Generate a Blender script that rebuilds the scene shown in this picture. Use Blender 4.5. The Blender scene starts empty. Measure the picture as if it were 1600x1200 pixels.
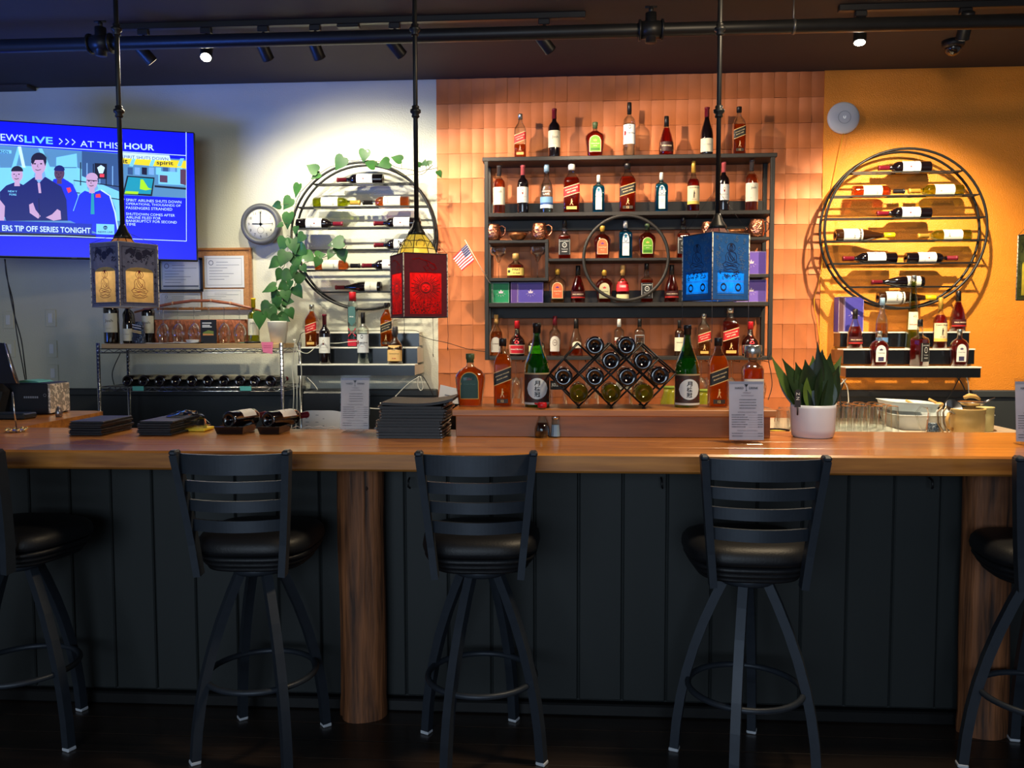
import bpy, math, random
from mathutils import Matrix, Vector
random.seed(7)
PI = math.pi
scene = bpy.context.scene
COL = scene.collection

# ------------------------------------------------------------------ camera
FPX = 1300.0
PITCH, YAW, ROLL, CAMH = 0.0617, 0.0628, 0.0023, 1.45
CR = Matrix.Rotation(YAW, 3, 'Z') @ Matrix.Rotation(PI/2-PITCH, 3, 'X') @ Matrix.Rotation(-ROLL, 3, 'Z')
CO = Vector((0, 0, CAMH))
cam_d = bpy.data.cameras.new('camera'); cam = bpy.data.objects.new('camera', cam_d)
COL.objects.link(cam)
cam.matrix_world = Matrix.Translation(CO) @ CR.to_4x4()
cam_d.sensor_width = 36; cam_d.lens = FPX/1600*36; cam_d.clip_start = .05
scene.camera = cam

# ------------------------------------------------------------------ view, world, big lights
scene.view_settings.view_transform = 'Standard'
scene.view_settings.look = 'None'
scene.view_settings.gamma = 1
scene.view_settings.use_curve_mapping = False
scene.view_settings.exposure = 0.08
wd = bpy.data.worlds.new('world'); scene.world = wd; wd.use_nodes = True
wd.node_tree.nodes['Background'].inputs[0].default_value = (.90, .94, 1, 1)
wd.node_tree.nodes['Background'].inputs[1].default_value = 0.13
try:
    scene.cycles.max_bounces = 10; scene.cycles.transparent_max_bounces = 24
    scene.cycles.transmission_bounces = 8; scene.cycles.glossy_bounces = 4; scene.cycles.diffuse_bounces = 4
    scene.cycles.sample_clamp_indirect = 4; scene.cycles.caustics_reflective = False; scene.cycles.caustics_refractive = False
except Exception: pass

def area_light(name, loc, target, sx, sy, energy, color):
    d = bpy.data.lights.new(name, 'AREA'); d.shape = 'RECTANGLE'; d.size = sx; d.size_y = sy
    d.energy = energy; d.color = color
    o = bpy.data.objects.new(name, d); COL.objects.link(o)
    v = Vector(target)-Vector(loc)
    o.rotation_euler = v.to_track_quat('-Z', 'Y').to_euler(); o.location = loc
    return o
# daylight from the street windows of the room, behind the bar stools
area_light('window_daylight', (-1.2, -4.2, 1.9), (0, 2.5, .9), 4.5, 1.8, 150, (.66, .82, 1.0))
area_light('blue_ceiling_fill', (-5.6, 1.6, 1.0), (-2.9, 4.1, 3.13), 1.6, 1.0, 24, (.05, .18, 1.0)).data.spread = math.radians(55)  # added blue fill, tints the left ceiling as lens flare would
# warm unseen area light, added over the bar to turn the counter golden
area_light('bar_fill', (1.2, 2.6, 3.05), (.9, 3.2, 1.0), .5, .3, 48, (1.0, .78, .50))

# ------------------------------------------------------------------ pixel helpers (1600 x 1200 frame)
def ray(px, py): return CR @ Vector((px-800, 600-py, -FPX))
def P(px, py, Y):
    d = ray(px, py); return CO + d*(Y/d.y)
def PZ(px, py, Z):
    d = ray(px, py); return CO + d*((Z-CAMH)/d.z)
def PX(px, py, X):
    d = ray(px, py); return CO + d*(X/d.x)
def SZ(n, px, py, Y): return (P(px+n/2, py, Y)-P(px-n/2, py, Y)).x

# ------------------------------------------------------------------ materials
def lin(c):
    out = []
    for v in c[:3]:
        v = v/255.0
        out.append(v/12.92 if v <= .04045 else ((v+.055)/1.055)**2.4)
    return (*out, 1)
MATS = {}
def mat(name, rgb, rough=.5, metal=0, var=.10, scale=12, bump=0, bscale=60, coat=0, trans=0, ior=1.45,
        emit=0, alpha=1, stretch=(1, 1, 1), rgb2=None, spec=None, sss=0, detail=4, contrast=(.3, .7)):
    if name in MATS: return MATS[name]
    m = bpy.data.materials.new(name); m.use_nodes = True; nt = m.node_tree; N = nt.nodes; L = nt.links
    b = N['Principled BSDF']
    c = lin(rgb)
    tc = N.new('ShaderNodeTexCoord'); mp = N.new('ShaderNodeMapping'); mp.inputs['Scale'].default_value = stretch
    L.new(tc.outputs['Object'], mp.inputs['Vector'])
    nz = N.new('ShaderNodeTexNoise'); nz.inputs['Scale'].default_value = scale; nz.inputs['Detail'].default_value = detail
    L.new(mp.outputs[0], nz.inputs['Vector'])
    rp = N.new('ShaderNodeValToRGB')
    rp.color_ramp.elements[0].position = contrast[0]; rp.color_ramp.elements[1].position = contrast[1]
    if rgb2 is not None: ca, cb = lin(rgb2), c
    else:
        ca = tuple(max(0, v*(1-var)) for v in c[:3])+(1,); cb = tuple(min(1, v*(1+var*.6)) for v in c[:3])+(1,)
    rp.color_ramp.elements[0].color = ca; rp.color_ramp.elements[1].color = cb
    L.new(nz.outputs['Fac'], rp.inputs[0]); L.new(rp.outputs[0], b.inputs['Base Color'])
    b.inputs['Roughness'].default_value = rough; b.inputs['Metallic'].default_value = metal
    b.inputs['IOR'].default_value = ior
    if coat: b.inputs['Coat Weight'].default_value = coat; b.inputs['Coat Roughness'].default_value = .08
    if trans: b.inputs['Transmission Weight'].default_value = trans
    if spec is not None: b.inputs['Specular IOR Level'].default_value = spec
    if emit:
        L.new(rp.outputs[0], b.inputs['Emission Color']); b.inputs['Emission Strength'].default_value = emit
    if alpha < 1: b.inputs['Alpha'].default_value = alpha
    if bump:
        n2 = N.new('ShaderNodeTexNoise'); n2.inputs['Scale'].default_value = bscale; n2.inputs['Detail'].default_value = 2
        L.new(mp.outputs[0], n2.inputs['Vector'])
        bp = N.new('ShaderNodeBump'); bp.inputs['Strength'].default_value = bump; bp.inputs['Distance'].default_value = .01
        L.new(n2.outputs['Fac'], bp.inputs['Height']); L.new(bp.outputs[0], b.inputs['Normal'])
    MATS[name] = m
    return m
def thin_glass(name, rgb, gloss=.35):
    """thin walled glass: see-through with a mirror-like skin that grows towards the rim"""
    if name in MATS: return MATS[name]
    m = bpy.data.materials.new(name); m.use_nodes = True; nt = m.node_tree; N = nt.nodes; L = nt.links
    N.remove(N['Principled BSDF']); out = N['Material Output']
    tr = N.new('ShaderNodeBsdfTransparent'); tr.inputs[0].default_value = lin(rgb)
    gl = N.new('ShaderNodeBsdfGlossy'); gl.inputs['Roughness'].default_value = .06
    lw = N.new('ShaderNodeLayerWeight'); lw.inputs[0].default_value = gloss
    nz = N.new('ShaderNodeTexNoise'); nz.inputs['Scale'].default_value = 30
    mth = N.new('ShaderNodeMath'); mth.operation = 'MULTIPLY_ADD'; mth.inputs[1].default_value = .06; mth.inputs[2].default_value = .02
    L.new(nz.outputs['Fac'], mth.inputs[0]); L.new(mth.outputs[0], gl.inputs['Roughness'])
    mx = N.new('ShaderNodeMixShader')
    L.new(lw.outputs['Facing'], mx.inputs[0]); L.new(tr.outputs[0], mx.inputs[1]); L.new(gl.outputs[0], mx.inputs[2])
    L.new(mx.outputs[0], out.inputs[0])
    MATS[name] = m
    return m
def liquid(name, rgb, glow=.35):
    """coloured drink: refracting body mixed with a little scattering"""
    if name in MATS: return MATS[name]
    m = mat(name, rgb, rough=.05, trans=1, ior=1.33, var=.15, scale=20)
    nt = m.node_tree; N = nt.nodes; L = nt.links; b = N['Principled BSDF']
    t = N.new('ShaderNodeBsdfTranslucent'); t.inputs[0].default_value = lin(rgb)
    tp = N.new('ShaderNodeBsdfTransparent'); tp.inputs[0].default_value = lin([min(255, v*1.05+10) for v in rgb])
    m1 = N.new('ShaderNodeMixShader'); m1.inputs[0].default_value = .5
    L.new(t.outputs[0], m1.inputs[1]); L.new(tp.outputs[0], m1.inputs[2])
    mx = N.new('ShaderNodeMixShader'); mx.inputs[0].default_value = glow
    L.new(b.outputs[0], mx.inputs[1]); L.new(m1.outputs[0], mx.inputs[2]); L.new(mx.outputs[0], N['Material Output'].inputs[0])
    return m
def wood(name, light, dark, axis=0, rough=.3, coat=.4, scale=9, ring=1.0, bump=.05):
    if name in MATS: return MATS[name]
    m = bpy.data.materials.new(name); m.use_nodes = True; nt = m.node_tree; N = nt.nodes; L = nt.links
    b = N['Principled BSDF']; tc = N.new('ShaderNodeTexCoord'); mp = N.new('ShaderNodeMapping')
    s = [scale]*3; s[axis] = scale*.07; mp.inputs['Scale'].default_value = s
    L.new(tc.outputs['Object'], mp.inputs['Vector'])
    nz = N.new('ShaderNodeTexNoise'); nz.inputs['Scale'].default_value = 1.4*ring; nz.inputs['Detail'].default_value = 8; nz.inputs['Distortion'].default_value = .6
    n2 = N.new('ShaderNodeTexNoise'); n2.inputs['Scale'].default_value = 9; n2.inputs['Detail'].default_value = 6
    L.new(mp.outputs[0], nz.inputs['Vector']); L.new(mp.outputs[0], n2.inputs['Vector'])
    ad = N.new('ShaderNodeMath'); ad.operation = 'MULTIPLY_ADD'; ad.inputs[1].default_value = .45
    L.new(n2.outputs['Fac'], ad.inputs[0]); 
    ml = N.new('ShaderNodeMath'); ml.operation = 'MULTIPLY'; ml.inputs[1].default_value = .6
    L.new(nz.outputs['Fac'], ml.inputs[0]); L.new(ml.outputs[0], ad.inputs[2])
    rp = N.new('ShaderNodeValToRGB'); rp.color_ramp.elements[0].position = .36; rp.color_ramp.elements[1].position = .66
    rp.color_ramp.elements[0].color = lin(dark); rp.color_ramp.elements[1].color = lin(light)
    L.new(ad.outputs[0], rp.inputs[0]); L.new(rp.outputs[0], b.inputs['Base Color'])
    b.inputs['Roughness'].default_value = rough; b.inputs['Coat Weight'].default_value = coat; b.inputs['Coat Roughness'].default_value = .12
    bp = N.new('ShaderNodeBump'); bp.inputs['Strength'].default_value = bump; bp.inputs['Distance'].default_value = .01
    L.new(ad.outputs[0], bp.inputs['Height']); L.new(bp.outputs[0], b.inputs['Normal'])
    MATS[name] = m
    return m

# ------------------------------------------------------------------ mesh builder
class MB:
    def __init__(s): s.v = []; s.f = []; s.m = []; s.sm = []
    def add(s, vs, fs, mi=0, smooth=False):
        o = len(s.v); s.v += [tuple(v) for v in vs]
        for f in fs: s.f.append([i+o for i in f]); s.m.append(mi); s.sm.append(smooth)
        return s
    def box(s, x0, y0, z0, x1, y1, z1, mi=0, bev=0.0, M=None):
        if bev <= 0:
            vs = [(x, y, z) for z in (z0, z1) for y in (y0, y1) for x in (x0, x1)]
            fs = [(0, 2, 3, 1), (4, 5, 7, 6), (0, 1, 5, 4), (2, 6, 7, 3), (0, 4, 6, 2), (1, 3, 7, 5)]
        else:
            b = min(bev, (x1-x0)*.45, (y1-y0)*.45, (z1-z0)*.45); vs = []; fs = []
            # chamfered box: 24 vertices
            X, Y, Z = (x0, x1), (y0, y1), (z0, z1); idx = {}
            for i in (0, 1):
                for j in (0, 1):
                    for k in (0, 1):
                        sx, sy, sz = (1, -1)[i], (1, -1)[j], (1, -1)[k]
                        for a in range(3):
                            p = [X[i]+sx*b, Y[j]+sy*b, Z[k]+sz*b]; p[a] = (X, Y, Z)[a][(i, j, k)[a]]
                            idx[i, j, k, a] = len(vs); vs.append(tuple(p))
            for a in range(3):
                o1, o2 = [q for q in range(3) if q != a]
                for s_ in (0, 1):
                    q = []
                    for (u, w) in ((0, 0), (1, 0), (1, 1), (0, 1)):
                        t = [0, 0, 0]; t[a] = s_; t[o1] = u; t[o2] = w; q.append(idx[t[0], t[1], t[2], a])
                    flip = (s_ == 0) ^ (a == 1)
                    fs.append(q[::-1] if flip else q)
            for a in range(3):      # edges along axis a
                o1, o2 = [q for q in range(3) if q != a]
                for u in (0, 1):
                    for w in (0, 1):
                        t0 = [0, 0, 0]; t0[o1] = u; t0[o2] = w; t1 = list(t0); t1[a] = 1
                        fs.append([idx[(*t0, o1)], idx[(*t1, o1)], idx[(*t1, o2)], idx[(*t0, o2)]])
            for i in (0, 1):
                for j in (0, 1):
                    for k in (0, 1): fs.append([idx[i, j, k, 0], idx[i, j, k, 1], idx[i, j, k, 2]])
        if M is not None: vs = [tuple(M @ Vector(v)) for v in vs]
        return s.add(vs, fs, mi)
    def tube(s, pts, r, n=8, mi=0, closed=False, sq=False, cap=True, rz=None):
        pts = [Vector(p) for p in pts]; N = len(pts); rr = r if isinstance(r, (list, tuple)) else [r]*N
        up = Vector((0, 0, 1)); vs = []; prev = None
        for i, p in enumerate(pts):
            if closed: d = pts[(i+1) % N]-pts[i-1]
            else: d = pts[min(i+1, N-1)]-pts[max(i-1, 0)]
            d.normalize()
            if prev is None:
                a = up if abs(d.z) < .95 else Vector((0, 1, 0))
                x = d.cross(a).normalized()
            else:
                x = prev-d*prev.dot(d)
                x = x.normalized() if x.length > 1e-6 else d.orthogonal().normalized()
            prev = x; y = d.cross(x)
            for k in range(n):
                t = 2*PI*k/n+(PI/4 if sq else 0); q = 1.414 if sq else 1
                ry = rz if rz else rr[i]
                vs.append(p+x*math.cos(t)*rr[i]*q+y*math.sin(t)*ry*q)
        fs = []
        R = N if closed else N-1
        for i in range(R):
            for k in range(n):
                a, b = i*n+k, i*n+(k+1) % n; c, d_ = ((i+1) % N)*n+(k+1) % n, ((i+1) % N)*n+k
                fs.append((a, b, c, d_))
        if cap and not closed:
            fs.append(tuple(range(n))[::-1]); fs.append(tuple((N-1)*n+k for k in range(n)))
        return s.add(vs, fs, mi, smooth=not sq)
    def sqtube(s, pts, r, mi=0, closed=False, rz=None): return s.tube(pts, r, 4, mi, closed, True, True, rz)
    def lathe(s, prof, n=20, mi=0, at=(0, 0, 0), smooth=True, M=None, capb=True, capt=True):
        """prof: (z, rx[, ry, sq])"""
        vs = []; 
        for q in prof:
            z, rx = q[0], q[1]; ry = q[2] if len(q) > 2 else rx; sq = q[3] if len(q) > 3 else 0
            e = 2/(2+6*sq)
            for k in range(n):
                t = 2*PI*(k+.5)/n; c, si = math.cos(t), math.sin(t)
                vs.append(Vector((at[0]+rx*math.copysign(abs(c)**e, c), at[1]+ry*math.copysign(abs(si)**e, si), at[2]+z)))
        fs = []
        for i in range(len(prof)-1):
            for k in range(n): fs.append((i*n+k, i*n+(k+1) % n, (i+1)*n+(k+1) % n, (i+1)*n+k))
        if capb: fs.append(tuple(range(n))[::-1])
        if capt: fs.append(tuple((len(prof)-1)*n+k for k in range(n)))
        if M is not None: vs = [M @ v for v in vs]
        return s.add(vs, fs, mi, smooth)
    def prism(s, poly, d0, d1, mi=0, plane='xz', M=None):
        """polygon in a plane, thickness d0..d1 along the third axis"""
        def mk(a, b, d): return {'xz': (a, d, b), 'xy': (a, b, d), 'yz': (d, a, b)}[plane]
        n = len(poly); vs = [mk(a, b, d0) for a, b in poly]+[mk(a, b, d1) for a, b in poly]
        fs = [tuple(range(n)), tuple(range(2*n-1, n-1, -1))]+[(i, i+n, (i+1) % n+n, (i+1) % n) for i in range(n)]
        if M is not None: vs = [tuple(M @ Vector(v)) for v in vs]
        return s.add(vs, fs, mi)
    def quad(s, a, b, c, d, mi=0): return s.add([a, b, c, d], [(0, 1, 2, 3)], mi)
    def sphere(s, c, r, n=10, mi=0, sc=(1, 1, 1), M=None):
        prof = [(-math.cos(PI*i/n)*r*sc[2], max(1e-5, math.sin(PI*i/n)*r*sc[0]), max(1e-5, math.sin(PI*i/n)*r*sc[1])) for i in range(n+1)]
        return s.lathe(prof, n=max(8, int(n*1.5)), mi=mi, at=c, M=M)
    def mesh(s, name, mats):
        me = bpy.data.meshes.new(name); me.from_pydata(s.v, [], s.f)
        for m in (mats if isinstance(mats, (list, tuple)) else [mats]): me.materials.append(m)
        me.polygons.foreach_set('material_index', s.m); me.polygons.foreach_set('use_smooth', s.sm)
        me.update(); return me
    def build(s, name, mats, parent=None, loc=None):
        return link(name, s.mesh(name, mats), parent, loc)
def link(name, me, parent=None, loc=None):
    o = bpy.data.objects.new(name, me); COL.objects.link(o)
    if parent is not None: o.parent = parent
    if loc is not None: o.location = loc
    return o
def fixn(o):
    """outward normals for a mesh made of traced outlines"""
    import bmesh
    b = bmesh.new(); b.from_mesh(o.data); bmesh.ops.recalc_face_normals(b, faces=b.faces); b.to_mesh(o.data); b.free(); return o
def thing(name, label, cat, loc=(0, 0, 0), rot=(0, 0, 0), group=None):
    o = bpy.data.objects.new(name, None); o.empty_display_size = .05; COL.objects.link(o)
    o.location = loc; o.rotation_euler = rot; return tag(o, label, cat, group)
def tag(o, label, cat, group=None, kind=None):
    o['label'] = label; o['category'] = cat
    if group: o['group'] = group
    if kind: o['kind'] = kind
    return o
def struct(name, mb, m, loc=None):
    o = mb.build(name, m, None, loc); o['kind'] = 'structure'; return o
def dup(root, loc, rot, label, group=None):
    r = root.copy(); COL.objects.link(r); r.location = loc; r.rotation_euler = rot; r['label'] = label
    if group: r['group'] = group
    for ch in list(root.children):
        c = ch.copy(); COL.objects.link(c); c.parent = r
        for g in ch.children:
            d = g.copy(); COL.objects.link(d); d.parent = c
    return r

# ------------------------------------------------------------------ writing as geometry
_TX = {}
FONTS = {}
def glyphs(s, bold=False, res=2):
    key = (s, bold, res)
    if key in _TX: return _TX[key]
    cu = bpy.data.curves.new('t', 'FONT'); cu.body = s; cu.size = 1; cu.resolution_u = res
    cu.fill_mode = 'FRONT'
    if bold: cu.offset = .018
    o = bpy.data.objects.new('t', cu); COL.objects.link(o)
    me = bpy.data.meshes.new_from_object(o, depsgraph=bpy.context.evaluated_depsgraph_get())
    vs = [(v.co.x, v.co.y) for v in me.vertices]; fs = [list(p.vertices) for p in me.polygons]
    bpy.data.objects.remove(o); bpy.data.curves.remove(cu); bpy.data.meshes.remove(me)
    if vs:
        x0 = min(v[0] for v in vs); x1 = max(v[0] for v in vs); y0 = min(v[1] for v in vs); y1 = max(v[1] for v in vs)
    else: x0 = y0 = 0; x1 = y1 = 1
    # 0..1 box
    W, H = max(1e-4, x1-x0), max(1e-4, y1-y0)
    vs = [((a-x0)/W, (b-y0)/H) for a, b in vs]
    _TX[key] = (vs, fs, W, H); return _TX[key]
def put_text(mb, s, fn, cx, cz, w=None, h=None, mi=0, rot=0, bold=False, align='c', shear=0):
    """fn(x, z) -> 3d point; text box centred on (cx, cz); give w or h or both"""
    vs, fs, W, H = glyphs(s, bold)
    if w is None: w = h*W/H
    if h is None: h = w*H/W
    ca, sa = math.cos(rot), math.sin(rot); pts = []
    ox = {'c': -.5, 'l': 0, 'r': -1}[align]
    for a, b in vs:
        x, z = (a+ox)*w+shear*(b-.5)*h, (b-.5)*h
        pts.append(fn(cx+x*ca-z*sa, cz+x*sa+z*ca))
    mb.add(pts, fs, mi)
def curve_strip(mb, pts, w, fn, mi=0, closed=False):
    """a drawn line of width w through 2d points, laid on surface fn"""
    n = len(pts); L_ = []; R_ = []
    for i, (x, z) in enumerate(pts):
        a = pts[(i-1) % n] if (closed or i > 0) else pts[0]; b = pts[(i+1) % n] if (closed or i < n-1) else pts[-1]
        dx, dz = b[0]-a[0], b[1]-a[1]; l = math.hypot(dx, dz) or 1
        nx, nz = -dz/l*w/2, dx/l*w/2
        L_.append(fn(x+nx, z+nz)); R_.append(fn(x-nx, z-nz))
    vs = L_+R_; fs = []
    for i in range(n if closed else n-1):
        j = (i+1) % n; fs.append((i, i+n, j+n, j))
    mb.add(vs, fs, mi)
def fill(mb, poly, fn, mi=0): mb.add([fn(x, z) for x, z in poly], [tuple(range(len(poly)))], mi)
def ell(cx, cz, rx, rz, n=16, a0=0, a1=2*PI):
    full = abs(a1-a0-2*PI) < 1e-6
    return [(cx+rx*math.cos(a0+(a1-a0)*i/(n if full else n-1)), cz+rz*math.sin(a0+(a1-a0)*i/(n if full else n-1))) for i in range(n)]
# ================================================================== SETTING
YW = 5.6; ZC = 3.13; XT0 = -.852; XT1 = 1.672; ZR = 1.07
m_white = mat('cream_wall_paint', (212, 210, 192), .42, var=.04, scale=3, bump=.25, bscale=110)
m_orange = mat('orange_wall_paint', (240, 148, 46), .34, var=.05, scale=3, bump=.45, bscale=210)
m_wains = mat('charcoal_wainscot_paint', (62, 66, 68), .5, var=.08, scale=5)
m_copper = mat('copper_terracotta_tile', (196, 114, 66), .48, .15, var=.12, scale=7, detail=6, bump=.05, bscale=25)
m_ceil = mat('dark_ceiling_paint', (66, 58, 54), .8, var=.06, scale=4)
m_black = mat('black_metal', (30, 30, 31), .42, .3, var=.15, scale=20)
m_dark = mat('black_painted_wood', (40, 38, 37), .5, var=.15, scale=14)
m_panel = mat('green_black_plank_paint', (35, 39, 39), .6, var=.12, scale=4, stretch=(1, 1, .3))
m_floor = wood('dark_floor_planks', (52, 40, 32), (24, 19, 16), axis=0, rough=.35, coat=.2, scale=6)
m_counter = wood('honey_counter_wood', (214, 140, 62), (146, 86, 36), axis=0, rough=.28, coat=.6, scale=6.5)
m_edge = wood('counter_edge_wood', (150, 100, 60), (96, 62, 38), axis=0, rough=.4, coat=.2, scale=7)
m_riser = wood('riser_wood', (168, 104, 50), (112, 66, 32), axis=0, rough=.5, coat=.1, scale=7)
m_log = wood('weathered_log', (156, 96, 56), (44, 27, 18), axis=2, rough=.65, coat=0, scale=8, ring=2.4, bump=.8)
m_steel = mat('chrome_wire', (200, 203, 208), .22, 1, var=.1, scale=30)
m_w = mat('white_plastic', (225, 226, 228), .4, var=.03)

b = MB(); b.box(-7, YW, 0, XT0, YW+.12, ZC); struct('wall_back', b, m_white)
b = MB(); b.box(XT1, YW-.012, 0, 6, YW+.12, ZC); struct('wall_back_orange', b, m_orange)
# copper tiles: scooped profile, every rib its own tilt
b = MB(); R = random.Random(3)
b.box(XT0, YW+.005, 0, XT1, YW+.12, ZC)
ncol = 32; cw = (XT1-XT0)/ncol; rowz = [ZC-.002]; z = ZC-.002-.163
ch = .1625
while z > .75: rowz.append(z); z -= ch
for r in range(len(rowz)-1):
    zt, zb = rowz[r], rowz[r+1]
    for c in range(ncol):
        x0 = XT0+c*cw; x1 = x0+cw
        if R.random() < .12: pass
        ta, tb = R.uniform(-.0022, .0022), R.uniform(-.0012, .0012); dp = R.uniform(.004, .0085)
        base = YW-.004-R.uniform(0, .0015)
        U, V = 4, 7; vs = []
        for j in range(V+1):
            for i in range(U+1):
                u = i/U; v = j/V
                o = dp*(2*v-1)**2+ta*(u-.5)*2+tb*(v-.5)*2-.0022*(2*u-1)**2
                vs.append((x0+.0004+u*(cw-.0008), base-o, zb+.0008+v*(zt-zb-.0016)))
        fs = [(j*(U+1)+i, j*(U+1)+i+1, (j+1)*(U+1)+i+1, (j+1)*(U+1)+i) for j in range(V) for i in range(U)]
        b.add(vs, fs, 0, True)
        for (p0, p1) in ((0, U), (V*(U+1), V*(U+1)+U)):   # top and bottom returns
            a0, a1 = vs[p0], vs[p1]; b.quad(a0, a1, (a1[0], YW+.01, a1[2]), (a0[0], YW+.01, a0[2]))
struct('wall_back_tiled', b, m_copper)
b = MB(); b.box(-7, YW-.03, 0, XT0-.002, YW+.02, ZR-.03); b.box(XT1+.1, YW-.03, 0, 6, YW, ZR-.03); struct('trim_1', b, m_wains)
b = MB(); b.box(-7, YW-.045, ZR-.05, XT0-.002, YW, ZR, bev=.008); b.box(XT1+.1, YW-.045, ZR-.05, 6, YW, ZR, bev=.008); struct('trim_2', b, m_wains)
b = MB(); b.box(-7, -5, ZC, 6, YW+.1, ZC+.1); struct('ceiling', b, m_ceil)
b = MB(); R = random.Random(5)
for k in range(70):
    y = -1+k*.128; b.box(-7, y, -.03, 6, y+.126, 0, bev=.002)
struct('floor', b, m_floor)
# dark soffit duct at the far left of the ceiling line
b = MB(); b.box(-5.2, 5.50, ZC-.022, P(50, 137, 5.55).x, 5.599, ZC, bev=.004); tag(b.build('air_duct', m_ceil), 'flat dark duct along the ceiling edge above the television', 'duct')

# ================================================================== BAR
YF = 2.731; YB = 3.40; ZT = 1.05; ZS = .988; PY_ = 3.10
bar = thing('bar_counter', 'long bar counter with a thick honey-coloured wooden top and dark plank front', 'bar counter', (0, 0, 0))
b = MB(); W0 = -4.4; W1 = 4.2
n = 4
for k in range(n):
    y0 = YF+(YB-YF)*k/n; y1 = YF+(YB-YF)*(k+1)/n
    if k: b.box(W0, y0+.0006, ZS, W1, y1-.0006, ZT, bev=.0015)
o = b.build('countertop', m_counter, bar)
b = MB(); b.box(W0, YF, ZS-.002, W1, YF+(YB-YF)/n-.0006, ZT+.0006, bev=.007); b.build('front_plank', m_counter, bar)
# return leg of the counter towards the wall at the left
xr = PZ(155, 643, ZT).x; yr = 4.16
b = MB(); poly = [(W0, YB+.0005), (xr+.10, YB+.0005), (xr+.02, yr-.25), (xr, yr-.06), (xr-.02, yr-.02), (xr-.07, yr), (W0, yr)]
pa, pb = PZ(30, 668, ZT), PZ(150, 645, ZT)
poly = [(W0, YB+.0005), (pa.x, YB+.0005), (pb.x, yr-.07), (pb.x-.015, yr-.02), (pb.x-.07, yr), (W0, yr)]
b.prism(poly, ZS, ZT, plane='xy'); o = fixn(b.build('return_countertop', m_counter, bar))
# dark planks below the slab
b = MB(); pw = .165; x = W0; k = 0
while x < W1-.05:
    b.box(x+.002, PY_+.004*(k % 2)*.3, 0.052, x+pw-.002, PY_+.03, ZS, bev=.005); x += pw; k += 1
b.box(W0, PY_+.012, 0, W1, PY_+.05, ZS)
b.build('front_panel', m_panel, bar)
b = MB(); b.box(W0, PY_-.025, 0, W1, PY_+.02, .048, bev=.006); b.build('kickboard', mat('black_kickboard', (11, 11, 12), .5), bar)
b = MB(); b.box(W0, PY_-.03, ZS-.06, W1, PY_+.01, ZS-.002, bev=.004); b.build('apron_board', mat('brown_apron_wood', (62, 42, 32), .5, var=.3, scale=8, stretch=(.1, 1, 1)), bar)
b = MB()
for px in (640, 1033, 1452): q = P(px, 753, PY_-.03); b.tube([(q.x, PY_-.03, q.z+.015), (q.x, PY_-.055, q.z+.01), (q.x, PY_-.06, q.z-.012), (q.x+.004, PY_-.045, q.z-.02)], .004)
b.build('purse_hook', m_black, bar)

def log_post(cx, w, seed, label):
    R = random.Random(seed); t = thing('log_post', label, 'post', (cx, 3.052, 0))
    b = MB(); prof = []; n = 28; H = ZS
    phs = [R.uniform(0, 6) for _ in range(6)]
    rows = 26; vs = []
    for j in range(rows+1):
        z = H*j/rows
        for k in range(n):
            a = 2*PI*k/n
            r = w/2*(1+.035*math.sin(3*a+phs[0]+z*2)+.03*math.sin(5*a+phs[1]-z*1.4)+.02*math.sin(9*z+phs[2]+a)+(.04 if z < .06 else 0))
            if abs(((a+1.05+.05*math.sin(z*4)) % (2*PI))-PI*1.62+.35) < .10: r *= .90     # long drying crack
            vs.append((math.cos(a)*r, math.sin(a)*r*(.9 if math.sin(a) < 0 else .12), z))
    fs = [(j*n+k, j*n+(k+1) % n, (j+1)*n+(k+1) % n, (j+1)*n+k) for j in range(rows) for k in range(n)]
    b.add(vs, fs, 0, True); b.add(vs[:n], [tuple(range(n))[::-1]]); b.build('trunk', m_log, t)
    b = MB()
    for (kx, kz) in ((.04, .52), (.055, .33), (-.05, .7), (.03, .88)):
        b.sphere((kx, -w*.43+abs(kx)*.45, kz), .012, 6, sc=(1, .5, 1.4))
    b.build('knots', mat('dark_knot', (48, 28, 18), .8), t)
    return t
lp = PZ(560, 1128, 0); log_post(P(561, 900, 3.0).x, .176, 1, 'rough brown log post under the bar, left of the centre stools')
log_post(P(1550, 900, 3.0).x, .175, 9, 'rough brown log post under the bar behind the rightmost stool')

# wooden riser ledge on the counter
rx0, rx1 = P(712, 640, 3.17).x, P(1204, 640, 3.17).x; ZRI = 1.158
r_ = thing('riser_ledge', 'wooden box ledge standing on the counter, carrying bottles and the diamond wine rack', 'ledge', (0, 0, ZT+.0006))
hh = ZRI-ZT
b = MB(); b.box(rx0-.012, 3.145, hh-.026, rx1+.018, 3.40, hh, bev=.003); b.build('top_board', wood('riser_top_wood', (190, 122, 62), (130, 80, 38), axis=0, rough=.4, coat=.2, scale=7), r_)
b = MB(); b.box(rx0, 3.17, 0, rx1, 3.39, hh-.026, bev=.002); b.build('front_board', m_riser, r_)

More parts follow.
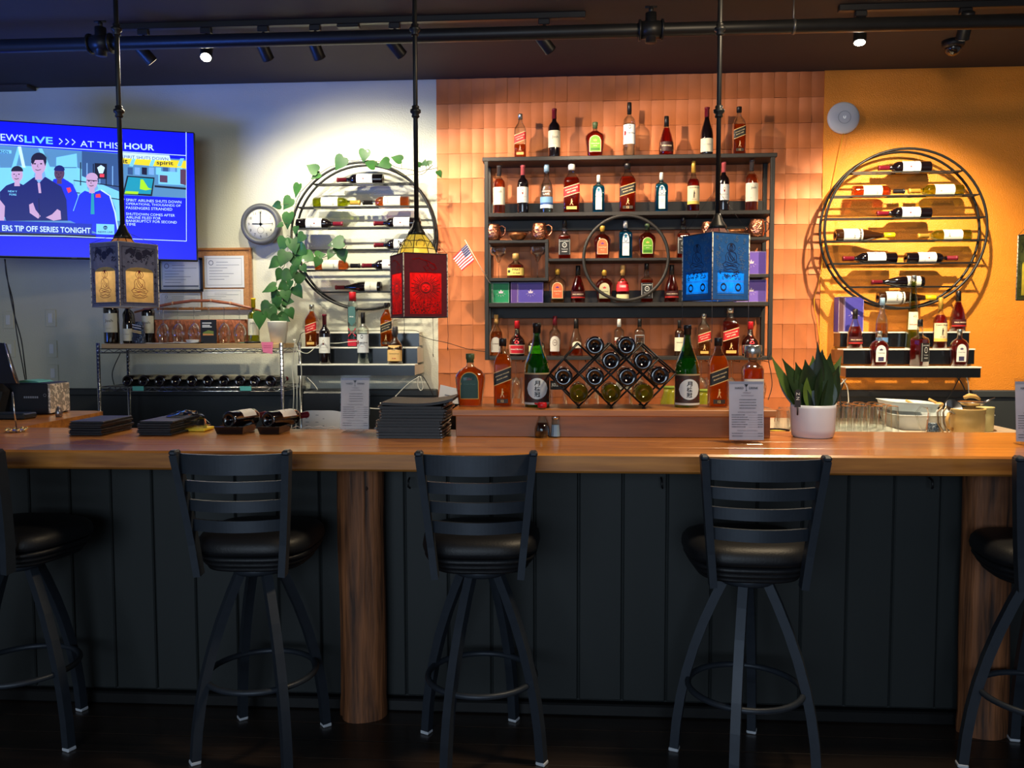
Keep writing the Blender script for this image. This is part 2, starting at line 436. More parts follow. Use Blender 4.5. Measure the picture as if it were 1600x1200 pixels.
# ================================================================== BAR STOOLS
m_stool = mat('black_powder_coat', (48, 54, 63), .45, .3, var=.1, scale=30)
m_vinyl = mat('black_vinyl', (19, 20, 24), .5, var=.1, scale=30, bump=.08, bscale=160)
m_glide = mat('white_floor_glide', (205, 208, 214), .5)
def stool(cx, cy, rot, legrot, label):
    t = thing('bar_stool', label, 'bar stool', (cx, cy, 0), (0, 0, rot), 'black ladder-back bar stools along the bar')
    # seat cushion: rounded trapezoid, wider to the front
    def ring(sc, z):
        out = []
        for k in range(36):
            a = 2*PI*k/36; c, s_ = math.cos(a), math.sin(a); e = 2/3.3
            x = math.copysign(abs(c)**e, c); y = math.copysign(abs(s_)**e, s_)
            out.append((x*.198*sc*(1+.06*y), y*.190*sc+.020, z))
        return out
    b = MB(); lv = [(.90, .712), (1.0, .717), (1.02, .732), (1.0, .753), (.94, .768), (.82, .777), (.5, .782), (.02, .783)]
    vs = []
    for sc, z in lv: vs += ring(sc, z)
    fs = [(i*36+k, i*36+(k+1) % 36, (i+1)*36+(k+1) % 36, (i+1)*36+k) for i in range(len(lv)-1) for k in range(36)]
    b.add(vs, fs, 0, True); b.build('seat', m_vinyl, t)
    b = MB()
    lv = [(.2, .658), (.84, .658), (.86, .665), (.84, .672), (.90, .675), (.93, .683), (.90, .690), (.96, .693), (.985, .702), (.96, .7105), (.90, .7115)]
    vs = []
    for sc, z in lv: vs += ring(sc, z)
    fs = [(i*36+k, i*36+(k+1) % 36, (i+1)*36+(k+1) % 36, (i+1)*36+k) for i in range(len(lv)-1) for k in range(36)]
    b.add(vs, fs, 0, True); b.add(vs[:36], [tuple(range(36))[::-1]]); b.build('seat_rim', m_vinyl, t)
    # posts
    def post(s, z):   # centre line of the back post
        if z < .77: x = .138+.010*(z-.665)/.105; y = -.190-.01*(z-.665)/.105
        else: q = (z-.77)/.30; x = .148+.030*q; y = -.200-.045*q-.012*q*q
        return (s*x, y, z)
    for s in (-1, 1):
        b = MB(); b.sqtube([post(s, z) for z in (.662, .70, .77, .84, .9, .98, 1.055, 1.072)], .0115, rz=.02)
        q = post(s, 1.072); b.box(q[0]-.013, q[1]-.02, 1.066, q[0]+.013, q[1]+.02, 1.084, bev=.006)
        b.build('back_post', m_stool, t)
    for (z0, z1) in ((1.006, 1.070), (.946, .982), (.882, .918), (.814, .852)):
        b = MB(); n = 26; vs = []
        for i in range(n+1):
            u = -1+2*i/n; q = post(1, (z0+z1)/2); x = u*(q[0]-.006); y0 = q[1]-.040*(1-u*u)+.010
            for (dy, z) in ((-.006, z0), (.006, z0), (.006, z1), (-.006, z1)): vs.append((x, y0+dy, z-.008*(1-u*u)*0))
        fs = [(i*4+k, i*4+(k+1) % 4, i*4+4+(k+1) % 4, i*4+4+k) for i in range(n) for k in range(4)]+[(0, 3, 2, 1), (n*4, n*4+1, n*4+2, n*4+3)]
        b.add(vs, fs); b.build('back_slat', m_stool, t)
    b = MB(); b.lathe([(.625, .085), (.635, .095), (.6575, .095)], 20); b.build('swivel_plate', m_stool, t)
    lr = legrot-rot
    for k in range(4):
        a = lr+PI/4+k*PI/2; c, s_ = math.cos(a), math.sin(a)
        pr = [(.045, .645), (.070, .625), (.100, .56), (.137, .47), (.168, .38), (.193, .29), (.212, .20), (.225, .11), (.233, .012)]
        b = MB(); b.sqtube([(c*r, s_*r, z) for r, z in pr], .0152); lg = b.build('leg', m_stool, t)
        b = MB(); b.box(-.017, -.017, 0, .017, .017, .013, bev=.003, M=Matrix.Translation((c*.234, s_*.234, 0)) @ Matrix.Rotation(a+PI/4*0, 4, 'Z'))
        b.build('floor_glide', m_glide, lg)
    b = MB(); b.tube([(.186*math.cos(2*PI*k/40), .186*math.sin(2*PI*k/40), .265) for k in range(40)], .0105, 8, closed=True); b.build('foot_ring', m_stool, t)
    return t
stool(-1.06, 2.80, math.radians(2.5), math.radians(-6), 'black ladder-back bar stool left of the log post, its back slats edged with light')
stool(-.285, 2.815, math.radians(2.6), math.radians(20), 'black bar stool just right of the left log post, below the stacked menus')
stool(.605, 2.765, math.radians(-1.5), math.radians(26), 'black bar stool below the potted snake plant and the clear-stand menu')
stool(-1.94, 2.80, math.radians(-8), math.radians(24), 'leftmost bar stool, black, only its right half inside the photo')
stool(1.56, 2.75, math.radians(-10), math.radians(36), 'rightmost bar stool, black, cut by the photo edge in front of the right log post')

# ================================================================== CEILING: PIPE, TRACKS, SPOTLIGHTS
def pz(px, py, Y): return P(px, py, Y)
pipe = thing('ceiling_pipe', 'thick dark sprinkler pipe running the whole width below the ceiling', 'pipe', (0, 4.2, 0))
za = P(0, 70, 4.2).z; zb = P(1600, 35, 4.2).z; zp = (za+zb)/2
b = MB(); b.tube([(-5.5, 0, zp), (5, 0, zp)], .033, 16); b.build('pipe', m_black, pipe)
for px in (157, 1017):
    x = P(px, 50, 4.2).x; b = MB()
    b.tube([(x-.06, 0, zp), (x-.05, 0, zp), (x-.05, 0, zp)], .05, 16); b.tube([(x-.05, 0, zp), (x+.05, 0, zp)], .043, 16); b.tube([(x+.05, 0, zp), (x+.06, 0, zp)], .05, 16)
    b.tube([(x, 0, zp-.06), (x, 0, zp+.08)], .028, 12); b.tube([(x, 0, zp+.08), (x, 0, zp+.11)], .012, 8)
    b.tube([(x-.03, 0, zp+.11), (x+.03, 0, zp+.11)], .006, 8); b.build('coupling', m_black, pipe)
x = P(1240, 30, 4.2).x; b = MB(); b.tube([(x, 0, zp-.035), (x, 0, ZC)], .004, 6); b.tube([(x-.006, 0, zp), (x+.006, 0, zp)], .037, 14)
b.build('hanger', mat('galvanised_hanger', (110, 108, 104), .4, .8), pipe)

m_track = mat('black_track_plastic', (26, 26, 28), .45, var=.1)
m_lit = mat('lit_lamp_face', (255, 244, 220), .5, emit=40, var=.0)
m_lens = mat('dark_lamp_lens', (235, 215, 185), .3, emit=1.5, var=.0)
def track(px0, py0, px1, py1, Y, label):
    a = P(px0, py0, Y); c = P(px1, py1, Y); t = thing('lighting_track', label, 'lighting track', (a.x, Y, ZC))
    b = MB(); b.box(0, -.018, -.032, c.x-a.x, .018, 0, bev=.003); b.build('rail', m_track, t)
    return t
YT = 4.5
track(180, 45, 915, 25, YT, 'black lighting track on the ceiling above the television and bottle shelves')
track(1310, 12, 1700, 5, YT, 'short black lighting track on the ceiling above the orange wall')
b = MB(); a = P(543, 37, YT-.02); b.box(-.06, -.02, -.05, .06, .02, -.0325, bev=.004); o = b.build('track_connector', m_track, None, (a.x, YT, ZC)); tag(o, 'small black connector box in the middle of the left lighting track', 'connector')
def spot(px, py, aim, label, power, size=46, col=(1.0, .80, .55), lit=False, blend=.9):
    """px,py = centre of the can in the photograph; aim = world point"""
    c = P(px, py, YT); c = Vector((c.x, YT, c.z)); aim = Vector(aim); d = (aim-c).normalized()
    t = thing('track_spotlight', label, 'spotlight', (c.x, YT, ZC-.032), (0, 0, 0), 'black can spotlights on the ceiling tracks')
    o = Vector((0, 0, c.z-(ZC-.032)))
    b = MB(); b.box(-.03, -.016, -.03, .03, .016, 0, bev=.004); b.tube([(0, 0, -.028), o-Vector((0, 0, -.02))], .008, 8); b.build('stem', m_track, t)
    b = MB(); b.tube([o-d*.075, o-d*.07, o+d*.055, o+d*.06, o+d*.0601], [.026, .032, .032, .034, .029], 18); b.build('can', m_track, t)
    b = MB(); b.tube([o+d*.0605, o+d*.062], .027, 18); b.build('lamp_face', m_lit if lit else m_lens, t)
    ld = bpy.data.lights.new('spot_beam', 'SPOT'); ld.energy = power*1.9; ld.color = col; ld.spot_size = math.radians(size+38); ld.spot_blend = blend; ld.shadow_soft_size = .022
    lo = bpy.data.objects.new('spot_beam', ld); COL.objects.link(lo); lo.parent = t
    lo.location = o+d*.075; lo.rotation_euler = d.to_track_quat('-Z', 'Y').to_euler()
    return t
spot(225, 82, (-1.3, 5.6, 1.6), 'black can spotlight tilted to the right, just right of the left pendant rod', 36, 52, (1, .90, .66))
spot(323, 78, (-1.6, 3.2, 1.0), 'lit spotlight glaring at the viewer above the television', 45, 60, (1, .86, .66), lit=True)
spot(412, 76, (-1.35, 5.6, 1.85), 'upright black can spotlight above the wall clock', 38, 74, (1, .92, .68))
spot(493, 74, (-1.05, 5.6, 1.8), 'black can spotlight tilted right above the left round wine rack', 38, 66, (1, .92, .68))
spot(617, 72, (-.1, 5.6, 2.0), 'upright black can spotlight left of the middle pendant rod', 62, 52, (1, .78, .54))
spot(850, 65, (.9, 5.6, 1.95), 'black can spotlight above the bottle shelf, alone on the track end', 66, 52, (1, .78, .54))
spot(1344, 50, (1.3, 4.0, 1.0), 'lit spotlight glaring at the viewer above the orange wall', 48, 80, (1, .84, .62), lit=True)
spot(1508, 42, (2.1, 5.6, 1.25), 'black can spotlight tilted left above the dome camera', 160, 60, (1, .80, .52))
# dome camera
q = P(1490, 88, 5.0); t = thing('dome_camera', 'dark dome security camera on the ceiling above the orange wall', 'security camera', (P(1489, 80, 5.08).x, 5.08, ZC))
b = MB(); b.lathe([(-.04, .05), (-.03, .06), (0, .062)], 20); b.build('base', m_track, t)
b = MB(); b.sphere((0, 0, -.04), .045, 10); b.build('dome', mat('smoked_dome', (40, 34, 32), .08, coat=1), t)
# ================================================================== PENDANTS AND LANTERNS
YP = 3.3
m_fab_blue = None
def pendant(px, py_top, py_cap, label, glass_col, tint):
    top = P(px, 0, YP); q = P(px, py_cap, YP); x = P(px, 300, YP).x
    t = thing('pendant_lamp', label, 'pendant lamp', (q.x, YP, ZC), (0, 0, 0), 'pipe pendants over the bar')
    zc = q.z-ZC
    b = MB(); b.tube([(0, 0, 0), (0, 0, zc+.05)], .0092, 10); b.build('rod', m_black, t)
    for py in (47, 175):
        z = P(px, py, YP).z-ZC; b = MB()
        b.lathe([(z-.022, .0125), (z-.018, .016), (z-.008, .013), (z-.002, .021), (z+.008, .021), (z+.013, .013), (z+.02, .015), (z+.024, .0125)], 14); b.build('coupling', m_black, t)
    b = MB(); b.lathe([(zc+.055, .0095), (zc+.045, .014), (zc+.025, .022), (zc+.008, .033), (zc-.004, .036), (zc-.004, .001)][::-1], 18); b.build('shade_cap', m_black, t)
    b = MB(); n = 8; H = .085
    for k in range(n):
        a0, a1 = 2*PI*k/n, 2*PI*(k+1)/n
        def pt(a, r, z): return (math.cos(a)*r, math.sin(a)*r, z)
        rs = [(.034, -.004), (.055, -.03), (.072, -.06), (.08, -H)]
        for (r0, z0), (r1, z1) in zip(rs, rs[1:]):
            b.quad(pt(a0, r0, zc+z0), pt(a1, r0, zc+z0), pt(a1, r1, zc+z1), pt(a0, r1, zc+z1), 0)
            b.tube([pt(a0, r0+.001, zc+z0), pt(a0, r1+.001, zc+z1)], .0016, 4, 1)
            b.tube([pt(a0, r1+.001, zc+z1), pt(a1, r1+.001, zc+z1)], .0014, 4, 1)
        am = (a0+a1)/2
        b.tube([pt(am+.25*math.cos(u), .066+.008*math.sin(u), zc-.045+.018*math.sin(u)) for u in [2*PI*i/10 for i in range(10)]], .0015, 4, 1, closed=True)
    b.build('glass_shade', [mat('stained_glass_'+tint, glass_col, .3, trans=.6, emit=.5, var=.25, scale=30), m_black], t)
    b = MB(); b.sphere((0, 0, zc-.05), .02, 8); b.build('bulb', mat('warm_bulb_glass', (255, 232, 190), .4, emit=1.2), t)
    return q.x, q.z

def pxof(x, y, z):
    v = CR.transposed() @ (Vector((x, y, z))-CO); return 800+FPX*v.x/-v.z
def turn(cx, wl, wr):
    """turn angle and side length that give the box its two visible face widths"""
    best = None
    for ai in range(5, 86):
        a = math.radians(ai)
        for si in range(150, 230, 4):
            s = si/1000; c = []
            for f in range(4):
                t = a-3*PI/4+f*PI/2; c.append((pxof(cx+s*.7071*math.cos(t), YP+s*.7071*math.sin(t), 2.0), YP+s*.7071*math.sin(t)-(cx+s*.7071*math.cos(t))*cx/YP*-1))
            xs = [q[0] for q in c]; lo, hi = min(xs), max(xs)
            near = min(range(4), key=lambda f: math.hypot(cx+s*.7071*math.cos(a-3*PI/4+f*PI/2), YP+s*.7071*math.sin(a-3*PI/4+f*PI/2)))
            e = abs(xs[near]-lo-wl)+abs(hi-xs[near]-wr)
            if best is None or e < best[0]: best = (e, a, s)
    return best[1], best[2]
def lantern(cx, zt, cent_px, top_py, bot_py, wl, wr, label, style):
    """box shade; wl, wr = widths in px of its left and right visible faces"""
    ang, s = turn(cx, wl, wr)
    zt_ = P(cent_px, top_py, YP).z; zb_ = P(cent_px, bot_py, YP).z; H = zt_-zb_
    t = thing('fabric_lantern', label, 'lantern', (cx, YP, zb_), (0, 0, ang), 'square fabric lanterns over the pendants')
    fr, inner, line, upper = style['frame'], style['inner'], style['line'], style['upper']
    h = s/2
    for f in range(4):
        M = Matrix.Rotation(f*PI/2, 4, 'Z')
        def S(x, z, d=0, M=M): return tuple(M @ Vector((x*s, -h-d, z*H)))     # x -.5..+.5, z 0..1
        b = MB()
        wx0, wx1, wz0, wz1 = style['win']
        for (u0, u1, v0, v1) in ((-.5, .5, 0, wz0), (-.5, .5, wz1, 1), (-.5, wx0, wz0, wz1), (wx1, .5, wz0, wz1)):
            b.add([S(u0, v0), S(u1, v0), S(u1, v1), S(u0, v1)], [(0, 1, 2, 3)], 0)
        style['art'](b, S, f)
        b.build('panel', [fr, inner, line, upper], t)
    b = MB()
    for f in range(4):
        a = PI/4+f*PI/2; c, s_ = math.cos(a)*h*1.414, math.sin(a)*h*1.414
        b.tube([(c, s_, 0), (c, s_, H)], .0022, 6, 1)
        a2 = a+PI/2; c2, s2 = math.cos(a2)*h*1.414, math.sin(a2)*h*1.414
        b.tube([(c, s_, H), (c2, s2, H)], .002, 6); b.tube([(c, s_, 0), (c2, s2, 0)], .002, 6)
    b.build('wire_frame', [style['edge'], mat('seam_light_lacing', (214, 206, 186), .6, var=.6, scale=120, contrast=(.45, .5))], t)  # pale corner cord, its cream dashes paint light leaking at the seams
    for f in range(4):
        a = PI/4+f*PI/2; c, s_ = math.cos(a)*h*1.414, math.sin(a)*h*1.414
        b = MB(); b.tube([(c, s_, H), (c*.02+.006*math.cos(a), s_*.02+.006*math.sin(a), H+style['apex'])], .0007, 5); b.build('hanging_cord', m_black, t)
    for f, L in style['tassels']:
        a = PI/4+f*PI/2; c, s_ = math.cos(a)*h*1.414, math.sin(a)*h*1.414
        b = MB(); b.tube([(c, s_, 0), (c+.002, s_, -L*.6), (c, s_, -L)], .0009, 5); b.tube([(c, s_, -L), (c+.001, s_, -L-.012)], [.0025, .001], 5); b.build('tassel', style['edge'], t)
    return t
def fabric(name, rgb, e=.55, var=.15):
    m = mat(name, rgb, .8, var=var, scale=60, detail=3)
    nt = m.node_tree; N = nt.nodes; L = nt.links; p = N['Principled BSDF']
    tr = N.new('ShaderNodeBsdfTranslucent'); L.new(N['Color Ramp'].outputs[0], tr.inputs[0])
    mx = N.new('ShaderNodeMixShader'); mx.inputs[0].default_value = e
    L.new(p.outputs[0], mx.inputs[1]); L.new(tr.outputs[0], mx.inputs[2]); L.new(mx.outputs[0], N['Material Output'].inputs[0])
    return m
def lamp_in(cx, z, power, col):
    ld = bpy.data.lights.new('lantern_bulb', 'POINT'); ld.energy = power; ld.color = col; ld.shadow_soft_size = .03
    lo = bpy.data.objects.new('lantern_bulb', ld); COL.objects.link(lo); lo.location = (cx, YP, z)

def seated(b, S, mi, cx, cz, sx, sz, d):
    """line drawing of a seated, cross-legged figure with a round halo"""
    F = lambda x, z: S(cx+x*sx, cz+z*sz, d)
    w = .03
    curve_strip(b, ell(0, .62, .23, .20, 18), w, F, mi, True)
    curve_strip(b, ell(0, .60, .10, .13, 14), w, F, mi, True)
    fill(b, ell(0, .76, .07, .08, 10), F, mi)
    for q in ([(-.06, .47), (-.08, .40), (-.24, .36), (-.32, .20), (-.30, .02), (-.36, -.12)], [(.06, .47), (.08, .40), (.24, .36), (.32, .20), (.30, .02), (.36, -.12)],
              [(-.10, .38), (0, .22), (.20, .02), (.26, -.12)], [(-.16, .34), (-.04, .12), (.14, -.06)], [(-.2, .2), (-.14, 0), (0, -.1), (.14, 0), (.2, .16)],
              [(-.5, -.22), (-.3, -.1), (0, -.18), (.3, -.1), (.5, -.22), (.4, -.36), (.1, -.30), (-.1, -.30), (-.4, -.36), (-.5, -.22)],
              [(-.3, -.2), (-.1, -.28), (.2, -.22), (.34, -.28)], [(-.4, -.42), (-.2, -.5), (0, -.42), (.2, -.5), (.4, -.42)], [(-.46, -.5), (-.2, -.6), (.2, -.6), (.46, -.5)],
              [(-.03, .63), (0, .58), (.03, .63)], [(-.04, .54), (.04, .54)], [(-.07, .66), (-.02, .66)], [(.02, .66), (.07, .66)]):
        curve_strip(b, q, w, F, mi)
def curls(b, S, mi, R, x0, x1, z0, z1, n, d, w=.008):
    for _ in range(n):
        cx, cz = R.uniform(x0, x1), R.uniform(z0, z1); r = R.uniform(.02, .045); a0 = R.uniform(0, 6); tw = R.choice((-1, 1))
        pts = [(cx+r*(1-i/9*.75)*math.cos(a0+tw*i*.62), cz+.62*r*(1-i/9*.75)*math.sin(a0+tw*i*.62)) for i in range(9)]
        curve_strip(b, pts, w, lambda x, z: S(x, z, d), mi)
def arch(x0, x1, z0, z1, k=.25, n=7):
    pts = [(x0, z0), (x1, z0)]
    cx = (x0+x1)/2; rx = (x1-x0)/2
    for i in range(n+1):
        a = PI*i/n; pts.append((cx+rx*math.cos(a)*(1 if abs(math.cos(a)) > .99 else 1), z1-k*(1-math.sin(a))))
    return pts
def art_grey(b, S, f):
    R = random.Random(f+2)
    fill(b, arch(-.34, .36, .07, .62, .07), lambda x, z: S(x, z, .0006), 1)
    seated(b, S, 3, .0, .32, .42, .30, .0012)
    curls(b, S, 2, R, -.38, .40, .68, .92, 34, .0009, .014); curls(b, S, 2, R, -.44, -.37, .1, .65, 14, .0009); curls(b, S, 2, R, .38, .44, .1, .65, 14, .0009)
    fill(b, ell(0, .80, .10, .07, 8), lambda x, z: S(x, z, .001), 2)
    for sx in (-1, 1): fill(b, [(sx*.08, .88), (sx*.2, .92), (sx*.32, .88), (sx*.34, .80), (sx*.24, .84), (sx*.12, .78)], lambda x, z: S(x, z, .001), 2)
    for q in ([(-.42, .05), (.42, .05), (.42, .93), (-.42, .93)],): curve_strip(b, q, .012, lambda x, z: S(x, z, .0008), 2, True)
def art_red(b, S, f):
    R = random.Random(f+20)
    fill(b, [(-.36, .05), (.36, .05), (.36, .70), (.20, .70), (.05, .715), (-.1, .70), (-.36, .70)], lambda x, z: S(x, z, .0006), 1)
    F = lambda x, z: S(x, z, .0012)
    curve_strip(b, ell(0, .46, .125, .085, 22), .018, F, 2, True); curve_strip(b, ell(0, .46, .10, .068, 20), .010, F, 2, True)
    for k in range(44):
        a = 2*PI*k/44; r0, r1 = .15, (.27 if k % 2 else .34)
        wv = .02*math.sin(k*2.1); curve_strip(b, [(r0*math.cos(a), .46+r0*.66*math.sin(a)), ((r0+r1)/2*math.cos(a+wv), .46+(r0+r1)/2*.66*math.sin(a+wv)), (r1*math.cos(a), .46+r1*.66*math.sin(a))], .012, F, 2)
    for q in ([(-.06, .475), (-.02, .475)], [(.02, .475), (.06, .475)], [(0, .47), (-.012, .45), (.012, .45)], [(-.04, .43), (0, .422), (.04, .43)]): curve_strip(b, q, .014, F, 2)
    for _ in range(150):
        x, z = R.uniform(-.34, .34), R.uniform(.06, .25); curve_strip(b, [(x, z), (x+R.uniform(-.03, .03), z+R.uniform(-.015, .015))], .012, F, 2)
    for q in ([(-.30, .90), (-.15, .925), (.02, .88), (.08, .82), (0, .80)], [(0, .90), (.10, .87), (.22, .80), (.24, .74)], [(-.05, .80), (.02, .73), (.1, .76), (.04, .83)], [(.1, .85), (.2, .84), (.26, .77), (.16, .74), (.1, .78)]): curve_strip(b, q, .012, F, 1)
def art_blue(b, S, f):
    R = random.Random(f+40)
    fill(b, [(-.36, .10), (.36, .10), (.36, .40), (.24, .44), (.1, .41), (-.05, .45), (-.2, .42), (-.36, .44)], lambda x, z: S(x, z, .0006), 1)
    seated(b, S, 2, .0, .60, .46, .30, .0012)
    curls(b, S, 3, R, -.40, -.22, .46, .80, 22, .001, .008); curls(b, S, 3, R, .22, .40, .46, .80, 22, .001, .008)
    curls(b, S, 3, R, -.40, -.1, .86, .95, 10, .001, .007); curls(b, S, 3, R, .1, .40, .86, .95, 10, .001, .007)
    curls(b, S, 2, R, -.30, .30, .32, .42, 26, .0012, .012)
    F = lambda x, z: S(x, z, .0012)
    for cx in (-.2, .2): curve_strip(b, ell(cx, .19, .07, .05, 10), .03, F, 2, True)
    for cx in (-.32, -.08, .08, .32): curve_strip(b, [(cx, .13), (cx, .24)], .008, F, 3)
    for z in (.08, .115, .27, .29): curve_strip(b, [(-.36, z), (.36, z)], .007, F, 3)
edge_b = mat('dark_edge_cord', (52, 48, 56), .7)
f_grey = dict(frame=fabric('slate_blue_cloth', (92, 98, 128), .14), inner=fabric('parchment_panel', (232, 200, 132), var=.12), line=fabric('navy_ink', (30, 34, 66), .02), upper=fabric('maroon_ink', (120, 20, 44), .02), edge=mat('silver_piping', (150, 156, 170), .5), art=art_grey, win=(-.34, .36, .07, .55), apex=.05, tassels=((2, .14), (3, .02)))
f_red = dict(frame=fabric('maroon_cloth', (96, 20, 34), .14), inner=fabric('bright_red_paper', (245, 30, 34), .75, var=.3), line=fabric('dark_red_ink', (84, 8, 14), .02), upper=fabric('wine_red_ink', (150, 26, 40)), edge=edge_b, art=art_red, win=(-.36, .36, .05, .69), apex=.12, tassels=((2, .06), (3, .12), (0, .15)))
f_blue = dict(frame=fabric('deep_blue_cloth', (18, 84, 150), .14), inner=fabric('bright_blue_paper', (10, 140, 235), .7, var=.2), line=fabric('midnight_ink', (12, 26, 60), .02), upper=fabric('pale_grey_ink', (120, 150, 178)), edge=edge_b, art=art_blue, win=(-.36, .36, .10, .405), apex=.17, tassels=((2, .15), (1, .10), (3, .12)))
f_green = dict(frame=fabric('olive_cloth', (82, 92, 52)), inner=fabric('yellow_green_paper', (216, 200, 70)), line=fabric('dark_green_ink', (34, 44, 24), .02), upper=fabric('maroon_ink_dark', (90, 20, 34)), edge=edge_b, art=art_grey, win=(-.34, .36, .07, .55), apex=.12, tassels=((2, .13), (3, .1)))
x, z = pendant(192, 0, 372, 'pipe pendant lamp at the left, in front of the television, inside the grey lantern', (190, 120, 60), 'brown')
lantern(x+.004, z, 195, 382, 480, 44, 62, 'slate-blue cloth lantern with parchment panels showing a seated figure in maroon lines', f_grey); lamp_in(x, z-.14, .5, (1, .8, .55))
x, z = pendant(651, 0, 366, 'pipe pendant lamp in the middle with a yellow stained-glass shade above the red lantern', (250, 205, 70), 'yellow')
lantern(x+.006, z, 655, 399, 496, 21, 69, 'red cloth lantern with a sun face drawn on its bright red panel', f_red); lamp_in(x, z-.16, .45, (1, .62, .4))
x, z = pendant(1121, 0, 356, 'pipe pendant lamp at the right, in front of the bottle shelf, above the blue lantern', (120, 70, 60), 'dim')
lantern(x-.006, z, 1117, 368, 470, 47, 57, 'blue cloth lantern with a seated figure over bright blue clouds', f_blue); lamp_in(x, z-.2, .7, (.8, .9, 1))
x, z = pendant(1640, 0, 352, 'pipe pendant lamp beyond the right edge of the photo, above the olive lantern', (200, 180, 70), 'olive')
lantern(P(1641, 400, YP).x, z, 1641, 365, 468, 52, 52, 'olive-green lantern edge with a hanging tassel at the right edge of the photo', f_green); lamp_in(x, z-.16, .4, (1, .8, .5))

# ================================================================== TELEVISION
TA = P(305, 300, 5.33); TB = P(0, 300, 4.94)
tu = Vector((TA.x-TB.x, TA.y-TB.y, 0)).normalized(); tn = Vector((tu.y, -tu.x, 0)); T0 = Vector((TA.x, TA.y, 0))
def tvp(px, py):
    d = ray(px, py); k = (T0-CO).dot(tn)/d.dot(tn); q = CO+d*k
    return ((q-T0).dot(tu), q.z)
u1, zt = tvp(304, 207); _, zb = tvp(305, 409); zt = (zt+tvp(0, 187)[1])/2; zb = (zb+tvp(0, 402)[1])/2
TW = (zt-zb)*16/9*.985; u0 = u1-TW
TV = thing('television', 'large television on the left wall showing a news programme on a bright blue screen', 'television', (T0.x, T0.y, 0), (0, 0, math.atan2(tu.y, tu.x)))
b = MB(); b.box(u0, .002, zb, u1, .045, zt, bev=.006); b.box(u0+.25, .045, zb+.12, u1-.25, .075, zt-.2, bev=.02); b.build('casing', mat('tv_casing', (14, 14, 16), .35), TV)
b = MB(); cu = (u0+u1)/2; b.box(cu-.12, .075, (zt+zb)/2-.1, cu+.12, .1, (zt+zb)/2+.1); 
b.build('mount_plate', m_black, TV)
def em(name, rgb, e): return mat(name, rgb, .3, emit=e, var=.03, scale=3)
EB = .9
tm = [em('tv_deep_blue', (0, 6, 214), EB), em('tv_white', (205, 236, 255), EB), em('tv_pale_cyan', (122, 206, 236), EB), em('tv_hall_grey', (84, 138, 176), EB), em('tv_navy', (16, 24, 100), EB),
      em('tv_skin_light', (198, 160, 190), EB), em('tv_skin_dark', (88, 56, 84), EB), em('tv_hair', (20, 16, 50), EB), em('tv_royal', (18, 40, 210), EB), em('tv_yellow', (240, 214, 40), EB),
      em('tv_teal', (20, 150, 170), EB), em('tv_green', (170, 230, 30), EB), em('tv_red', (240, 60, 80), EB), em('tv_steel', (50, 84, 130), EB), em('tv_black', (10, 12, 40), EB), em('tv_bar_blue', (14, 40, 170), EB), em('tv_shirt', (120, 170, 215), EB)]
sc = MB(); lay = [0]
def D(): lay[0] += 1; return -.0005-.00012*lay[0]
def pf(d): return lambda x, y: (lambda q: (q[0], d, q[1]))(tvp(x, y))
sc.box(u0+.008, -.0004, zb+.012, u1-.008, .004, zt-.008, 0)
def fp(poly, mi): d = D(); fill(sc, poly, pf(d), mi)
def fl(pts, w, mi, closed=False): d = D(); curve_strip(sc, pts, w, pf(d), mi, closed)
def ft(s, x, y, w, h, mi, bold=True):
    """text on the screen: left-middle at photo pixel x,y, size in px"""
    a = tvp(x, y); c = tvp(x+w, y); hh = abs(tvp(x, y-h/2)[1]-tvp(x, y+h/2)[1]); d = D()
    put_text(sc, s, lambda u, z, d=d: (u, d, z), a[0], a[1], w=c[0]-a[0], h=hh, mi=mi, bold=bold, align='l')
# picture of the reporters
vid = [(-40, 225), (0, 227), (188, 240), (188, 366), (0, 361), (-40, 360)]
fp(vid, 3)
fp([(-40, 262), (0, 258), (120, 262), (188, 280), (188, 345), (-40, 340)], 2)
fp([(0, 229), (24, 231), (24, 262), (0, 262)], 3)
fp([(128, 236), (188, 241), (188, 300), (128, 275)], 13)
for k in range(9): fl([(96+k*10, 250+k*1.2), (96+k*10, 290)], 1.6, 14 if k % 2 else 16)
fp([(88, 246), (120, 240), (122, 285), (88, 280)], 2)
fp([(10, 290), (28, 229), (33, 229), (18, 290)], 2); fp([(28, 229), (33, 229), (40, 262), (35, 262)], 1); fp([(60, 232), (66, 232), (84, 275), (78, 275)], 2)
fl([(115, 282), (188, 292)], 1.5, 14); fl([(112, 300), (188, 312)], 1.5, 14); fl([(88, 262), (120, 262)], 1.2, 13)
fp([(148, 255), (167, 256), (167, 280), (148, 279)], 14); fp([(152, 262), (158, 258), (164, 262), (161, 271), (155, 271)], 1); fp([(156, 272), (163, 272), (163, 277), (156, 277)], 12)
fp([(-4, 234), (18, 235), (18, 240), (-4, 239)], 2); ft('RDEN', 0, 237, 14, 4.2, 4)
def head(cx, cy, rx, ry, skin, hair, cap=None):
    fp([(cx-rx*.4, cy+ry*.6), (cx+rx*.4, cy+ry*.6), (cx+rx*.5, cy+ry*1.5), (cx-rx*.5, cy+ry*1.5)], skin)
    fp(ell(cx, cy, rx, ry, 18), skin)
    fp(ell(cx, cy-ry*.42, rx*1.06, ry*.72, 14, PI, 2*PI), hair if cap is None else cap)
    for s in (-1, 1): fp(ell(cx+s*rx*.42-rx*.1, cy-ry*.05, rx*.16, ry*.07, 8), 7)
    fl([(cx-rx*.1, cy), (cx-rx*.22, cy+ry*.25), (cx, cy+ry*.28)], .7, 7); fl([(cx-rx*.45, cy+ry*.52), (cx-rx*.1, cy+ry*.6), (cx+rx*.3, cy+ry*.5)], 1.0, 7)
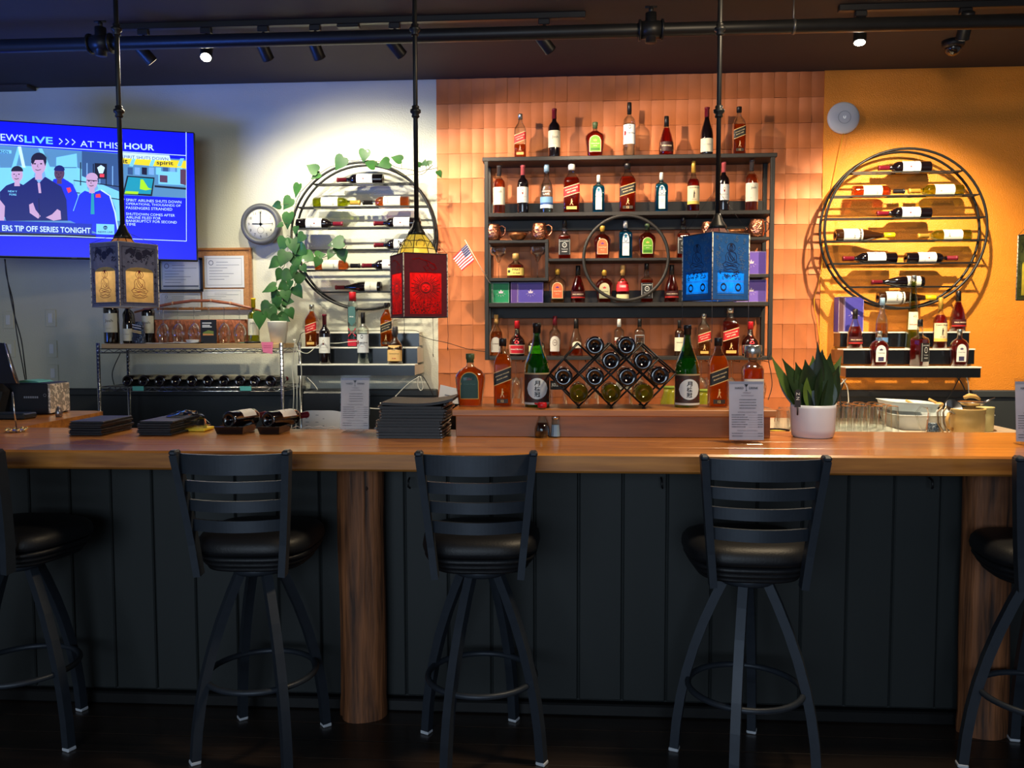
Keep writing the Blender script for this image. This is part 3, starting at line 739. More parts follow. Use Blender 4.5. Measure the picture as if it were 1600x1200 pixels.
fp([(0, 300), (10, 290), (26, 284), (42, 292), (40, 345), (10, 345), (0, 322)], 4); head(27, 273, 9, 12, 5, 7); ft('NEW Y', 13, 299, 14, 3, 2); ft('FORE', 15, 304, 11, 3, 2)
fp([(0, 312), (8, 322), (7, 345), (0, 345)], 5)
fp([(78, 295), (84, 280), (98, 278), (114, 288), (122, 305), (112, 345), (90, 345)], 8); head(93, 271, 8, 11, 6, 7, cap=4); fl([(86, 266), (100, 267)], 2, 4)
fp([(104, 294), (110, 293), (112, 299), (107, 302)], 12)
fp([(26, 345), (26, 312), (33, 292), (52, 278), (60, 274), (72, 277), (96, 292), (104, 312), (106, 345)], 4)
fp([(53, 275), (61, 287), (72, 275), (70, 268), (55, 268)], 16); fp([(59, 286), (63, 286), (65, 302), (61, 302)], 5); head(61, 257, 11.5, 16, 5, 7); fp([(49, 254), (50, 246), (58, 243), (56, 249), (52, 258)], 7); fp([(73, 254), (73, 246), (66, 243), (68, 250), (71, 260)], 7)
fp([(46, 320), (52, 317), (56, 328), (64, 338), (60, 342), (47, 333)], 5); fp([(72, 340), (82, 335), (90, 327), (95, 330), (96, 343), (84, 345)], 5); fl([(61, 310), (62, 340)], .6, 14)
fp([(110, 345), (116, 312), (132, 298), (144, 302), (158, 297), (172, 304), (180, 325), (186, 368), (160, 368)], 8)
fp([(136, 294), (144, 304), (154, 295), (152, 288), (138, 288)], 16); fp([(143, 303), (147, 303), (148, 335), (142, 335)], 10); head(144, 284, 9, 12, 5, 5)
fl([(136, 282), (152, 283)], 1.2, 7); fl([(134, 297), (124, 304), (115, 330)], 1, 2); fl([(158, 297), (172, 306), (180, 332), (185, 362)], 2, 1); fp([(150, 304), (157, 303), (158, 309), (150, 309)], 12)
fp([(-40, 344), (5, 345), (144, 350), (144, 368), (-40, 362)], 15); ft('ERS TIP OFF SERIES TONIGHT', 4, 356.5, 138, 9, 1)
fp([(151, 350), (179, 351), (179, 367), (151, 366)], 2); fp(ell(165, 356, 3.4, 3.2, 12), 4); ft('abc', 162.6, 356, 5, 2.4, 2); ft('NEWS LIVE', 153.5, 362.5, 23, 3, 4)
fp([(-40, 362), (150, 368), (150, 373), (-40, 367)], 14)
ft('NEWS', -13, 214, 50, 11, 1, False); ft('LIVE', 39, 218, 44, 11, 2)
for k in range(3): fl([(93+k*10, 217+k*.6), (98+k*10, 221.5+k*.6), (93+k*10, 226+k*.6)], 1.5, 1)
ft('AT THIS', 126, 225, 60, 9.5, 1, False); ft('HOUR', 195, 228.5, 46, 9.5, 1)
fl([(-40, 223.5), (0, 226), (291, 243.6)], 1, 1); fl([(291, 207), (291.5, 377), (100, 369.5), (0, 368), (-40, 367)], 1.1, 1)
# side story
fp([(188, 243), (291, 250), (291, 310), (188, 305)], 3); fp([(188, 246), (291, 252), (291, 264), (188, 256)], 9)
for x in (207, 238, 282): fp([(x, 248), (x+6, 248), (x+1, 261), (x-5, 260)], 2)
ft('spirit', 245, 255.5, 26, 8, 14); ft('it', 193, 252, 7, 7, 14)
for k in range(8): fp([(200+k*11, 262), (208+k*11, 262.5), (208+k*11, 274), (200+k*11, 273)], (13, 16, 7, 16, 2, 13, 16, 2)[k])
fp([(248, 268), (288, 270), (288, 290), (248, 288)], 2); fp([(242, 290), (291, 294), (291, 297), (242, 293)], 14); fp([(250, 274), (262, 275), (262, 286), (250, 285)], 6); fp([(282, 265), (291, 266), (291, 290), (282, 288)], 6)
fp([(199, 275), (242, 278), (238, 307), (192, 304)], 14); fp([(201, 277), (240, 280), (236, 304), (195, 302)], 10); fp([(197, 299), (217, 300), (216, 304), (195, 303)], 11); fp([(220, 281), (224, 281), (232, 294), (238, 296), (228, 298), (219, 296)], 11)
fp([(188, 238.6), (265, 243.5), (267, 252), (188, 247.5)], 1); ft('SPIRIT SHUTS DOWN', 191, 245.5, 72, 5, 4, False)
for k, (s, w) in enumerate((('SPIRIT AIRLINES SHUTS DOWN', 86), ('OPERATIONS, THOUSANDS OF', 85), ('PASSENGERS STRANDED', 72))): ft(s, 197.5, 313+k*6, w, 4.2, 1, False)
for k, (s, w) in enumerate((('SHUTDOWN COMES AFTER', 76), ('AIRLINE FILED FOR', 54), ('BANKRUPTCY FOR SECOND', 79), ('TIME', 15))): ft(s, 197.5, 334.5+k*5.4, w, 4.0, 1, False)
for y in (312, 334): fl([(193, y-2), (195, y), (193, y+2)], .8, 1)
sc.build('screen', tm, TV)
b = MB(); a = tvp(116, 406); put_text(b, 'VIZIO', lambda x, z: (x, -.0005, z), a[0], zb+.0065, w=.03, h=.008); b.build('bezel_badge', mat('badge_grey', (150, 152, 158), .4), TV)
# wall arm of the TV (back side)
b = MB(); q = TV.location; b.tube([T0+tu*(cu)-tn*-.0+Vector((0, .1, (zt+zb)/2)), Vector((T0.x+tu.x*cu-.1, YW, (zt+zb)/2))], .03, 8); o = b.build('swing_bracket', m_black, None); tag(o, 'black wall bracket behind the television', 'bracket')

# ================================================================== CLOCK, ROUTER, SWITCHES
q = P(407, 350, 5.50); r = SZ(31.5, 407, 350, 5.5); t = thing('wall_clock', 'round grey-rimmed wall clock with a white face between the television and the plant', 'clock', (q.x, 5.53, q.z))
RX = Matrix.Rotation(PI/2, 4, 'X')
b = MB(); b.lathe([(0, r), (.025, r), (.045, r*.9), (.038, r*.76), (.028, r*.74), (.028, r*.73)], 40, M=RX, capt=False)
b.lathe([(-.045, r*.5), (0, r*.7)], 24, M=RX); b.build('rim', mat('grey_clock_rim', (84, 86, 92), .4), t)
b = MB(); b.lathe([(.027, r*.74), (.0275, r*.74)], 40, M=RX); b.build('dial', mat('clock_dial', (226, 224, 210), .5, var=.03), t)
b = MB(); FF = lambda x, z: (x, -.0285, z)
for k in range(12):
    a = PI/2-k*PI/6; s = str(12 if k == 0 else k); put_text(b, s, FF, r*.58*math.cos(a), r*.58*math.sin(a), h=r*.13)
for k in range(60):
    a = 2*PI*k/60; curve_strip(b, [(r*.68*math.cos(a), r*.68*math.sin(a)), (r*.71*math.cos(a), r*.71*math.sin(a))], r*.012, FF)
curve_strip(b, ell(0, -r*.3, r*.16, r*.16, 16), r*.012, FF, 0, True)
b.build('numerals', mat('clock_ink', (60, 60, 62), .5), t)
b = MB(); F2 = lambda x, z: (x, -.030, z)
curve_strip(b, [(0, -r*.1), (0, r*.6)], r*.05, F2); curve_strip(b, [(r*.1, 0), (-r*.42, .01*r)], r*.05, F2); curve_strip(b, [(-r*.15, -.01*r), (r*.6, .02*r)], r*.018, F2); fill(b, ell(0, 0, r*.07, r*.07), F2)
b.build('hand', mat('clock_hand', (30, 38, 52), .4), t)
q = P(1319, 183.5, 5.56); r = SZ(25.5, 1319, 183, 5.56); t = thing('wireless_access_point', 'round white disc-shaped network device on the orange wall', 'router', (q.x, 5.588, q.z))
b = MB(); b.lathe([(0, r*.96), (.012, r), (.022, r*.97), (.03, r*.85), (.034, r*.5), (.035, .001)], 40, M=RX); b.build('housing', mat('router_white', (205, 210, 222), .4, var=.02), t)
b = MB(); curve_strip(b, ell(0, 0, r*.38, r*.38, 30), r*.03, lambda x, z: (x, -.0362, z), 0, True); b.build('ring', mat('router_ring', (150, 160, 176), .4), t)
b = MB(); curve_strip(b, [(-.006, .008), (-.006, -.002), (-.001, -.008), (.005, -.005), (.006, .008)], .003, lambda x, z: (x, -.0366, z)); b.build('logo', mat('router_logo', (245, 248, 255), .4, emit=.4), t)
def cable(name, pts, Y, r, m, label, cat='cable'):
    v = [P(a[0], a[1], a[2] if len(a) > 2 else Y) for a in pts]
    # smooth
    def cr(p0, p1, p2, p3, t): return .5*((2*p1)+(p2-p0)*t+(2*p0-5*p1+4*p2-p3)*t*t+(-p0+3*p1-3*p2+p3)*t**3)
    out = []
    for i in range(len(v)-1):
        p0 = v[max(i-1, 0)]; p3 = v[min(i+2, len(v)-1)]
        for k in range(6): out.append(cr(p0, v[i], v[i+1], p3, k/6))
    out.append(v[-1]); b = MB(); b.tube(out, r, 6); o = b.build(name, m); tag(o, label, cat); return o
m_wc = mat('white_cable', (215, 213, 200), .5); m_bc = mat('black_cable', (24, 24, 26), .5); m_yc = mat('orange_tinted_cable', (232, 170, 40), .5)
cable('network_cable', [(1318, 208), (1310, 245), (1302, 285), (1292, 330), (1286, 400), (1280, 440), (1272, 470), (1278, 510), (1284, 560), (1290, 600)], 5.57, .0028, m_yc, 'thin yellowish cable running down the orange wall from the white disc')
for k, (x, y) in enumerate(((80, 497), (82, 545), (84, 583), (14, 500), (16, 545))):
    q = P(x, y, YW); t = thing('switch_plate', ['light switch plate highest in the column right of the black cables', 'light switch plate in the middle of the column right of the black cables', 'lowest light switch plate right of the black cables, just above the dark panelling', 'upper wall plate left of the black cables, under the television', 'lower wall plate left of the black cables, behind the tilted monitor'][k], 'wall plate', (q.x, YW, q.z), (0, 0, 0), 'wall plates under the television')
    b = MB(); b.box(-.037, -.008, -.06, .037, 0, .06, bev=.003); b.build('cover', m_white, t)
    b = MB(); b.box(-.016, -.013, -.033, .016, -.0082, .033, bev=.002); b.build('rocker', m_w, t)
# cork board with papers
q0, q1 = P(246, 392, 5.57), P(390, 480, 5.57); t = thing('notice_board', 'cork notice board in a wooden frame behind the left end of the bar', 'notice board', (0, 5.6, 0))
b = MB(); b.box(q0.x, -.02, q1.z, q1.x, 0, q0.z); b.build('cork', mat('cork', (186, 132, 84), .9, var=.2, scale=90), t)
b = MB(); f = .017
b.box(q0.x-f, -.03, q0.z, q1.x+f, 0, q0.z+f, bev=.003); b.box(q1.x, -.03, q1.z, q1.x+f, 0, q0.z, bev=.003); b.box(q0.x-f, -.03, q1.z, q0.x, 0, q0.z, bev=.003); b.box(q0.x-f, -.03, q1.z-f, q1.x+f, 0, q1.z, bev=.003)
b.build('frame', wood('oak_frame', (186, 128, 76), (150, 96, 54), axis=0, scale=12), t)
m_paper = mat('printed_paper', (222, 224, 226), .6, var=.03); m_ink = mat('print_ink', (96, 104, 120), .6)
def paper(px0, py0, px1, py1, Y, label, frame=False, seal=True, skew=0):
    a, c = P(px0, py0, Y), P(px1, py1, Y); w, h = c.x-a.x, a.z-c.z
    t = thing('framed_certificate' if frame else 'paper_notice', label, 'certificate' if frame else 'paper', ((a.x+c.x)/2, Y, (a.z+c.z)/2))
    b = MB(); b.box(-w/2, -.0015, -h/2, w/2, 0, h/2); b.build('sheet', m_paper, t)
    b = MB(); F = lambda x, z: (x, -.002, z)
    curve_strip(b, [(-w*.44, -h*.42), (w*.44, -h*.42), (w*.44, h*.42), (-w*.44, h*.42)], w*.008, F, 0, True)
    if seal: curve_strip(b, ell(-w*.33, h*.28, h*.07, h*.07), h*.02, F, 0, True)
    for k in range(7):
        z = h*(.30-.09*k); x0 = -w*.2 if k < 2 else -w*.38; curve_strip(b, [(x0, z), (x0+w*(.3+.4*((k*37) % 10)/10), z)], h*.012, F)
    if frame: curve_strip(b, [(-w*.42, -h*.36), (w*.42, -h*.36)], h*.05, F)
    b.build('print', m_ink, t)
    if frame:
        b = MB(); g = .008
        b.box(-w/2-g, -.012, h/2-g, w/2+g, 0, h/2+g); b.box(-w/2-g, -.012, -h/2-g, w/2+g, 0, -h/2+g); b.box(-w/2-g, -.012, -h/2, -w/2+g, 0, h/2); b.box(w/2-g, -.012, -h/2, w/2+g, 0, h/2)
        b.build('frame', mat('black_frame', (36, 38, 46), .4), t)
    return t
paper(249, 405, 316, 454, 5.565, 'black-framed certificate on the notice board, half in the television shadow', True)
paper(319, 400, 382, 449, 5.575, 'white printed notice in the upper right of the notice board')
paper(316, 452, 381, 482, 5.575, 'white form pinned in the lower right of the notice board', seal=False)
paper(249, 458, 314, 486, 5.575, 'white notice in the lower left of the board below the framed certificate')
# ================================================================== BOTTLES
# outlines: (z, rx, ry, squareness) with rx relative to half width and z to the height
KIND = {
 'bordeaux': dict(body=[(0, .90, .90, 0), (.008, .97, .97, 0), (.03, 1, 1, 0), (.60, 1, 1, 0), (.645, .96, .96, 0), (.685, .80, .80, 0), (.715, .58, .58, 0), (.74, .43, .43, 0), (.77, .37, .37, 0), (.80, .36, .36, 0)], cap=[(.79, .385, .385, 0), (.96, .375, .375, 0), (.962, .42, .42, 0), (.995, .42, .42, 0), (1, .38, .38, 0)], lab=(.20, .52)),
 'burgundy': dict(body=[(0, .92, .92, 0), (.03, 1, 1, 0), (.42, 1, 1, 0), (.50, .93, .93, 0), (.58, .76, .76, 0), (.66, .56, .56, 0), (.73, .42, .42, 0), (.80, .36, .36, 0)], cap=[(.80, .375, .375, 0), (.965, .36, .36, 0), (.967, .41, .41, 0), (1, .40, .40, 0)], lab=(.09, .34)),
 'riesling': dict(body=[(0, .92, .92, 0), (.03, 1, 1, 0), (.40, 1, 1, 0), (.52, .88, .88, 0), (.64, .64, .64, 0), (.74, .46, .46, 0), (.82, .38, .38, 0)], cap=[(.80, .39, .39, 0), (.995, .37, .37, 0), (1, .34, .34, 0)], lab=(.12, .42)),
 'walker': dict(body=[(0, .96, .96, 1), (.015, 1, 1, 1), (.60, 1, 1, 1), (.66, .96, .96, .8), (.72, .78, .78, .5), (.77, .58, .58, .2), (.81, .44, .44, 0), (.86, .36, .36, 0), (.90, .34, .34, 0)], cap=[(.885, .43, .43, 0), (.99, .43, .43, 0), (1, .40, .40, 0)], lab=(.36, .56)),
 'gin': dict(body=[(0, .94, .94, .8), (.015, 1, 1, .9), (.62, 1, 1, .9), (.70, .90, .90, .6), (.735, .62, .62, .3), (.76, .36, .36, 0), (.82, .30, .30, 0)], cap=[(.82, .33, .33, 0), (.99, .29, .29, 0), (1, .26, .26, 0)], lab=(.08, .66)),
 'vodka': dict(body=[(0, .94, .94, 0), (.02, 1, 1, 0), (.62, 1, 1, 0), (.68, .94, .94, 0), (.725, .66, .66, 0), (.75, .40, .40, 0), (.80, .34, .34, 0)], cap=[(.79, .38, .38, 0), (.995, .36, .36, 0), (1, .33, .33, 0)], lab=(.20, .60)),
 'longvodka': dict(body=[(0, .94, .94, 0), (.02, 1, 1, 0), (.48, 1, 1, 0), (.58, .88, .88, 0), (.66, .62, .62, 0), (.72, .42, .42, 0), (.86, .34, .34, 0)], cap=[(.86, .42, .42, 0), (.995, .40, .40, 0), (1, .37, .37, 0)], lab=(.10, .46)),
 'crown': dict(body=[(0, .74, .55, .3), (.02, .78, .58, .3), (.30, .90, .62, .3), (.52, 1, .64, .2), (.60, .97, .62, .1), (.68, .76, .50, 0), (.735, .42, .34, 0), (.77, .25, .25, 0), (.84, .235, .235, 0)], cap=[(.83, .25, .25, 0), (.885, .25, .25, 0), (.895, .29, .29, 0), (.985, .30, .30, 0), (1, .26, .26, 0)], lab=(.13, .64)),
 'tennessee': dict(body=[(0, .95, .95, 1), (.015, 1, 1, 1), (.55, 1, 1, 1), (.60, .92, .92, .7), (.635, .60, .60, .3), (.67, .40, .40, 0), (.76, .46, .46, 0), (.85, .34, .34, 0)], cap=[(.85, .38, .38, 0), (.995, .36, .36, 0), (1, .33, .33, 0)], lab=(.10, .50)),
 'cognac': dict(body=[(0, .90, .90, 0), (.02, .98, .98, 0), (.20, 1, 1, 0), (.38, .92, .92, 0), (.52, .72, .72, 0), (.63, .50, .50, 0), (.72, .36, .36, 0), (.76, .30, .30, 0)], cap=[(.75, .34, .34, 0), (.995, .31, .31, 0), (1, .28, .28, 0)], lab=(.10, .36)),
 'bulb': dict(body=[(0, .80, .80, 0), (.03, .90, .90, 0), (.22, .98, .98, 0), (.36, 1, 1, 0), (.46, .90, .90, 0), (.54, .64, .64, 0), (.60, .38, .38, 0), (.72, .30, .30, 0), (.80, .28, .28, 0)], cap=[(.78, .33, .33, 0), (.97, .31, .31, 0), (1, .30, .30, 0)], lab=(.08, .32)),
 'rum': dict(body=[(0, .94, .94, 0), (.02, 1, 1, 0), (.52, 1, 1, 0), (.585, .95, .95, 0), (.64, .70, .70, 0), (.69, .42, .42, 0), (.78, .33, .33, 0)], cap=[(.77, .37, .37, 0), (.995, .33, .33, 0), (1, .30, .30, 0)], lab=(.14, .50)),
 'squat': dict(body=[(0, .90, .90, .2), (.03, 1, 1, .2), (.40, 1, 1, .2), (.52, .90, .90, .1), (.60, .62, .62, 0), (.66, .34, .34, 0), (.74, .26, .26, 0)], cap=[(.73, .30, .30, 0), (.78, .30, .30, 0), (.79, .40, .40, 0), (.97, .38, .38, 0), (1, .3, .3, 0)], lab=(.12, .42)),
 'sake': dict(body=[(0, .93, .93, 0), (.012, 1, 1, 0), (.44, 1, 1, 0), (.52, .94, .94, 0), (.60, .76, .76, 0), (.68, .54, .54, 0), (.76, .37, .37, 0), (.86, .285, .285, 0), (.90, .28, .28, 0)], cap=[(.88, .31, .31, 0), (.945, .31, .31, 0), (.95, .35, .35, 0), (.99, .34, .34, 0), (1, .30, .30, 0)], lab=(.035, .41)),
 'tequila': dict(body=[(0, .86, .86, .4), (.02, .92, .92, .4), (.35, .97, .97, .3), (.60, 1, 1, .2), (.66, .93, .93, 0), (.70, .60, .60, 0), (.73, .42, .42, 0), (.80, .42, .42, 0)], cap=[(.80, .76, .76, 0), (.81, .84, .84, 0), (.985, .84, .84, 0), (1, .78, .78, 0)], lab=(.20, .50)),
 'taper': dict(body=[(0, 1, 1, .2), (.02, 1, 1, .2), (.25, .86, .86, .2), (.50, .70, .70, .1), (.75, .52, .52, 0), (.90, .40, .40, 0), (.93, .34, .34, 0)], cap=[(.92, .42, .42, 0), (.995, .42, .42, 0), (1, .4, .4, 0)], lab=(.16, .58)),
 'slab': dict(body=[(0, 1, 1, .8), (.01, 1, 1, .8), (.74, 1, 1, .8), (.80, .92, .92, .3), (.84, .78, .78, 0)], cap=[(.84, .80, .80, 0), (.995, .76, .76, 0), (1, .7, .7, 0)], lab=(.40, .76)),
 'flaskneck': dict(body=[(0, .92, .92, .3), (.02, 1, 1, .3), (.50, 1, 1, .2), (.58, .90, .90, .1), (.66, .62, .62, 0), (.73, .36, .36, 0), (.80, .28, .28, 0)], cap=[(.79, .32, .32, 0), (.85, .34, .34, 0), (.86, .30, .30, 0), (1, .32, .32, 0)], lab=(.08, .42)),
}
G = dict(
 wine=mat('dark_wine_glass', (14, 8, 12), .06, coat=1, var=.1), clear=thin_glass('clear_glass', (236, 242, 240)), green=thin_glass('green_glass', (120, 190, 80), .45),
 yg=thin_glass('yellow_green_glass', (206, 214, 130), .35), blue=thin_glass('sky_blue_glass', (140, 214, 236), .3), brown=mat('brown_glass', (46, 24, 10), .08, coat=1),
 dkliq=mat('dark_liqueur_glass', (36, 12, 8), .07, coat=1), empty=None)
LQ = dict(
 amber=liquid('amber_whisky', (236, 130, 20), .8), deep=liquid('deep_amber_whisky', (216, 100, 38), .75), red=liquid('red_brandy', (206, 66, 40), .75), orange=liquid('orange_whisky', (250, 150, 24), .88),
 rose=liquid('rose_wine', (240, 150, 90), .8), white=liquid('white_wine', (240, 236, 120), .9), water=thin_glass('clear_spirit', (226, 236, 240), .25), blue=liquid('blue_gin', (90, 206, 236), .9), green=liquid('green_sake', (140, 210, 50), .85), tan=liquid('pale_amber', (238, 180, 110), .6))
CAPC = dict(black=(24, 22, 24), red=(190, 24, 36), burg=(110, 22, 40), gold=(212, 168, 70), yellow=(232, 200, 20), silver=(190, 190, 186), cork=(200, 156, 92), white=(226, 226, 220), blue=(150, 186, 214), pink=(206, 96, 100), grey=(66, 62, 66), dgreen=(70, 90, 60))
def capm(c): return mat('cap_'+c, CAPC[c], .35 if c != 'silver' else .22, .9 if c == 'silver' else (.4 if c == 'gold' else 0), var=.08, scale=60)
def lm(rgb): return mat('label_%d_%d_%d' % tuple(rgb), rgb, .55, var=.04, scale=40)
CREAM = (232, 226, 196); WHT = (230, 230, 226); INK = (44, 40, 40)
def band(z0, z1, tilt=0, w=.97): return ('band', z0, z1, tilt, w)
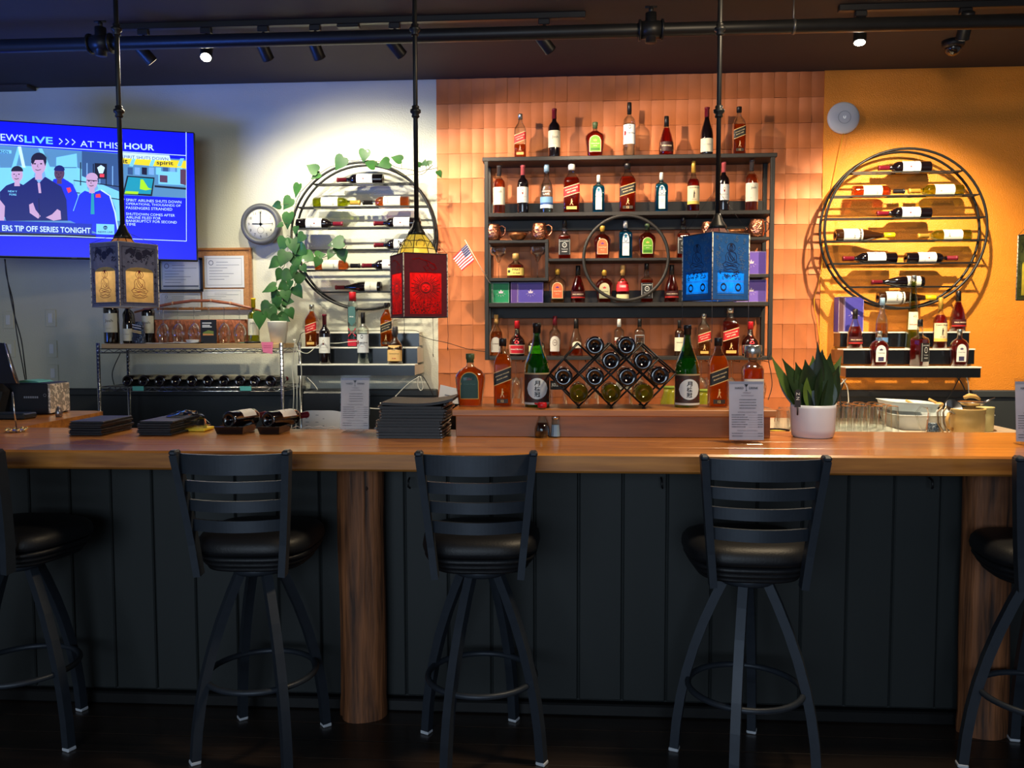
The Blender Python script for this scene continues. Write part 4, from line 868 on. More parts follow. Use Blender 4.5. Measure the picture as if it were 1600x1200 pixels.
# label styles: list of (shape, colour); texts (string, x, z, width, colour, bold, rot)
STY = {
 'jw_red': dict(k='walker', g='clear', L=[(band(.36, .54, .10), (196, 24, 34)), (band(.535, .548, .10), (238, 214, 160)), (band(.352, .364, .10), (238, 214, 160)), (band(.06, .12, 0, .62), (222, 176, 90))], T=[('JOHNNIE WALKER', 0, .475, 1.5, (250, 230, 200), 1, 1), ('RED LABEL', 0, .425, 1.1, (250, 230, 200), 1, 1)], man=(.20, (232, 190, 120)), cap='silver'),
 'jw_black': dict(k='walker', g='clear', L=[(band(.36, .54, .10), (26, 24, 24)), (band(.535, .548, .10), (214, 180, 110)), (band(.352, .364, .10), (214, 180, 110)), (band(.06, .12, 0, .62), (52, 40, 26))], T=[('JOHNNIE WALKER', 0, .475, 1.5, (222, 200, 150), 1, 1), ('BLACK LABEL', 0, .425, 1.2, (222, 200, 150), 1, 1), ('12', 0, .09, .3, (222, 190, 120), 1, 0)], man=(.20, (222, 190, 120)), cap='black'),
 'josh': dict(k='bordeaux', g='wine', L=[(band(.20, .54), (214, 210, 186))], T=[('Josh', .15, .40, 1.0, INK, 0, 0), ('CELLARS', .1, .27, .6, (150, 140, 120), 0, 0)], cap='grey'),
 'kj': dict(k='bordeaux', g='wine', L=[(band(.22, .54), WHT), (('diamond', 0, .44, .22, .045), (180, 150, 80)), (('diamond', 0, .405, .14, .03), (140, 30, 30))], T=[('KENDALL-JACKSON', 0, .335, 1.3, INK, 0, 0), ('VINTNERS RESERVE', 0, .27, .9, (120, 110, 100), 0, 0)], cap='pink'),
 'vodka_blue': dict(k='longvodka', g='clear', L=[(band(.10, .17), (210, 226, 238)), (band(.17, .21), (44, 84, 150)), (band(.21, .33), (120, 168, 212))], T=[('CRATER', 0, .44, 1.3, WHT, 1, 0), ('LAKE', 0, .385, 1.0, WHT, 1, 0)], cap='blue'),
 'bombay': dict(k='gin', g='blue', L=[(('arch', -.5, .5, .07, .66), (214, 226, 222)), (('ring', 0, .50, .24, .055), (36, 66, 120))], T=[('BOMBAY', 0, .60, .9, (36, 66, 120), 1, 0), ('SAPPHIRE', 0, .41, 1.0, (36, 66, 120), 1, 0), ('LONDON', 0, .30, .5, (90, 110, 140), 0, 0), ('DRY GIN', 0, .26, .5, (90, 110, 140), 0, 0)], cap='white'),
 'ketel': dict(k='vodka', g='clear', L=[(band(.22, .58), (214, 218, 224)), (('box', -.85, -.6, .38, .46), (150, 30, 40)), (('ring', 0, .53, .2, .03), (60, 60, 70))], T=[('Ketel One', .1, .42, 1.5, INK, 1, 0), ('VODKA', 0, .34, .6, (150, 60, 60), 0, 0)], cap='black'),
 'crown_apple': dict(k='crown', g='clear', L=[(('arch', -.60, .60, .13, .60), (222, 214, 150)), (('arch', -.54, .54, .145, .585), (92, 160, 30)), (('box', -.46, .46, .17, .24), (50, 110, 20)), (('crownico', 0, .46, .2, .05), (210, 180, 90))], T=[('Crown Royal', 0, .36, .85, (230, 232, 180), 1, 0), ('APPLE', 0, .30, .4, (230, 232, 180), 0, 0)], cap='dgreen'),
 'crown_peach': dict(k='crown', g='clear', L=[(('arch', -.60, .60, .13, .60), (236, 206, 150)), (('arch', -.54, .54, .145, .585), (226, 104, 60)), (('crownico', 0, .46, .2, .05), (90, 50, 130))], T=[('Crown Royal', 0, .34, .85, (250, 224, 180), 1, 0), ('PEACH', 0, .26, .4, (250, 224, 180), 0, 0)], cap='gold'),
 'crown_vanilla': dict(k='crown', g='clear', L=[(('arch', -.60, .60, .13, .60), (206, 190, 140)), (('arch', -.54, .54, .145, .585), (190, 190, 150)), (('crownico', 0, .46, .2, .05), (190, 40, 60))], T=[('Crown Royal', 0, .34, .85, (60, 50, 50), 1, 0)], cap='gold'),
 'crown_white': dict(k='crown', g='clear', L=[(('arch', -.54, .54, .13, .60), (226, 224, 214)), (('box', -.30, .30, .15, .27), (60, 56, 90)), (('crownico', 0, .48, .2, .05), (60, 50, 90))], T=[('Crown Royal', 0, .38, .75, (50, 46, 60), 1, 0)], cap='silver'),
 'crown_green': dict(k='crown', g='clear', L=[(('arch', -.63, .63, .15, .66), (196, 150, 60)), (('arch', -.58, .58, .165, .645), (28, 66, 60)), (('crownico', 0, .53, .18, .04), (90, 66, 70))], T=[('Crown Royal', 0, .43, .8, (60, 100, 92), 1, 0)], cap='dgreen'),
 'jack': dict(k='tennessee', g='clear', L=[(band(.10, .50), (26, 26, 28)), (('frame', -.84, .84, .115, .485), (226, 226, 220)), (('ring', 0, .35, .34, .055), (226, 226, 220))], T=[("JACK DANIEL'S", 0, .445, 1.4, WHT, 1, 0), ('Old No.7', 0, .35, .5, WHT, 1, 0), ('Tennessee', 0, .245, 1.0, WHT, 0, 0), ('WHISKEY', 0, .18, .9, WHT, 1, 0)], cap='black'),
 'hennessy': dict(k='cognac', g='clear', L=[(band(.10, .34, 0, .9), (50, 20, 18)), (('frame', -.80, .80, .11, .33), (214, 190, 150))], T=[('Hennessy', 0, .235, 1.3, (234, 214, 180), 1, 0)], cap='black'),
 'masson': dict(k='cognac', g='clear', L=[(band(.12, .30, 0, .9), (66, 20, 22)), (band(.13, .155, 0, .9), (200, 40, 36))], T=[('PAUL MASSON', 0, .225, 1.4, (240, 220, 190), 1, 0)], cap='black'),
 'pinot': dict(k='burgundy', g='wine', L=[(band(.06, .34), (216, 212, 190))], T=[('LA CREMA', 0, .21, 1.2, (120, 112, 96), 0, 0)], cap='burg'),
 'captain': dict(k='rum', g='clear', L=[(band(.14, .50), (226, 212, 172)), (band(.14, .20), (226, 190, 90)), (('figure', 0, .33, .24, .075), (60, 40, 40))], T=[('Captain Morgan', 0, .46, 1.7, (40, 40, 50), 1, 0), ('SPICED', 0, .23, .8, (140, 40, 40), 0, 0)], cap='gold'),
 'mezcal': dict(k='flaskneck', g='clear', L=[(('arch', -.7, .7, .10, .46), (196, 190, 180)), (('frame', -.5, .5, .16, .40), (120, 84, 66))], T=[('EL TESORO', 0, .30, 1.0, (96, 60, 50), 1, 0)], cap='cork'),
 'marnier': dict(k='bulb', g='dkliq', L=[(band(.07, .32, 0, .95), (226, 200, 180)), (band(.085, .305, 0, .88), (200, 30, 50)), (('ribbon',), (214, 30, 50))], T=[('Grand Marnier', 0, .20, 1.5, WHT, 1, 0)], cap='red'),
 'patron': dict(k='squat', g='clear', L=[(band(.10, .40, 0, .8), (206, 220, 160))], T=[('PATRON', 0, .27, .9, (60, 90, 50), 1, 0)], cap='silver'),
 'baileys': dict(k='rum', g='clear', L=[(('arch', -.75, .75, .12, .50), (220, 214, 204)), (('ring', 0, .34, .34, .07), (96, 70, 60))], T=[('TRES', 0, .34, .5, (96, 60, 50), 1, 0)], cap='burg'),
 'courvoisier': dict(k='cognac', g='clear', L=[(('arch', -.5, .7, .22, .40), (226, 222, 200))], T=[('VS', .1, .30, .3, INK, 1, 0)], cap='black'),
 'smirnoff': dict(k='vodka', g='clear', L=[(band(.22, .50, 0, .8), (226, 226, 224)), (band(.36, .42, 0, .8), (190, 30, 40))], T=[('VODKA', 0, .30, .9, INK, 1, 0)], cap='white'),
 'silvervodka': dict(k='vodka', g='clear', L=[(('frame', -.8, .8, .12, .56), (226, 226, 230))], T=[('1800', 0, .34, .9, (240, 240, 240), 1, 0)], cap='black'),
 'tuaca': dict(k='vodka', g='brown', L=[(band(.14, .52), CREAM)], T=[('KAHLUA', 0, .38, 1.2, INK, 1, 0)], cap='black'),
 'sake': dict(k='sake', g='green', L=[(band(.035, .41), (62, 42, 36)), (band(.035, .06), (206, 206, 196)), (band(.392, .41), (170, 150, 110)), (('disc', .05, .225, .78, .125), (206, 214, 216)), (('cornerg',), (130, 34, 30))], T=[], jp=True, cap='black'),
 'patronamber': dict(k='squat', g='clear', L=[(band(.10, .40, 0, .94), (240, 212, 110)), (('disc', -.72, .26, .16, .06), (60, 50, 40))], T=[('PYRAT', .1, .33, .9, INK, 1, 0), ('XO RUM', .1, .19, .8, INK, 1, 0)], cap='cork'),
 'pirate': dict(k='squat', g='brown', L=[(band(.08, .50, 0, .96), (238, 192, 120))], T=[('Tres', -.1, .38, .5, INK, 0, 0), ('Generaciones', 0, .28, 1.3, INK, 0, 0), ('RUM', 0, .15, .5, (190, 60, 40), 1, 0)], cap='grey'),
 'svedka': dict(k='slab', g='clear', L=[(('pointed', -.75, .75, .38, .74), (70, 110, 110)), (band(.02, .14, 0, .95), (190, 24, 50)), (('zig',), (190, 24, 50))], T=[('PINK', 0, .55, .9, WHT, 1, 0)], cap='red'),
 'redwood': dict(k='squat', g='clear', L=[(band(.30, .56, 0, .94), (214, 30, 44)), (band(.04, .22, 0, .94), (226, 214, 160)), (('ring', 0, .58, .3, .05), (214, 30, 44))], T=[('1800', 0, .43, .9, WHT, 1, 0)], cap='cork'),
 'galliano': dict(k='taper', g='yg', L=[(band(.26, .50, 0, .9), (226, 220, 190))], T=[('GALLIANO', 0, .33, 1.4, (190, 40, 40), 1, 0), ('43', 0, .44, .5, (120, 110, 60), 0, 0)], cap='silver'),
 'greyg': dict(k='longvodka', g='clear', L=[(band(.12, .22), (96, 140, 190))], T=[], cap='blue'),
 'tequila': dict(k='tequila', g='clear', L=[(band(.24, .46, 0, .9), (240, 236, 220))], T=[('RESERVA', 0, .36, 1.2, INK, 0, 0)], cap='silver'),
 'whitewine': dict(k='bordeaux', g='yg', L=[(band(.18, .54), (230, 226, 206)), (('slash', 0, .36, .3, .12), (130, 120, 96))], T=[('Josh', .1, .44, .8, INK, 0, 0)], cap='gold'),
 'rosewine': dict(k='bordeaux', g='clear', L=[(band(.18, .54), (230, 226, 206)), (('slash', 0, .36, .3, .12), (130, 120, 96))], T=[('Josh', .1, .44, .8, INK, 0, 0)], cap='black'),
 'riesling': dict(k='riesling', g='brown', L=[(band(.12, .44), (228, 226, 214)), (('frame', -.7, .7, .15, .41), (110, 106, 96))], T=[('RELAX', 0, .30, 1.0, (90, 90, 100), 1, 0)], cap='yellow'),
 'redlying': dict(k='bordeaux', g='wine', L=[(band(.22, .56), WHT), (('diamond', 0, .45, .26, .035), (150, 120, 60)), (('diamond', 0, .41, .16, .022), (120, 40, 40))], T=[('KENDALL-JACKSON', 0, .335, 1.3, (120, 110, 100), 0, 0)], cap='burg'),
 'burglying': dict(k='burgundy', g='wine', L=[(band(.08, .34), (222, 218, 200))], T=[('LA CREMA', 0, .22, 1.2, (120, 112, 96), 0, 0)], cap='burg'),
 'plain': dict(k='bordeaux', g='wine', L=[], T=[], cap='burg'),
 'plaingreen': dict(k='bordeaux', g='yg', L=[], T=[], cap='gold'),
}
def bottle_meshes(style, W, H, liqc, fill_to, cap=None):
    """returns list of (part name, mesh) for a bottle W wide, H tall"""
    S = STY[style]; K = KIND[S['k']]; hw = W/2; g = S['g']
    if isinstance(W, float): pass
    prof = [(z*H, rx*hw, ry*hw, sq) for z, rx, ry, sq in K['body']]
    def at(z):      # z fraction -> rx, ry, sq in metres
        B = K['body']
        for (a, b_) in zip(B, B[1:]):
            if a[0] <= z <= b_[0]:
                t = (z-a[0])/max(1e-9, b_[0]-a[0]); return tuple((a[i]+(b_[i]-a[i])*t)*(hw if i < 3 else 1) for i in (1, 2, 3))
        return tuple(B[-1][i]*(hw if i < 3 else 1) for i in (1, 2, 3))
    def front(x, z, d=.0006):
        """x in -1..1 of the half width, z fraction"""
        rx, ry, sq = at(z); n = 2+6*sq; q = max(-.985, min(.985, x*hw/rx if True else x)); 
        y = ry*(1-abs(q)**n)**(1/n)
        # push out along the normal
        return (q*rx*(1+d/rx*abs(q)), -(y+d), z*H)
    out = []
    b = MB()
    if S['k'] in ('bordeaux', 'burgundy', 'riesling'):   # punt in the base
        b.lathe([(.05*H*0+.018, .001), (.014, hw*.22), (.004, hw*.42), (0, hw*.72)]+[(p[0]+.0005, p[1], p[2], p[3]) for p in prof], 24)
    else: b.lathe(prof, 24 if max(p[3] for p in K['body']) < .5 else 32)
    out.append(('glass', b.mesh('glass', G[g])))
    if liqc and g not in ('wine', 'dkliq', 'brown'):
        f = .955 if S['k'] != 'crown' else .93
        pr = [(max(.006, z*H), rx*f*hw, ry*f*hw, sq) for z, rx, ry, sq in K['body'] if z < fill_to]
        rx, ry, sq = at(fill_to); pr.append((fill_to*H, rx*f, ry*f, sq))
        b = MB(); b.lathe(pr, 24); out.append(('liquid', b.mesh('liquid', LQ[liqc])))
    b = MB(); b.lathe([(z*H, rx*hw, ry*hw, 0) for z, rx, ry, sq in K['cap']], 16); out.append(('cap', b.mesh('cap', capm(cap or S['cap']))))
    if S['L']:
        b = MB(); ms = []; lay = [0]
        def mi(c):
            m = lm(c)
            if m not in ms: ms.append(m)
            return ms.index(m)
        def grid(x0, x1, zl, zh, c, N=12):
            lay[0] += 1; d = .0005+.00022*lay[0]; vs = []
            for i in range(N+1):
                x = x0+(x1-x0)*i/N; a, e = zl(x), zh(x)
                for j in range(4): vs.append(front(x, a+(e-a)*j/3, d))
            b.add(vs, [(i*4+j, i*4+4+j, i*4+5+j, i*4+1+j) for i in range(N) for j in range(3)], mi(c), True)
        def F(d): return lambda x, z: front(x, z, d)
        for sh, c in S['L']:
            k = sh[0]
            if k == 'band': 
                _, z0, z1, tl, w = sh; grid(-w, w, lambda x: z0+tl*x*.5, lambda x: z1+tl*x*.5, c)
            elif k == 'arch':
                _, x0, x1, z0, z1 = sh; cx = (x0+x1)/2; rr = (x1-x0)/2
                grid(x0*1.0, x1*1.0, lambda x: z0, lambda x: z1-(z1-z0)*.34*(1-math.sqrt(max(0, 1-((x-cx)/rr)**2))), c, 14)
            elif k == 'box': grid(sh[1], sh[2], lambda x: sh[3], lambda x: sh[4], c, 4)
            elif k == 'pointed': grid(sh[1], sh[2], lambda x: sh[3]+abs(x)*.10, lambda x: sh[4]-.04*x*x, c, 8)
            elif k in ('diamond', 'disc', 'ring', 'slash', 'frame', 'figure', 'crownico', 'ribbon', 'zig', 'cornerg'):
                lay[0] += 1; f = F(.0006+.00022*lay[0]); m_ = mi(c)
                if k == 'diamond': x, z, a, e = sh[1:]; fill(b, [(x-a, z), (x, z-e), (x+a, z), (x, z+e)], f, m_)
                elif k == 'disc': x, z, a, e = sh[1:]; grid(x-a, x+a, lambda q: z-e*math.sqrt(max(0, 1-((q-x)/a)**2)), lambda q: z+e*math.sqrt(max(0, 1-((q-x)/a)**2)), c, 16)
                elif k == 'ring': x, z, a, e = sh[1:]; curve_strip(b, ell(x, z, a, e, 18), .05, lambda q, w: f(x+(q-x), w), m_, True) if False else curve_strip(b, [(p, q*4) for p, q in ell(x, z, a, e, 18)], .06, lambda q, w: f(q, w/4), m_, True)
                elif k == 'slash': x, z, a, e = sh[1:]; curve_strip(b, [((x-a), (z-e)*4), ((x+a), (z+e)*4)], .05, lambda q, w: f(q, w/4), m_)
                elif k == 'frame': curve_strip(b, [(sh[1], sh[3]*4), (sh[2], sh[3]*4), (sh[2], sh[4]*4), (sh[1], sh[4]*4)], .06, lambda q, w: f(q, w/4), m_, True)
                elif k == 'figure':
                    x, z, a, e = sh[1:]; fill(b, ell(x, z+e*.8, a*.3, e*.2, 8), f, m_); fill(b, [(x-a*.5, z-e*.1), (x-a*.4, z+e*.6), (x+a*.4, z+e*.6), (x+a*.7, z+e*.1), (x+a*.3, z+e*.1), (x+a*.5, z-e), (x+a*.1, z-e), (x, z-e*.2), (x-a*.3, z-e), (x-a*.7, z-e)], f, m_)
                elif k == 'crownico':
                    x, z, a, e = sh[1:]; fill(b, [(x-a, z+e*.4), (x-a*.8, z-e*.6), (x+a*.8, z-e*.6), (x+a, z+e*.4), (x+a*.45, z), (x, z+e*.8), (x-a*.45, z)], f, m_)
                elif k == 'ribbon':
                    for (x0, z0, x1, z1) in ((0, .58, 0, .42), (-.12, .50, -.22, .36), (.12, .50, .22, .36)): curve_strip(b, [(x0, z0*4), (x1, z1*4)], .12, lambda q, w: f(q, w/4), m_)
                    curve_strip(b, [(p, q*4) for p, q in ell(0, .40, .18, .04, 12)], .1, lambda q, w: f(q, w/4), m_, True)
                elif k == 'zig':
                    for s_ in (-1, 1): curve_strip(b, [(s_*.8, .34*4), (s_*.1, .26*4), (s_*.8, .20*4)], .12, lambda q, w: f(q, w/4), m_)
                elif k == 'cornerg':
                    for s_ in (-1, 1):
                        for zz in (.11, .125, .33, .345): curve_strip(b, [(s_*.9, zz*4), (s_*.45, zz*4)], .03, lambda q, w: f(q, w/4), m_)
        if S.get('man'):
            z, c = S['man']; lay[0] += 1; f = F(.0006+.00022*lay[0]); m_ = mi(c); e = .055; a = .26
            fill(b, ell(0, z+e*.95, a*.25, e*.2, 8), f, m_); fill(b, [(-a*.35, z-e*.1), (-a*.3, z+e*.7), (a*.25, z+e*.75), (a*.7, z+e*.3), (a*.3, z+e*.25), (a*.25, z-e*.1), (a*.8, z-e), (a*.5, z-e), (0, z-e*.15), (-a*.6, z-e), (-a*.9, z-e)], f, m_)
            fill(b, ell(0, z+e*1.22, a*.4, e*.08, 8), f, m_)
        lay[0] += 1
        asp = H/hw
        for (s, x, z, w, c, bold, rot) in S['T']:
            f = F(.0008+.00022*lay[0]); vs, fs, tw, th = glyphs(s, bool(bold), 1); h = w*th/tw/asp
            h = min(h, .055 if len(s) > 5 else .08); tl = .05*2 if rot else 0
            put_text(b, s, lambda q, zz, x=x, tl=tl: f(q, zz+tl*.5*q), x, z, w=w, h=h, mi=mi(c), bold=bool(bold))
        if S.get('jp'):
            for i, chh in enumerate('月桂冠'):
                f = F(.0010+.00022*lay[0]); put_text(b, chh, f, .06, .292-.068*i, w=.44, h=.058, mi=mi((34, 30, 30)), bold=True)
        out.append(('label', b.mesh('label', ms)))
    return out
BC = {}
NAME = {'kj': 'wine_bottle', 'josh': 'wine_bottle', 'pinot': 'wine_bottle', 'whitewine': 'wine_bottle', 'rosewine': 'wine_bottle', 'riesling': 'wine_bottle', 'redlying': 'wine_bottle', 'burglying': 'wine_bottle', 'plain': 'wine_bottle', 'plaingreen': 'wine_bottle', 'sake': 'sake_bottle', 'bombay': 'gin_bottle', 'ketel': 'vodka_bottle', 'vodka_blue': 'vodka_bottle'}
def bottle(style, loc, W, H, label, liqc=None, fill_to=.6, rot=(0, 0, 0), group=None, cap=None, yaw=None):
    W = round(W, 3); H = round(H, 2); key = (style, W, H, liqc, fill_to, cap)
    if key not in BC: BC[key] = bottle_meshes(style, W, H, liqc, fill_to, cap)
    t = thing(NAME.get(style, 'liquor_bottle'), label, 'bottle', loc, rot, group)
    for nm, me in BC[key]: link(nm, me, t)
    return t
def stand(style, cx, base, w, top, Y, zsurf, label, liqc=None, fill_to=.6, group=None, cap=None, rz=0):
    """bottle standing on the surface at height zsurf; size from its height in the photograph"""
    q = P(cx, base, Y); k = (Y/FPX)*1.0
    d = ray(cx, base); kk = Y/d.y
    H = (base-top)*kk*1.0; W = SZ(w, cx, base, Y)
    return bottle(style, (q.x, Y, zsurf), W, H, label, liqc, fill_to, (0, 0, rz), group, cap)

# ================================================================== BACK BAR SHELF
YS0, YS1 = 5.36, 5.585; YB_ = 5.42
sx0, sx1 = P(757, 400, YS0).x, P(1209, 400, YS0).x
def sz(px, py): return P(px, py, YS0).z
Z1 = (sz(757, 248)+sz(1210, 236))/2-.0; Z2 = (sz(757, 333)+sz(1205, 327.5))/2; Z3 = (sz(757, 474)+sz(1205, 471))/2; Z4 = (sz(757, 558)+sz(1200, 555.5))/2
Z2a = sz(980, 403); ZLb = sz(805, 375); ZLc = sz(805, 434); ZRb = sz(1190, 370); ZRc = sz(1190, 428)
sh = thing('bottle_shelf', 'wide black open wall shelf full of liquor bottles with a big ring in the middle', 'shelf', (0, 0, 0))
T_ = .026
def board(z, xa, xb, ya=YS0, th=T_):
    b = MB(); b.box(xa, ya, z-th, xb, YS1, z, bev=.003); b.build('shelf_board', m_dark, sh)
board(Z1, sx0-.012, sx1+.012); board(Z2, sx0+.026, sx1-.026); board(Z3, sx0+.026, sx1-.026); board(Z4, sx0+.026, sx1-.026, th=.024)
xl = P(857, 400, YS0).x; xr_ = P(1118, 400, YS0).x
board(Z2a, xl, sx1-.026-(sx1-.026-P(1118, 400, YS0).x), th=.018)
board(ZLb, sx0+.026, xl, th=.02); board(ZLc, sx0+.026, xl, th=.022); board(ZRb, xr_, sx1-.026, th=.02); board(ZRc, xr_, sx1-.026, th=.022)
for x in (xl-.022, xr_):
    b = MB(); b.box(x, YS0+.002, min(ZLc, ZRc)-.02, x+.022, YS0+.09, max(ZLb, ZRb)-.001, bev=.002); b.build('divider', m_dark, sh)
for xa in (sx0, sx1-.026):
    for ya in (YS0, YS1-.026):
        b = MB(); b.box(xa, ya, Z4-.024, xa+.026, ya+.026, Z1-T_, bev=.002); b.build('post', m_dark, sh)
    for z in (Z2, Z3, Z4): b = MB(); b.box(xa+.002, YS0+.026, z-.024, xa+.024, YS1-.026, z, bev=.002); b.build('side_rail', m_dark, sh)
for z in (Z2, Z3):
    b = MB(); b.box(sx0+.03, YS1-.045, z+.0005, sx1-.03, YS1-.027, z+.085, bev=.002); b.box(sx0+.03, YS1-.045, z-.095, sx1-.03, YS1-.027, z-T_-.0005, bev=.002); b.build('back_rail', m_dark, sh)
cR = P(978, 403, YS0-.02); rr = SZ(66, 978, 403, YS0)
b = MB(); b.tube([(cR.x+rr*math.cos(2*PI*k/64), YS0-.012, cR.z+rr*math.sin(2*PI*k/64)) for k in range(64)], .0105, 8, closed=True, rz=.0105); b.build('ring', m_dark, sh)

SH1 = 'bottles on top of the black shelf'
stand('jw_red', 813, 243.5, 18, 175, YB_, Z1, 'half-empty square bottle with a slanted red label, leftmost on top of the black shelf', 'orange', .30)
stand('josh', 866, 243.5, 19, 169, YB_, Z1, 'red wine bottle with cream label, second from left atop the black shelf', cap='burg')
stand('crown_apple', 929.6, 243, 30, 189, YB_, Z1, 'rounded dark bottle with a green arched label on top of the black shelf', 'deep', .74)
stand('ketel', 983, 241.5, 19, 157, YB_, Z1, 'tall clear vodka bottle with a black cap in the middle of the shelf top', 'water', .6)
stand('hennessy', 1041, 239.5, 23, 178, YB_, Z1, 'teardrop-shaped brown brandy bottle on top of the black shelf, right of the tall vodka', 'red', .70)
stand('pinot', 1104, 238, 20, 163, YB_, Z1, 'slope-shouldered red wine bottle atop the black shelf, left of the right pendant rod')
stand('jw_black', 1154, 236, 19, 163, YB_, Z1, 'square bottle with slanted black label, rightmost on top of the black shelf', 'orange', .62)
stand('rosewine', 780, 331.5, 19, 257, YB_, Z2, 'rose wine bottle with a cream label, leftmost on the second shelf', 'rose', .72, cap='grey')
stand('kj', 817, 331, 18, 256, YB_, Z2, 'pink-capped red wine bottle, second from the left on the second shelf')
stand('vodka_blue', 854, 331, 20, 256, YB_, Z2, 'clear vodka bottle with blue lake label and pale blue cap on the second shelf', 'water', .6)
stand('jw_red', 893, 330.5, 25, 254, YB_, Z2, 'large full square bottle with a slanted red label on the second shelf', 'deep', .72, cap='white')
stand('bombay', 935, 329.5, 19, 271, YB_, Z2, 'small light-blue gin bottle on the second shelf left of the large black-label bottle', 'blue', .68)
stand('jw_black', 980, 328.5, 25, 252, YB_, Z2, 'large square bottle with a slanted black label in the middle of the second shelf', 'deep', .72)
stand('bombay', 1033, 328, 20, 268, YB_, Z2, 'small light-blue gin bottle on the second shelf right of the large black-label bottle', 'blue', .68)
stand('captain', 1083, 326.5, 19, 249, YB_, Z2, 'spiced rum bottle with a cream label and gold cap on the second shelf', 'red', .64)
stand('kj', 1130, 325.5, 18, 249, YB_, Z2, 'pink-capped red wine bottle half behind the right pendant rod, second shelf')
stand('rosewine', 1174, 325, 20, 247, YB_, Z2, 'rose wine bottle with a cream label, rightmost on the second shelf', 'rose', .72, cap='grey')
stand('jack', 882, 402, 19, 342, YB_, Z2a, 'square whiskey bottle with a black label, left of the big ring', 'deep', .58)
stand('crown_peach', 941, 401.5, 27, 350, YB_, Z2a, 'rounded whisky bottle with an orange arched label, upper left inside the ring', 'deep', .74)
stand('bombay', 977, 401, 21, 343, YB_, Z2a, 'light-blue gin bottle at the top centre inside the ring', 'blue', .68)
stand('crown_apple', 1011, 400, 27, 347, YB_, Z2a, 'rounded whisky bottle with a green arched label, upper right inside the ring', 'deep', .74)
stand('jack', 1067, 400, 20, 337, YB_, Z2a, 'square whiskey bottle partly hidden by the left side of the blue lantern', 'deep', .58)
stand('crown_peach', 871, 472.5, 28, 420, YB_, Z3, 'rounded clear bottle with an orange arched label beside the purple box, left of the ring', 'tan', .10)
stand('masson', 903, 472, 23, 413, YB_, Z3, 'teardrop brandy bottle with a maroon label, just left of the ring on the third shelf', 'red', .72)
stand('crown_vanilla', 944, 471.5, 27, 420, YB_, Z3, 'rounded whisky bottle with a grey-cream arched label, lower left behind the ring', 'deep', .74)
stand('redwood', 972.5, 471.5, 20, 413, YB_, Z3, 'small bottle with a red label and round wooden stopper, bottom centre inside the ring', 'deep', .55)
stand('jack', 1010, 470.5, 19, 410, YB_, Z3, 'square whiskey bottle with a black label, lower right behind the ring', 'deep', .58)
stand('masson', 1049, 470.5, 23, 411, YB_, Z3, 'teardrop brandy bottle with a maroon label between the ring and the blue lantern', 'red', .72)
stand('patronamber', 806, 431.5, 27, 394, YB_, ZLc, 'squat amber rum bottle with a yellow label between two margarita glasses', 'deep', .52)
stand('mezcal', 775.5, 556, 20, 492, YB_, Z4, 'clear bottle with an ornate arched label, leftmost on the bottom shelf', 'tan', .60)
stand('marnier', 808, 555.5, 25, 501, YB_, Z4, 'dark bulbous liqueur bottle with a red ribbon at the left end of the bottom shelf')
stand('patron', 838, 555.5, 27, 514, YB_, Z4, 'squat clear bottle behind the left sake bottle on the bottom shelf', 'water', .5)
stand('baileys', 867, 556, 19, 494, YB_, Z4, 'clear bottle with pale label and burgundy neck, behind the left tip of the diamond rack', 'amber', .2)
stand('courvoisier', 900, 556, 22, 498, YB_, Z4, 'teardrop bottle a third full of amber, seen through the left diamond of the wine rack', 'amber', .26)
stand('smirnoff', 967, 556, 17, 498, YB_, Z4, 'clear bottle with a white and red label behind the middle of the diamond rack', 'water', .5)
stand('silvervodka', 999, 556, 17, 498, YB_, Z4, 'clear bottle with a pale frame label behind the right part of the diamond rack', 'water', .5)
stand('tuaca', 1061, 554, 15, 498, YB_, Z4, 'dark bottle with a cream label left of the right sake bottle on the bottom shelf')
stand('jw_red', 1099, 554, 20, 488, YB_, Z4, 'narrow square bottle with a red slanted label right of the right sake bottle', 'tan', .34)
stand('jw_red', 1140, 553, 25, 478, YB_, Z4, 'large square bottle with a red slanted label at the right end of the bottom shelf', 'deep', .72)
stand('marnier', 1172, 553, 27, 500, YB_, Z4, 'dark bulbous liqueur bottle with a red ribbon, behind the silver-stoppered bottle')

# mugs, bowls, glasses, boxes on the shelf
m_cu = mat('hammered_copper', (214, 140, 108), .22, .95, var=.25, scale=60, bump=.9, bscale=55)
def mug(cx, base, w, top, Y, z, label):
    W = SZ(w, cx, base, Y)/2; q = P(cx, base, Y); H = (base-top)*Y/FPX
    t = thing('copper_mug', label, 'mug', (q.x, Y, z))
    b = MB(); b.lathe([(0, W*.72), (H*.1, W*.9), (H*.4, W), (H*.7, W*.95), (H*.92, W*.80), (H, W*.82), (H*.98, W*.76), (H*.6, W*.88), (H*.08, W*.7), (H*.07, .001)], 24, capt=False); b.build('body', m_cu, t)
    b = MB(); b.tube([(W*.80, 0, H*.86), (W*1.15, 0, H*.92), (W*1.55, 0, H*.78), (W*1.52, 0, H*.5), (W*1.2, 0, H*.28), (W*.9, 0, H*.18)], [.003, .004, .004, .004, .004, .003], 8); b.build('handle', m_cu, t)
mug(771, 374, 24, 349, YB_-.02, ZLb, 'hammered copper mug at the far left of the shelf, above the margarita glass')
mug(843, 374, 25, 348, YB_-.02, ZLb, 'hammered copper mug right of the shallow copper bowl at the left of the shelf')
mug(1107, 367, 24, 343, YB_-.02, ZRb, 'hammered copper mug peeking out above the blue lantern, left of its rod')
mug(1182, 368, 25, 341, YB_-.02, ZRb, 'hammered copper mug at the far right end of the shelf')
